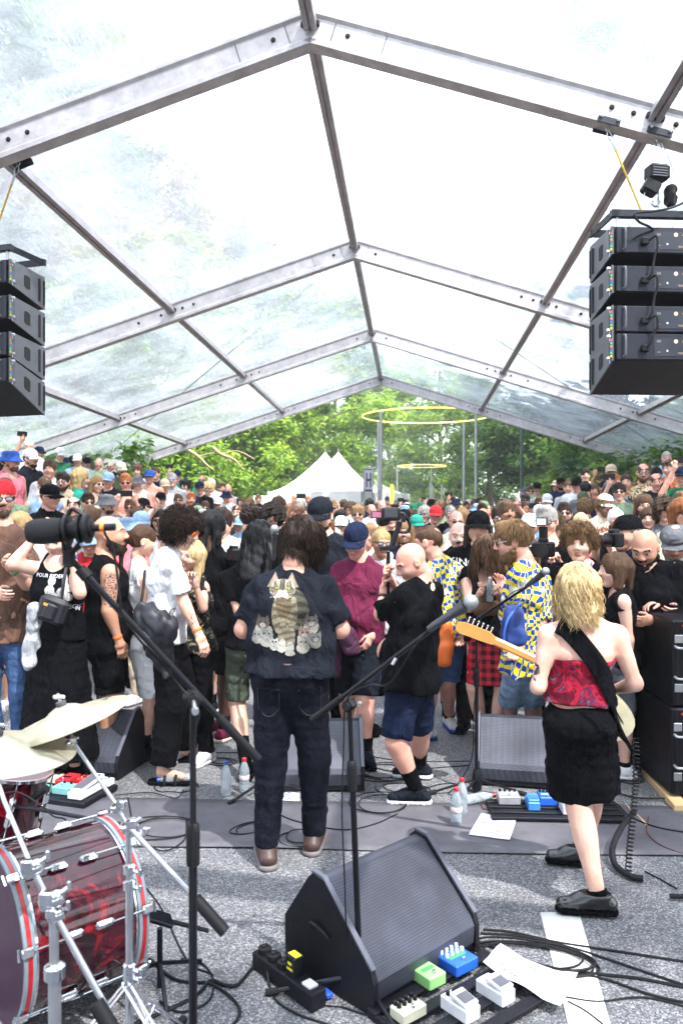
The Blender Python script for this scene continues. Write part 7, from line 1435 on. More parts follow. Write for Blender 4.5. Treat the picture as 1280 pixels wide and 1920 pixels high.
pony = hero(270, 5.8, 1.64, 70, dict(head=(270, 1015, 0), neck=(262, 1058), aL=AN(296, 6.0), aR=AN(268, 5.75), kR=(284, 1312, -.04), kL=(298, 1305, .1)), sex='f', head=(72, 5, 0), hair='pony', hairc='brown', top='tank', topc='white', bot='skirt', botc='white', shoes=('black', 'black'), socks=.12, group=GR, label='woman with a brown ponytail and short white skirt behind the curly haired man', hs=1.05)
blo = hero(362, 5.75, 1.60, 205, dict(head=(357, 1042, -.05), neck=(362, 1085), sL=(380, 1102), eL=(381, 1140, -.15), wL=(366, 1094, -.20)), sex='f', head=(200, 0, 12), ex='s', hair='long', hairc='blond', skin='pale', top='tank', topc='floral_dark', bot='trousers', botc='black', hands=('bend', 'relaxed'), thumb=dict(L=A(-1, 0, 0)), group=GR, shoes=('white', 'white'), label='laughing blond woman with red lips resting her cheek on her hand', hs=1.04)
tat = hero(205, 5.7, 1.78, 82, dict(head=(207, 1002, 0), neck=(196, 1046), sR=(207, 1074, -.2), sL=(196, 1070, .2), eR=(204, 1145, -.24), wR=(224, 1204, -.2), pel=(205, 1200)), b=1.30, belly=.03, head=(84, -2, 0), hair=None, beard='full', hairc='darkbrown', skin='mid', top='tank', topc='black', bot='shorts', botc='black', group=GR, shoes=('black', 'black'), label='bald bearded man in sleeveless black shirt with a tattooed upper arm', hs=1.1)
patch('arm_tattoo', tat, 'body', W(204, 1108, 5.4), A(1, 0, 0), A(0, 0, 1), .14, .25, art_swirl(2, .02, 10), 44, 76, .0016)
slv = hero(108, 5.35, 1.72, 185, dict(head=(108, 1012, 0), neck=(108, 1052), sR=(80, 1068), eR=(24, 1058, -.12), wR=(72, 1000, -.02), sL=(138, 1068), eL=(150, 1112, -.12), wL=(134, 1035, -.10)), b=1.02, head=(185, 18, 0), hair='side', hairc='lightbrown', skin='pale', top='tank', topc='black', bot='longskirt', botc='black', hands=('bend', 'bend'), thumb=dict(R=A(0, -1, .2), L=A(0, -1, .2), yR=A(.9, 0, .4), yL=A(-.5, 0, .8)), hem=.03, fold=1.2, group=GR, label='person with both hands at the head in a sleeveless black shirt with white print')
patch('shirt_print', slv, 'top', W(108, 1105, 5.2), A(1, 0, 0), A(0, 0, 1), .22, .20, art_band, 66, 60)
M_PW = mat('print_white', (.62, .62, .62), .8)
text_on('lettering', slv, 'top', 'FOUR RIDERS OF THE', W(108, 1082, 5.2), A(1, 0, -.06), A(0, 0, 1), .034, M_PW, .2); text_on('lettering', slv, 'top', 'HAVE', W(86, 1134, 5.2), A(1, 0, -.12), A(0, 0, 1), .036, M_PW, .1); text_on('lettering', slv, 'top', 'BEGUN', W(134, 1140, 5.2), A(1, 0, -.05), A(0, 0, 1), .036, M_PW, .1)
brn = hero(10, 5.6, 1.84, 170, dict(head=(4, 935, 0), neck=(6, 985), sL=(38, 1020), eL=(52, 1095, -.1), wL=(22, 1065, -.25), aL=AN(40, 5.6), aR=AN(0, 5.6), eR=(-30, 1090), wR=(-4, 1110, -.25)), b=1.18, belly=.04, head=(150, 5, 0), hair='short', hairc='brown', beard='short', hat='capback', hatc=('red', 'red'), glasses='glasses', topc='brown', botc='denim', hem=-.09, group=GR, label='man in brown shirt and blue jeans cut off by the left edge')
drd = hero(400, 6.3, 1.76, 35, dict(head=(398, 990, 0), eR=(414, 1098, .1), wR=(436, 1050, .2), aL=AN(392, 6.4), aR=AN(420, 6.25)), arms='front', head=(50, 8, 0), hair='dread', hairc='black', skin='dark', topc='black', bot='shorts', botc='black', shoes=('maroon', 'cream'), socks=.12, group=GR, hem=-.1, fold=1.2, label='man with black dreadlocks in black shirt and shorts filming with a small camera', hs=1.06)
wh2 = hero(420, 7.0, 1.84, 188, dict(head=(416, 982, 0), neck=(420, 1018)), arms='front', head=(186, 8, 0), hair='side', hairc='darkbrown', topc='white', bot='shorts', botc='paledenim', shoes=('charcoal', 'cream'), socks=.1, group=GR, label='serious man with short dark hair in white shirt and pale denim shorts', hs=1.05)
blk = hero(470, 5.5, 1.66, 8, dict(head=(488, 1012, .05), neck=(478, 1052), eL=(447, 1142, -.05), wL=(460, 1205, -.08), aL=AN(462, 5.35), aR=AN(500, 5.6)), sex='f', head=(15, 25, 0), hair='longwavy', hairc='black', skin='fair', topc='black', bot='shorts', botc='camo', shoes=('black', 'black'), socks=.22, hem=-.02, group=GR, strand=dict(n=1100, steps=10, length=.27, rad=.0024, seed=9, mode='wavy', amp=.010, turns=1.4, lift=.016, grav=.45, zmin=-.05), label='long black haired woman seen from behind in camouflage shorts left of the cat shirt', hs=1.05)
patch('forearm_tattoo', blk, 'body', W(456, 1180, 5.3), A(1, 0, 0), A(0, 0, 1), .05, .12, art_swirl(9, -.16, 8), 18, 40, .0016)
capg = hero(606, 6.3, 1.90, 192, dict(head=(600, 968, 0)), head=(196, 12, 0), ex='s', hair='short', hairc='darkbrown', beard='goatee', hat='cap', hatc=('charcoal', 'charcoal'), glasses='glasses', topc='charcoal', botc='black', group=GR, label='man in dark cap and glasses, grey shirt, just right of the cat shirt man', hs=1.06)
patch('cap_patch', dict(root=capg['root'], base=capg['base'], hat=[c for c in capg['root'].children if c.name.startswith('cap')][0]), 'hat', W(601, 942, 6.1), A(1, 0, 0), A(0, 0, 1), .07, .028, lambda a_, b_: np.tile(np.array([.6, .02, .03, 1.]), (b_, a_, 1)), 7, 5) if 0 else None
ck1 = hero(838, 6.2, 1.78, -38, dict(head=(802, 1018, 0), neck=(822, 1052), sL=(822, 1072, -.08), sR=(868, 1082, .06), eR=(888, 1135, .02), wR=(868, 1188, -.1), eL=(808, 1140, -.1), wL=(800, 1175, .1), aL=AN(800, 6.25), aR=AN(842, 6.6), tL=A(-.6, -.5, 0), tR=A(.1, -1, 0), kL=(806, 1290, 0), kR=(838, 1280, .1)), b=1.1, head=(-60, 8, 0), hair='crop', hairc='brown', skin='pink', top='shirt', topc='checker_a', bot='shorts', botc='denim', shoes=('white', 'blue'), socks=.06, sleeve=.95, hem=-.12, fold=1.2, group=GR, label='shaven headed man in blue and yellow checkered shirt and denim shorts behind the cameraman', hs=1.06)
brl = hero(915, 6.0, 1.66, 195, dict(head=(916, 1035, 0), neck=(914, 1078), eR=(880, 1140, -.05), wR=(900, 1112, -.25), eL=(945, 1140, -.05), wL=(930, 1108, -.25), aL=AN(925, 6.0), aR=AN(905, 6.1)), sex='f', head=(230, 18, -10), hair='longwavy', hairc='brown', skin='pale', top='tank', topc='black', bot='skirt', botc='plaid', shoes=('black', 'black'), hands=('grip', 'relaxed'), group=GR, strand=dict(n=1200, steps=11, length=.30, rad=.0024, seed=19, mode='wavy', amp=.014, turns=1.8, lift=.018, grav=.45, zmin=-.05), label='woman with long brown wavy hair in black top and red plaid skirt', hs=1.05)
ck2 = hero(985, 5.45, 1.84, -52, dict(head=(960, 1015, 0), neck=(982, 1056, 0), sL=(968, 1082, -.12), sR=(1018, 1090, .10), eR=(1012, 1165, .02), wR=(975, 1212, -.06), eL=(955, 1155, .15), wL=(945, 1110, .30), pel=(985, 1225, .12), aL=AN(950, 6.1), aR=AN(1000, 6.15), kL=(955, 1318, .5), kR=(998, 1318, .5), hL=(972, 1250, .2), hR=(1000, 1250, .2)), b=1.04, head=(-78, 12, 0), hair='quiff', hairc='lightbrown', beard='full', skin='pink', glasses='sun', glassc='white_metal', top='shirt', topc='checker_b', bot='shorts', botc='paledenim', shoes=('white', 'white'), sleeve=.98, hem=-.10, wide=.03, fold=1.5, group=GR, label='bearded man in blue and yellow checkered shirt and sunglasses holding a blue bag', hs=1.08, strand=dict(n=1400, steps=7, length=.062, rad=.0019, seed=29, mode='wavy', amp=.003, turns=.6, lift=.007, grav=.22, zmin=.03, part=.05))
cur = hero(1092, 5.5, 1.72, 190, dict(head=(1085, 1020, 0), neck=(1092, 1062)), head=(204, 2, 0), hair='curly', hairc='lightbrown', skin='fair', topc='black', botc='black', group=GR, strand=dict(n=1500, steps=12, length=.065, rad=.0024, seed=39, mode='curl', amp=.010, turns=2.2, lift=.022, grav=.08, zmin=.01), label='young man with curly light brown hair, black shirt and purple lanyard', hs=1.08)
for s_ in (-1, 1):
 mb = MB(); P = [W(1092 + s_ * 16, 1055, 5.40), W(1092 + s_ * 15, 1072, 5.33), W(1092 + s_ * 8, 1100, 5.30), W(1092, 1130, 5.29)]; P = smooth_path(P, 4); mb.tube(P, .006, 4); mb.build('lanyard', mat('lanyard_purple', (.16, .10, .45), .6), cur['root'])
gui = hero(1088, 3.62, 1.66, 6, dict(head=(1082, 1104, .02), neck=(1090, 1162), sL=(1028, 1190), sR=(1156, 1190), eL=(1008, 1288, -.03), wL=(1030, 1240, .20), eR=(1190, 1282, -.02), wR=(1140, 1296, .24), pel=(1085, 1340), hL=(1062, 1358), hR=(1108, 1358), kL=(1084, 1510, .02), kR=(1108, 1490, .12), aL=AN(1120, 3.56), aR=AN(1092, 4.05), tL=A(-1, .12, 0), tR=A(-1, .2, 0)),
 sex='f', b=1.02, head=(8, 12, 4), hair='bob', hairc='blond', skin='pale', top='tube', topc='tiedye', bot='skirt', botc='black', shoes=('leather_black', 'black'), socks=.03, hem=.06, hands=('grip', 'relaxed'), group='guitarist', fold=.6, wide=.0, strand=dict(n=4200, steps=13, length=.165, rad=.0021, seed=49, mode='wavy', amp=.015, turns=1.5, lift=.010, grav=.36, zmin=-.07, face=True), label='blond guitarist from behind in red patterned tube top and short black skirt', hs=.97)
patch('arm_tattoo', gui, 'body', W(1006, 1262, 3.55), A(1, 0, 0), A(0, 0, 1), .055, .09, art_scorp, 46, 70, .0016)
bob = hero(1155, 5.3, 1.58, -82, dict(head=(1152, 1070, 0), neck=(1163, 1108), sL=(1168, 1128, -.14), eL=(1178, 1200, -.14), wL=(1172, 1262, -.1), aL=AN(1170, 5.35), aR=AN(1182, 5.6), kL=(1170, 1340, 0)), sex='f', head=(-86, 0, 0), hair='bob', hairc='brown', skin='pale', top='tank', topc='black', bot='shorts', botc='grey', shoes=('white', 'white'), socks=.05, group=GR, label='woman in profile with straight brown bob and black sleeveless top', hs=1.06)
bbd = hero(1215, 5.5, 1.76, 215, dict(head=(1208, 1028, 0), neck=(1216, 1068)), arms='front', b=1.2, head=(214, 28, 0), hair='crop' and None, hairc='black', beard='long', skin='mid', top='long', topc='black', botc='black', group=GR, label='bald man with long black beard and black jacket looking down by the speaker stack', hs=1.08)
flt = hero(1275, 5.75, 1.80, 200, dict(head=(1266, 1020, 0), neck=(1276, 1062), sR=(1248, 1086), eR=(1290, 1128, -.25), wR=(1232, 1131, -.36), sL=(1316, 1086), eL=(1330, 1130, -.3), wL=(1280, 1145, -.4)), b=1.15, head=(208, 20, 0), hair='crop', hairc='grey', beard='long', hat='flat', hatc=('grey', 'grey'), glasses='sun', skin='pink', topc='black', botc='black', group=GR, label='bearded man in grey flat cap and sunglasses leaning on the speaker stack at right', hs=1.08)
patch('forearm_tattoo', flt, 'body', W(1258, 1131, 5.3), A(1, 0, 0), A(0, 0, 1), .13, .06, art_swirl(12, .1, 7), 40, 20, .0016)
mb = MB(); q = flt['wR'] + nrm(flt['eR'] - flt['wR']) * .02; ax_ = nrm(flt['eR'] - flt['wR']); mb.lathe([(.033, 0), (.036, .004), (.036, .018), (.033, .022)], q, ax_, 14); mb.build('wristband', mat('band_green', (.05, .35, .12), .5), flt['root'])
cbk = hero(1180, 6.0, 1.78, -100, dict(head=(1174, 1000, 0)), arms='camera', head=(-112, 5, 0), hair='crop', hairc='darkbrown', hat='capback', hatc=('black', 'black'), skin='fair', topc='navy', botc='black', hands=('grip', 'grip'), group=GR, label='young man in backwards black cap holding a camera, behind the black bearded man', hs=1.05)
pcam = hero(1035, 6.3, 1.80, 205, dict(head=(1024, 978, .1), eR=(1000, 1060, -.1), wR=(1008, 1035, -.3), eL=(1060, 1075, -.1), wL=(1042, 1048, -.28)), head=(205, 5, 0), hair='short', hairc='grey', glasses='glasses', skin='fair', topc='black', botc='black', hands=('grip', 'grip'), group=GR, label='grey haired photographer with glasses holding a camera with tall flash')
ctx = hero(895, 6.5, 1.78, 200, dict(head=(896, 990, 0)), head=(188, 0, 0), hair='long', hairc='darkbrown', skin='pale', hat='cap', hatc=('black', 'black'), topc='black', botc='black', b=1.15, group=GR, label='long haired person in black cap and black shirt with white lettering', hs=1.08)
text_on('lettering', ctx, 'top', 'KING W', W(884, 1058, 6.3), A(1, 0, -.1), A(0, 0, 1), .085, M_PW)
mus = hero(862, 7.0, 1.70, 190, dict(head=(860, 1006, 0)), head=(188, 5, 0), hair=None, hairc='brown', beard='moustache', skin='pale', topc='black', botc='black', group=GR, label='bald man with moustache and black shirt left of the black cap', hs=1.08)
FRONT = [cat, mar, cm, wt, pony, blo, tat, slv, brn, drd, wh2, blk, capg, ck1, brl, ck2, cur, bob, bbd, flt, cbk, pcam, ctx, mus]
# wristbands
def band(J, k_, colr, off=.03):
 ax_ = nrm(J['e' + k_] - J['w' + k_]); mb = MB(); mb.lathe([(.030, 0), (.0335, .003), (.0335, .017), (.030, .020)], J['w' + k_] + ax_ * off, ax_, 14); mb.build('wristband', mat('band_' + colr, CL[colr], .5), J['root'], True)
for J, k_, c_ in ((wt, 'R', 'orange'), (tat, 'R', 'orange'), (blk, 'L', 'green'), (slv, 'L', 'blue'), (brn, 'L', 'green'), (cm, 'L', 'black'), (drd, 'R', 'orange')): band(J, k_, c_)
def prop(name, label, cat_, c, group=None): return empty(name, c, label, cat_, group)
# camera rig on gimbal
g = prop('camera_rig', 'black video camera with side screen on a handheld gimbal held up by the bald man', 'camera', W(726, 970, 5.07)); d = 5.08
mb = MB(); mb.tube([W(725, 1118, d), W(727, 1060, d)], .016, 12); mb.build('handle', M_RUBBER, g, True)
mb = MB(); mb.tube([W(727, 1060, d), W(728, 1034, d)], .013, 10); mb.box(W(726, 1028, d), (.10, .04, .028), ch=.005); mb.tube([W(734, 1024, d), W(746, 990, d)], .017, 10); mb.tube([W(746, 990, d), W(748, 978, d)], .02, 10); mb.build('gimbal_arm', M_STAND, g, True)
mb = MB(); mb.tube(smooth_path([W(744, 996, d), W(762, 998, d), W(768, 985, d), W(758, 965, d), W(748, 962, d)], 4), .010, 8); mb.build('gimbal_bracket', M_STAND, g, True)
mb = MB(); mb.box(W(732, 964, d), (.115, .075, .085), rotz(.12), ch=.010); mb.build('camera_body', M_BLACK, g); mb = MB(); mb.box(W(733, 962, d - .04), (.085, .004, .055), rotz(.12), ch=.001); mb.build('rear_screen', mat('screen_dark', (.02, .022, .03), .15), g)
mb = MB(); mb.box(W(706, 965, d - .02), (.072, .008, .045), rotz(.12), ch=.002); sc2 = mb.build('side_screen', M_BLACK, g); mb = MB(); mb.box(W(706, 965, d - .026), (.058, .003, .034), rotz(.12)); mb.build('screen_image', led('screen_glow', (.25, .08, .14), .4), sc2)
mb = MB(); mb.lathe([(.030, 0), (.036, .01), (.038, .09), (.042, .10), (.042, .13)], W(722, 975, d + .03), (-.12, 1, -.02), 18); mb.build('lens', M_BLACK, g, True); mb = MB(); mb.box(W(740, 948, d), (.05, .04, .02), rotz(.12), ch=.004); mb.box(W(756, 972, d), (.02, .06, .05), rotz(.12), ch=.004); mb.build('top_plate', M_STAND, g); mb = MB(); mb.box(W(731, 946, d - .01), (.014, .01, .008)); mb.build('record_light', M_REDP, g)
def stillcam(c, face, label, flash=False, group='cameras held by people', s=1.0):
 c = np.asarray(c, float); r = prop('camera', label, 'camera', c, group); R = rotz(-math.radians(face)); mb = MB(); mb.box(c, (.14 * s, .07 * s, .095 * s), R, ch=.012); mb.box(c + A(0, 0, .055 * s), (.06 * s, .06 * s, .03 * s), R, ch=.008); mb.build('camera_body', M_BLACK, r)
 mb = MB(); mb.lathe([(.034 * s, 0), (.038 * s, .01), (.038 * s, .08 * s), (.042 * s, .085 * s), (.042 * s, .10 * s), (.034 * s, .101 * s)], c + R @ A(0, .03, -.005), R @ A(0, 1, 0), 18); mb.build('lens', M_BLACK, r, True); mb = MB(); mb.lathe([(.033 * s, .098 * s), (.001, .096 * s)], c + R @ A(0, .03, -.005), R @ A(0, 1, 0), 18); mb.build('lens_glass', M_LENS, r, True)
 if flash: mb = MB(); mb.box(c + A(0, 0, .12), (.06, .05, .09), R, ch=.006); mb.box(c + A(-.01, 0, .20), (.075, .09, .06), R, ch=.006); mb.build('flash', M_BLACK, r); mb = MB(); mb.box(c + A(-.01, 0, .20) + R @ A(0, .046, 0), (.065, .004, .045), R); mb.build('flash_window', M_WHITE, r)
 return r
stillcam(W(1018, 1030, 5.75), 200, 'black camera with a tall flash unit held in front of the photographer face', True, s=1.15); stillcam(W(438, 1040, 6.05), 60, 'small black camera in the hands of the man with dreadlocks'); stillcam(W(1150, 1012, 5.75), -110, 'black camera held by the young man in the backwards cap', s=1.1)
# bags and tied clothes
def blob(name, label, cat_, pts, m, noise=.004, seed=1, straps=(), strapm=None, group=None, vox=.010, flat=None):
 P = np.array([p[0] for p in pts]); R_ = max(p[2] for p in pts) + .05; fd = Field(P.min(0) - R_, np.maximum(P.max(0), np.array([p[1] for p in pts]).max(0)) + R_, vox)
 fd = Field(np.minimum(P.min(0), np.array([p[1] for p in pts]).min(0)) - R_, np.maximum(P.max(0), np.array([p[1] for p in pts]).max(0)) + R_, vox)
 for a, b, r0, r1, wv, rt in pts: fd.cone(a, b, r0, r1, wv, rt, k=.02)
 if noise: fd.noise(noise, 9, seed, (1, 1, .7), 5, warp=1.5)
 V, Q = fd.mesh(); c = V.mean(0); r = prop(name, label, cat_, c, group); link('body', quad_mesh('body', V - c, Q, m), r)
 for s_, w_ in straps: mb = MB(); mb.tube(smooth_path(s_, 5), w_, 6); mb.build('strap', strapm or M_RUBBER, r, True)
 return r
M_BAG = mat('bag_nylon', (.010, .010, .016), .5, bump=(30, .004))
bg_ = prop('shoulder_bag', 'small black shoulder bag with front pocket on the sleeveless black shirt', 'bag', W(98, 1145, 5.1)); Rb = np.array(Matrix.Rotation(.35, 3, 'Y')); mb = MB(); mb.box(W(99, 1143, 5.12), (.19, .075, .17), Rb, ch=.025); mb.build('bag_body', M_BAG, bg_, True); mb = MB(); mb.box(W(93, 1146, 5.075), (.085, .035, .11), Rb, ch=.015); mb.build('front_pocket', M_BAG, bg_, True); mb = MB(); mb.box(W(86, 1133, 5.055), (.028, .003, .018), Rb); mb.build('bag_label', mat('label_orange', (.75, .30, .05), .6), bg_); mb = MB(); P = smooth_path([W(116, 1122, 5.12), W(120, 1090, 5.13), W(126, 1060, 5.2), W(132, 1046, 5.3)], 5); mb.tube(P, .011, 5); mb.build('strap', M_BAG, bg_, True)
blob('tied_shirt', 'pale grey shirt tied at the hip, hanging beside the black long skirt', 'shirt', [(W(66, 1142, 5.12), W(62, 1160, 5.12), .045, .04, None, 1), (W(62, 1160, 5.12), W(54, 1245, 5.14), .028, .036, X3, 1.3), (W(66, 1160, 5.14), W(66, 1210, 5.16), .022, .03, X3, 1.2)], m_cloth('lightgrey'), .006, 4)
blob('jacket_bag', 'black bag with a jacket hanging at the hip of the curly haired man', 'bag', [(W(275, 1155, 5.22), W(310, 1180, 5.12), .085, .085, A(0, 0, 1), 1.15), (W(305, 1185, 5.15), W(315, 1235, 5.18), .08, .045, None, 1), (W(290, 1215, 5.2), W(312, 1262, 5.2), .06, .03, None, 1)], M_BAG, .010, 6, straps=[([W(262, 1150, 5.25), W(268, 1110, 5.3), W(272, 1070, 5.42)], .010), ([W(330, 1140, 5.1), W(318, 1150, 5.08), W(322, 1200, 5.06), W(314, 1250, 5.1)], .004)])
blob('waist_shirt', 'dark purple shirt tied around the waist of the man in the maroon top', 'shirt', [(W(648, 1185, 5.62), W(660, 1218, 5.62), .05, .045, X3, 1.4), (W(628, 1190, 5.68), W(630, 1265, 5.72), .045, .03, X3, 1.2)], mat('cloth_plum', (.05, .008, .035), .85, kind='cloth'), .006, 9)
blob('orange_cap', 'orange cap hanging by the hip of the shaven man in the checkered shirt', 'cap', [(W(836, 1175, 6.0), W(836, 1205, 6.0), .05, .06, None, 1), (W(834, 1215, 5.96), W(832, 1240, 5.95), .05, .045, X3, 1.3)], mat('cap_orange', (.70, .14, .02), .5), .003, 5)
blob('blue_bag', 'blue and black pouch held by the bearded man in the checkered shirt', 'bag', [(W(962, 1150, 4.92), W(962, 1195, 4.95), .05, .065, X3, 1.3)], mat('bag_blue', (.02, .05, .22), .5), .005, 8, straps=[([W(975, 1130, 4.9), W(950, 1165, 4.86), W(945, 1205, 4.88), W(970, 1218, 4.9)], .008)], strapm=mat('strap_blue', (.05, .14, .5), .5))
blob('bear_bag', 'brown furry bag at the waist of the woman in the plaid skirt', 'bag', [(W(900, 1140, 5.75), W(925, 1140, 5.75), .06, .055, None, 1), (W(905, 1120, 5.73), W(905, 1122, 5.73), .03, .03, None, 1)], mat('fur_brown', (.12, .06, .03), .9, bump=(60, .01)), .003, 3)
bottle(W(918, 1128, 5.68), 'white', 'clear water bottle held by the woman with wavy brown hair', s=.8)
# guitar: neck to the left, cream body at the right hip
gt = prop('electric_guitar', 'cream electric guitar with maple neck and headstock carried by the blond guitarist', 'guitar', W(1050, 1260, 3.95))
n0 = W(862, 1172, 4.12); n1 = W(1070, 1268, 3.98); bc = W(1100, 1330, 3.90); d = nrm(n1 - n0); up = nrm(A(0, 0, 1) - d * d[2]); nf = np.cross(d, up)
mb = MB(); hd0 = n0 + d * .19; mb.prism([(-.021, -.012), (.021, -.012), (.021, .004), (.012, .012), (-.012, .012), (-.021, .004)], hd0, n1, up, nf); mb.build('neck', M_NECK, gt, True)
hp = [(-.01, -.03), (.02, -.040), (.06, -.034), (.12, -.030), (.17, -.024), (.205, -.020), (.205, .020), (.18, .022), (.155, .032), (.10, .030), (.05, .028), (.015, .022), (-.015, .012), (-.02, -.01)]
mb = MB(); mb.prism(hp, n0 - nf * .008, n0 + nf * .008, d, up); mb.build('headstock', M_NECK, gt)
for k_ in range(6):
 p = n0 + d * (.03 + .025 * k_) + up * .026; mb = MB(); mb.box(p - nf * .016 - up * .018, (.018, .016, .014), np.stack([d, up, nf], 1), ch=.003); mb.tube([p - nf * .012, p + up * .022 - nf * .012], .003, 6); mb.box(p + up * .026 - nf * .012, (.010, .014, .007), np.stack([d, up, nf], 1), ch=.002); mb.build('tuning_peg', M_CHROME, gt)
prof_b = [(.16 * math.cos(a) * (1 + .16 * math.cos(2 * a) + .05 * math.sin(3 * a)) + .04 + (.05 if math.cos(a) < -.5 else 0) * -1, .152 * math.sin(a) * (1 + .10 * math.cos(2 * a) - .08 * math.cos(a))) for a in np.linspace(0, 2 * math.pi, 33)[:-1]]
mb = MB(); mb.prism(prof_b, bc - nf * .022, bc + nf * .022, d, up); mb.build('guitar_body', mat('guitar_cream', (.72, .66, .46), .18, coat=.8), gt, True)
# strap
bv, _ = bvh_of(gui['body']); bv2, _ = bvh_of(gui['top']); bv3, _ = bvh_of(gui['bot'])
V = []; path = smooth_path([W(1042, 1168, 3.62), W(1066, 1186, 3.6), W(1110, 1245, 3.6), W(1146, 1310, 3.6), W(1172, 1362, 3.6), W(1184, 1392, 3.66)], 6); 
for i_, p in enumerate(path):
 t_ = nrm(path[min(i_ + 1, len(path) - 1)] - path[max(i_ - 1, 0)]); sd_ = nrm(np.cross(t_, A(0, 1, 0)))
 for k_ in np.linspace(-1, 1, 7):
  q = p + sd_ * k_ * .042 - gui['base']; best = 9.
  for b_ in (bv, bv2, bv3):
   hit = b_.ray_cast(Vector((q[0], 2.6 - gui['base'][1], q[2])), Vector((0, 1, 0)), 1.35)
   if hit[0] is not None: best = min(best, hit[0][1])
  V.append([q[0], best - .008 if best < 8 else None, q[2]])
ys_ = [v[1] for v in V]; Va = np.array([[v[0], v[1] if v[1] is not None else np.nan, v[2]] for v in V]).reshape(len(path), 7, 3)
for k_ in range(7):
 c_ = Va[:, k_, 1]; ok = ~np.isnan(c_); 
 if ok.sum() > 1: c_[:] = np.interp(np.arange(len(c_)), np.where(ok)[0], c_[ok])
for _ in range(2): Va[1:-1, :, 1] = np.minimum(Va[1:-1, :, 1], (Va[:-2, :, 1] + Va[2:, :, 1]) / 2)
n_ = len(path); Q = [(i_ * 7 + j_, i_ * 7 + j_ + 1, (i_ + 1) * 7 + j_ + 1, (i_ + 1) * 7 + j_) for i_ in range(n_ - 1) for j_ in range(6)]
so_ = link('guitar_strap', quad_mesh('guitar_strap', Va.reshape(-1, 3) + gui['base'], Q, m_cloth('black'))); so_.modifiers.new('t', 'SOLIDIFY').thickness = .004; tag(so_, 'wide black guitar strap crossing the bare back of the guitarist', 'strap')
mb = MB(); q0 = W(1190, 1385, 3.75); P = []; q1 = W(1181, 1640, 3.72)
for i_ in range(520): t_ = i_ / 519; c_ = q0 * (1 - t_) + q1 * t_ + A(.010 * math.sin(t_ * 5), 0, 0); a = t_ * 34 * 6.283; P.append(c_ + A(.014 * math.cos(a), .014 * math.sin(a), 0))
mb.tube(P, .0034, 5); tag(mb.build('coiled_lead', M_RUBBER, None, True), 'black coiled guitar lead hanging from the guitar to the ground', 'cable')
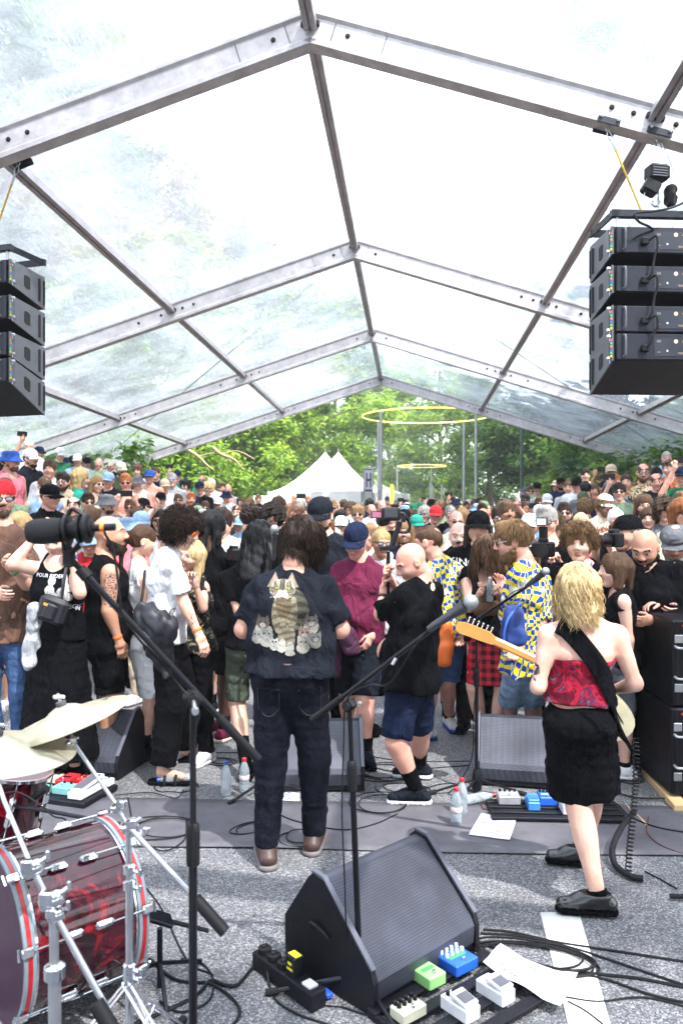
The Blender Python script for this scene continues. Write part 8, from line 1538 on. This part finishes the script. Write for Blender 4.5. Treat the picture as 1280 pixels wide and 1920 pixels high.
# ---------------------------------------------------------------- the crowd behind
CROWD = """
19 863 40 m short brown pink short bucket:blue - tank:pink 110 down
56 859 32 m short darkbrown fair short cap:white blue tee:charcoal 112 down
9 918 38 m short grey pink short cap:olive sun tee:sage 160 down
94 880 31 m side brown pink - - - tee:white 172 down
54 838 23 m crop white pink - - - tee:white 160 phone
73 849 22 m short black fair - cap:navy sun tee:white 120 down
112 852 24 m short brown fair - cap:white - tee:green 130 down
124 868 25 m short black fair - cap:navy - tee:green 170 down
146 863 24 m short brown pink - cap:white - tee:lightblue 175 down
163 868 22 m short brown fair - cap:black - tee:lightgrey 150 down
186 869 24 m - grey pink - - - tee:sage 180 down
208 875 23 m - black pink - - sun tee:black 185 down
227 880 24 m short black mid full cap:cream - tee:olive 150 down
120 902 36 m quiff darkbrown fair full - glasses tee:beige 178 down
84 911 34 f pony brown fair - - sun tank:lightblue 150 down
148 896 36 f longwavy blond fair - - - tee:teal 70 down
180 908 32 f long lightbrown fair - - sun tank:beige 125 down
204 901 30 m short brown pink - cap:lightblue - tee:charcoal 182 down
92 931 46 m crop darkbrown pink - cap:black sun tee:black 112 down
139 950 40 m ring black fair - - - tee:navy 172 down
165 941 38 m short darkbrown fair - - sun tee:lightgrey 150 down
199 944 38 m short darkbrown fair short bucket:grey - tee:lightblue 125 down
170 970 38 m mop brown fair - - - tee:white 20 down
26 1003 38 f fringe blond fair - - - tee:beige 30 down
258 883 25 m mop brown fair - - - tee:white 180 down
281 894 27 m short brown pink - cap:blue sun none:- 178 cup
293 888 21 m short brown fair - - sun tee:navy 190 down
324 900 31 m short grey pink short - blue tee:lightgrey 178 cup
333 893 21 m short brown fair - cap:navy - tee:teal 170 phone
349 911 25 f mop black fair - - sun tee:navy 200 down
309 911 23 m short grey fair - cap:beige - tee:white 160 down
237 904 32 m short ginger pink - - sun none:- 170 crossed
259 904 28 m short brown pink - bucket:grey sun tank:white 182 down
375 915 25 m short black pink - cap:navy - tee:black 178 down
390 916 23 m curly blond fair - - - tee:white 170 down
380 901 20 m - brown pink - - sun tee:teal 182 down
397 908 22 m short white fair - - - tee:white 175 down
416 915 23 m short lightbrown pink - - sunup none:- 160 down
428 918 22 m - grey pink - - - tee:lightgrey 178 cup
358 935 26 m short ginger pink full - - tee:orange 160 down
335 939 26 f short brown pink - - sun tee:yellow 170 down
302 937 26 m short black fair - cap:black - tee:white 160 down
408 943 22 m short brown pink - cap:white - tee:orange 175 down
245 952 33 m short brown pink - - sun tee:white 172 phone
267 950 26 m short black fair - cap:black - tee:white 40 down
256 966 30 m side brown fair - - - tee:lightgrey 30 down
237 990 38 m short darkbrown fair - - - tee:tropical 30 down
301 976 42 f long black fair - - sun tee:black 178 head
366 957 24 m short darkbrown fair - - - tee:white 20 down
385 952 24 m side brown fair - - sun tee:lightgrey 170 down
336 953 20 f short brown fair - bucket:pink - tee:white 150 down
445 962 32 m crop brown pink - - - tee:navy 186 down
469 971 42 m curly darkbrown fair - - - tee:paledenim 35 down
446 981 30 f bob brown fair - - - tee:charcoal 150 down
467 947 26 m curly lightbrown fair - - - tee:lightgrey 20 down
487 955 22 m short black mid - - - tee:navy 170 down
512 969 44 m bigcurly darkbrown fair short - - tee:charcoal 184 down
522 946 30 m bigcurly brown pink - - - tee:grey 180 down
560 952 31 m short grey tan - - - tee:black 178 phone
625 953 34 m short lightbrown pink - visor:white sun tee:black 186 down
521 991 30 m short brown fair - capback:sage - tee:black 10 down
451 943 18 m short brown fair - - sun tee:white 180 down
637 973 34 m fringe black fair goatee - - tee:white 186 down
671 964 34 m mop lightbrown fair - - sun tee:lightgrey 184 down
692 1004 40 m mop lightbrown pink - - - tee:white 188 smile
692 946 25 m mop black mid - - - tee:navy 180 down
697 957 24 m - brown pink - - - tee:white 180 down
716 949 24 m - grey pink - - - tee:charcoal 170 down
759 998 44 m long lightbrown pink full - - tee:navy 192 smile
781 983 36 m short brown pink - cap:teal glasses tee:charcoal 170 down
795 965 30 m curly grey pink - - - tee:navy 200 down
816 965 33 m crop brown pink - cap:red sun tee:black 185 down
808 948 26 m short black fair - cap:black - tee:grey 190 down
833 965 24 m - brown tan - - blue tee:charcoal 180 down
761 957 24 m short grey fair - cap:charcoal - tee:white 140 down
774 955 22 m short brown fair - cap:green - tee:lightgrey 160 down
789 953 22 m short black fair - capback:green - tee:navy 200 down
716 931 15 f bun brown mid - - - tee:pink 200 down
725 937 15 m short black fair - cap:navy - tee:navy 180 down
643 947 20 m short brown fair - - - tee:black 20 down
658 949 18 m short lightbrown fair - - - tee:white 30 down
845 963 29 m side grey pink - - glasses tee:black 205 down
866 968 34 f long lightbrown fair - - - tee:grey 10 down
935 967 38 m mop darkbrown fair goatee - glasses tee:charcoal 186 down
959 967 34 m curly brown fair - - sunup tee:white 10 down
984 938 30 m mop darkbrown fair moustache - sun tank:beige 195 down
1006 915 28 m short black pink - cap:black - tee:sage 190 crossed
993 922 22 m short brown fair - - sun tee:lightgrey 185 down
983 924 22 m short grey fair - cap:grey sun tee:white 160 down
1010 944 25 m short brown fair - - sun tee:beige 188 down
1025 940 28 m short brown fair - cap:white sun tee:white 190 down
1011 964 34 m short brown pink - cap:white - tee:lightblue 190 point
896 943 24 m short black pink - - - tee:navy 160 down
908 951 22 m short brown fair - cap:sage - tee:black 190 down
915 958 23 m crop lightbrown pink - - - tee:pink 185 down
1097 891 26 m short darkbrown fair - - sunup tee:white 190 down
1145 885 28 m short black tan full cap:beige - tee:black 200 down
1128 901 22 f short brown mid - - - tee:white 190 phone
1051 907 24 m short black tan full brim:black sun tee:navy 195 down
1042 912 22 f bob brown pink - brim:beige - tee:cream 195 down
1065 914 27 f bun lightbrown fair - - - tee:lightgrey 200 down
1080 909 30 m short brown pink - cap:black - tee:white 215 down
1097 917 29 m short black fair - - - tee:grey 10 down
1113 920 25 f long brown pink - - - tee:cream 190 down
1132 914 25 m short black tan - - - tee:orange 195 down
1141 917 26 m short brown fair - cap:grey sun tee:lightgrey 210 down
1156 904 24 f short ginger pink - - - tee:red 190 down
1160 922 34 m side darkbrown fair - - sun tee:sage 200 phone
1173 905 37 f bun brown fair - - - tank:blue 205 down
1205 886 40 m ring brown pink goatee - glasses tee:aloha 195 down
1229 891 28 m short black mid - - - tee:lightblue 190 down
1229 903 28 m ring brown pink - - - tee:charcoal 195 down
1254 878 34 f pony brown fair - - sunup tank:orange 230 down
1248 859 27 m crop grey pink - - - tee:lightblue 195 down
1277 893 34 m short grey pink - cap:navy - tee:green 205 phone
1276 942 34 m short lightbrown pink - - sun tee:white 200 down
1092 937 30 m short brown pink short cap:olive - tee:grey 195 down
1057 962 43 m quiff darkbrown fair goatee - sun tee:charcoal 195 down
1097 953 34 m curly lightbrown fair - - - tee:grey 15 down
1130 950 30 m short black tan short - - tee:brown 190 down
1139 927 30 m short black fair - cap:navy - tee:navy 20 down
1153 973 40 m mop white pink - - - tee:white 195 down
1152 1001 34 m side brown fair - - - tee:black 200 down
1207 947 42 m long brown fair full - - tee:black 192 down
1243 958 44 m bigcurly brown fair - - - tee:grey 190 down
1216 972 36 f longwavy brown fair - - - tee:black 210 down
1245 938 27 m short black mid - - - tee:navy 190 down
"""
HW_ = {'curly': 'curly', 'bigcurly': 'big curly', 'long': 'long', 'longwavy': 'long wavy', 'pony': 'tied back', 'bob': 'bobbed', 'mop': 'shaggy', 'fringe': 'fringed', 'short': 'short', 'side': 'parted', 'quiff': 'swept up', 'crop': 'cropped', 'bun': 'pinned up', 'ring': 'receding'}
CW = {'darkbrown': 'dark brown', 'lightbrown': 'light brown', 'lightblue': 'light blue', 'lightgrey': 'light grey', 'paledenim': 'denim', 'white_metal': 'silver'}
HN = {'cap': 'cap', 'capback': 'backwards cap', 'bucket': 'bucket hat', 'visor': 'headband', 'brim': 'brimmed hat', 'flat': 'flat cap', 'beanie': 'beanie'}
PEOPLE = []
def solve_place(px, py, hp, lo=.78, hi=1.4):
 d0 = 362.0 / hp; best = None
 for d in np.linspace(d0 * lo, d0 * hi, 40):
  x = (px - 640) / F * d; g = float(ground_z(x, d)); h = ((CAMZ - (py - 960) / F * d) - g) / .934
  c = (max(0, abs(h - 1.73) - .08)) ** 2 * 60 + math.log(d / d0) ** 2 * 2.0
  if best is None or c < best[0]: best = (c, d, min(2.0, max(1.45, h)), x, g)
 return best[1:]
def crowd_person(px, py, hp, sex, hair, hairc, skin, beard, hat, glasses, top, yaw, arms, seed, place=None):
 d, h, x, g = place or solve_place(px, py, hp)
 rs = np.random.RandomState(seed); face = yaw + rs.uniform(-12, 12) if 140 < yaw < 230 else yaw
 am = arms if arms in ('crossed', 'phone', 'cup', 'front', 'hips', 'camera') else 'down'
 if am == 'down' and rs.rand() < .3: am = 'front'
 J = skel(h, (x, d, g), face, 0, am); hd = [yaw, rs.uniform(-2, 12), rs.uniform(-6, 6)]
 if arms == 'point': J['eR'] = W(1003, 992, d - .35); J['wR'] = W(972, 952, d - .45)
 if arms == 'head': J['eR'] = W(262, 1000, d - .05); J['wR'] = W(290, 958, d - .08)
 if arms == 'phone' and rs.rand() < .4: J['eL'] = J['sL'] + A(0, 0, -.28); J['wL'] = J['eL'] + J['f'] * .2 + A(0, 0, -.1)
 tk, tc_ = top.split(':'); hk, hc_ = (hat.split(':') + ['black'])[:2] if hat != '-' else (None, 'black')
 gl = None if glasses == '-' else ('glasses' if glasses == 'glasses' else 'sunup' if glasses == 'sunup' else 'sun')
 noun = 'woman' if sex == 'f' else 'man'
 hd_ = f'{CW.get(hc_, hc_)} {HN[hk]}' if hk else ('bald head' if hair == '-' else f'{HW_[hair]} {CW.get(hairc, hairc)} hair')
 gd = {'-': '', 'sun': ' and sunglasses', 'blue': ' and blue sunglasses', 'glasses': ' and glasses', 'sunup': ' and sunglasses pushed up'}[glasses]
 bd = '' if beard == '-' else (' and moustache' if beard == 'moustache' else ' and beard')
 td = 'bare chested' if tk == 'none' else f"in {dict(tropical='colourful patterned', aloha='patterned beige').get(tc_, CW.get(tc_, tc_))} {dict(tee='shirt', tank='sleeveless top')[tk]}"
 near = hp >= 30
 P = person(J, h=h, b=rs.uniform(.95, 1.15) if sex == 'm' else rs.uniform(.92, 1.05), sex=sex, skin=skin, head=hd, ex='s' if arms == 'smile' or rs.rand() < .12 else 'n', hair=None if hair == '-' else hair, hairc=hairc, beard=None if beard == '-' else beard, hat=hk, hatc=(hc_, hc_), glasses=gl, lensc='blue_lens' if glasses == 'blue' else 'dark_lens',
           top=tk, topc=tc_ if tk != 'none' else 'black', bot='shorts' if rs.rand() < .5 else 'trousers', botc=['denim', 'black', 'navy', 'beige', 'charcoal', 'olive'][rs.randint(6)], shoes=None, hands=(('grip', 'grip') if arms == 'phone' else ('relaxed', 'point' if arms == 'point' else 'relaxed')), thumb=dict(L=A(0, -.3, 1), R=A(0, -.3, 1)) if arms in ('phone', 'point') else None,
           vox=.018 if near else (.023 if hp >= 18 else .03), label='', detail=near, seed=seed, hs=.99, hem=-.08)
 mbs = []
 for k_ in 'LR':
  a_ = J['a' + k_]; mb = MB(); mb.box(A(a_[0], a_[1], g + .045) + J['f'] * .05, (.095, .27, .09), rotz(-math.atan2(J['f'][0], J['f'][1])), ch=.02); mb.build('shoe', m_cloth('white' if seed % 3 == 0 else 'black'), P['root'])
 root = P['root']; PEOPLE.append(dict(root=root, px=px, py=py, hp=hp, a=f'{noun} with {hd_}{bd or gd}', short=f'{hd_}', td=td, g=g, d=d, bank=('on the left bank' if (px < 440 and g > .3) else 'on the right bank' if (px > 940 and g > .3) else 'in the street crowd')))
 if arms in ('phone',):
  c = (J['wL'] + J['wR']) / 2 + A(0, 0, .10) if abs(J['wL'][2] - J['wR'][2]) < .1 else J['wR'] + A(0, 0, .10); c = c + J['f'] * .02
  r = prop('phone', '', 'phone', c, 'phones held up in the crowd'); mb = MB(); mb.box(c, (.155, .010, .078), rotz(-math.atan2(J['f'][0], J['f'][1])), ch=.003); mb.build('phone_body', M_BLACK, r); mb = MB(); mb.box(c - J['f'] * .0055, (.140, .002, .066), rotz(-math.atan2(J['f'][0], J['f'][1]))); mb.build('screen', mat('phone_screen', (.08, .12, .14), .15), r); r['owner'] = len(PEOPLE) - 1
 return P
OCC = [(J['base'][0], J['base'][1]) for J in FRONT]
worst = []
for i_, ln in enumerate([q for q in CROWD.strip().split('\n') if q.strip()]):
 t = ln.split(); pl = solve_place(float(t[0]), float(t[1]), float(t[2])); OCC.append((pl[2], pl[0])); err = (CAMZ - (pl[3] + pl[1] * .934)) * F / pl[0] + 960 - float(t[1]); worst.append((abs(err), ln))
 crowd_person(float(t[0]), float(t[1]), float(t[2]), t[3], t[4], t[5], t[6], t[7], t[8], t[9], t[10], float(t[11]), t[12], 100 + i_, pl)
print('PLACE', [(round(a), b[:30]) for a, b in sorted(worst, reverse=True)[:12]])
# fill people: rows farther back and between the listed ones
rs = np.random.RandomState(77); nf_ = 0
def skyl(px): return np.interp(px, [-200, 0, 120, 230, 330, 440, 520, 1000, 1050, 1120, 1200, 1280, 1500], [845, 850, 862, 884, 902, 926, 944, 944, 920, 905, 885, 872, 865])
tops = ['white', 'white', 'white', 'black', 'grey', 'navy', 'lightgrey', 'red', 'charcoal', 'beige', 'sage', 'lightblue', 'pink', 'green', 'orange', 'cream', 'maroon', 'yellow']
for Y in np.concatenate([np.arange(6.5, 16, .8), np.arange(16, 40, 1.15)]):
 for X in np.arange(-7.4, 7.5, .62):
  if nf_ >= 150: break
  X_ = X + rs.uniform(-.16, .16); Y_ = Y + rs.uniform(-.3, .3); p = T(X_, Y_, 0)
  if min((p[0] - a) ** 2 + (p[1] - b) ** 2 for a, b in OCC) < .22: continue
  if p[1] > 23 and p[0] < -.3 : continue
  h = rs.normal(1.72, .07); h = min(1.88, max(1.55, h)); g = float(ground_z(p[0], p[1])); px = 640 + p[0] / p[1] * F; py = 960 - (g + h * .934 - CAMZ) / p[1] * F; hp = 362 / p[1]
  if px < -15 or px > 1295 or py < skyl(px) or hp < 9: continue
  if p[1] < 16 and rs.rand() < .15: continue
  if 500 < px < 1000 and p[1] > 16 and rs.rand() < .25: continue
  OCC.append((p[0], p[1])); nf_ += 1; sx = 'f' if rs.rand() < .35 else 'm'
  hair = rs.choice(['short', 'side', 'mop', 'curly', 'crop', 'quiff', '-']) if sx == 'm' else rs.choice(['long', 'bob', 'pony', 'bun', 'longwavy'])
  crowd_person(px, py, hp, sx, str(hair), str(rs.choice(['darkbrown', 'brown', 'brown', 'lightbrown', 'blond', 'grey', 'ginger', 'lightbrown'])), str(rs.choice(['fair', 'pink', 'pink', 'mid', 'tan'])), str(rs.choice(['-', '-', 'short', 'full'])) if sx == 'm' else '-', '-' if rs.rand() < .66 else f"{rs.choice(['cap', 'cap', 'bucket'])}:{rs.choice(['white', 'white', 'navy', 'sage', 'beige', 'black', 'lightblue'])}", str(rs.choice(['-', '-', 'sun', 'glasses'])), 'tee:' + str(rs.choice(tops)), float(rs.uniform(160, 205)), 'phone' if rs.rand() < .04 else 'down', 500 + nf_, (p[1], h, p[0], g))
print('FILL', nf_)
# every label singles out one person: first looks, then a neighbour
from collections import Counter
def words(s_): return len(s_.split())
lab = [f"{q['a']} {q['td']} {q['bank']}" for q in PEOPLE]; cnt = Counter(lab); short = Counter(q['short'] for q in PEOPLE)
for i_, q in enumerate(PEOPLE):
 if cnt[lab[i_]] > 1 or short[q['short']] > 3:
  o_ = sorted((p for p in PEOPLE if p is not q), key=lambda p: (p['px'] - q['px']) ** 2 + (p['py'] - q['py']) ** 2 + 400 * (short[p['short']] > 3))[0]
  rel = ('behind' if q['d'] > o_['d'] + .8 else 'in front of' if q['d'] < o_['d'] - .8 else 'left of' if q['px'] < o_['px'] else 'right of')
  c_ = f"{q['a']} {q['td']}, {rel} the {o_['short']}"
  q['label'] = c_ if words(c_) <= 16 else f"{q['a'].split(' and ')[0]} {q['td']}, {rel} the {o_['short']}"
 else: q['label'] = lab[i_]
seen = Counter()
sidew = lambda q: 'left part of the picture' if q['px'] < 420 else 'right part of the picture' if q['px'] > 860 else 'picture middle'
for q in PEOPLE:
 l = q['label']; seen[l] += 1
for l, n_ in list(seen.items()):
 if n_ > 1:
  for k_, q in enumerate(sorted((q for q in PEOPLE if q['label'] == l), key=lambda q: q['px'])): q['label'] = ('leftmost ' if k_ == 0 else 'rightmost ' if k_ == n_ - 1 else 'middle ') + ' '.join(l.split()[:14])
for q in PEOPLE: q['root']['label'] = ' '.join(q['label'].split()[:16])
for o in list(col.objects):
 if o.get('owner') is not None: q = PEOPLE[o['owner']]; o['label'] = ' '.join(f"dark phone held up by the {q['a']} {q['td']}".split()[:16]); del o['owner']
# air
mb = MB(); mb.box((0, 115, 14), (340, 320, 31)); hz = bpy.data.materials.new('haze_air'); hz.use_nodes = True; n_ = hz.node_tree; n_.nodes.clear(); ho = n_.nodes.new('ShaderNodeOutputMaterial'); pv = n_.nodes.new('ShaderNodeVolumePrincipled'); pv.inputs['Color'].default_value = (.92, .96, 1, 1); pv.inputs['Density'].default_value = .0022; pv.inputs['Anisotropy'].default_value = .3; n_.links.new(pv.outputs[0], ho.inputs['Volume'])
tag(mb.build('haze', hz, origin=(0, 0, 0)), kind='stuff')
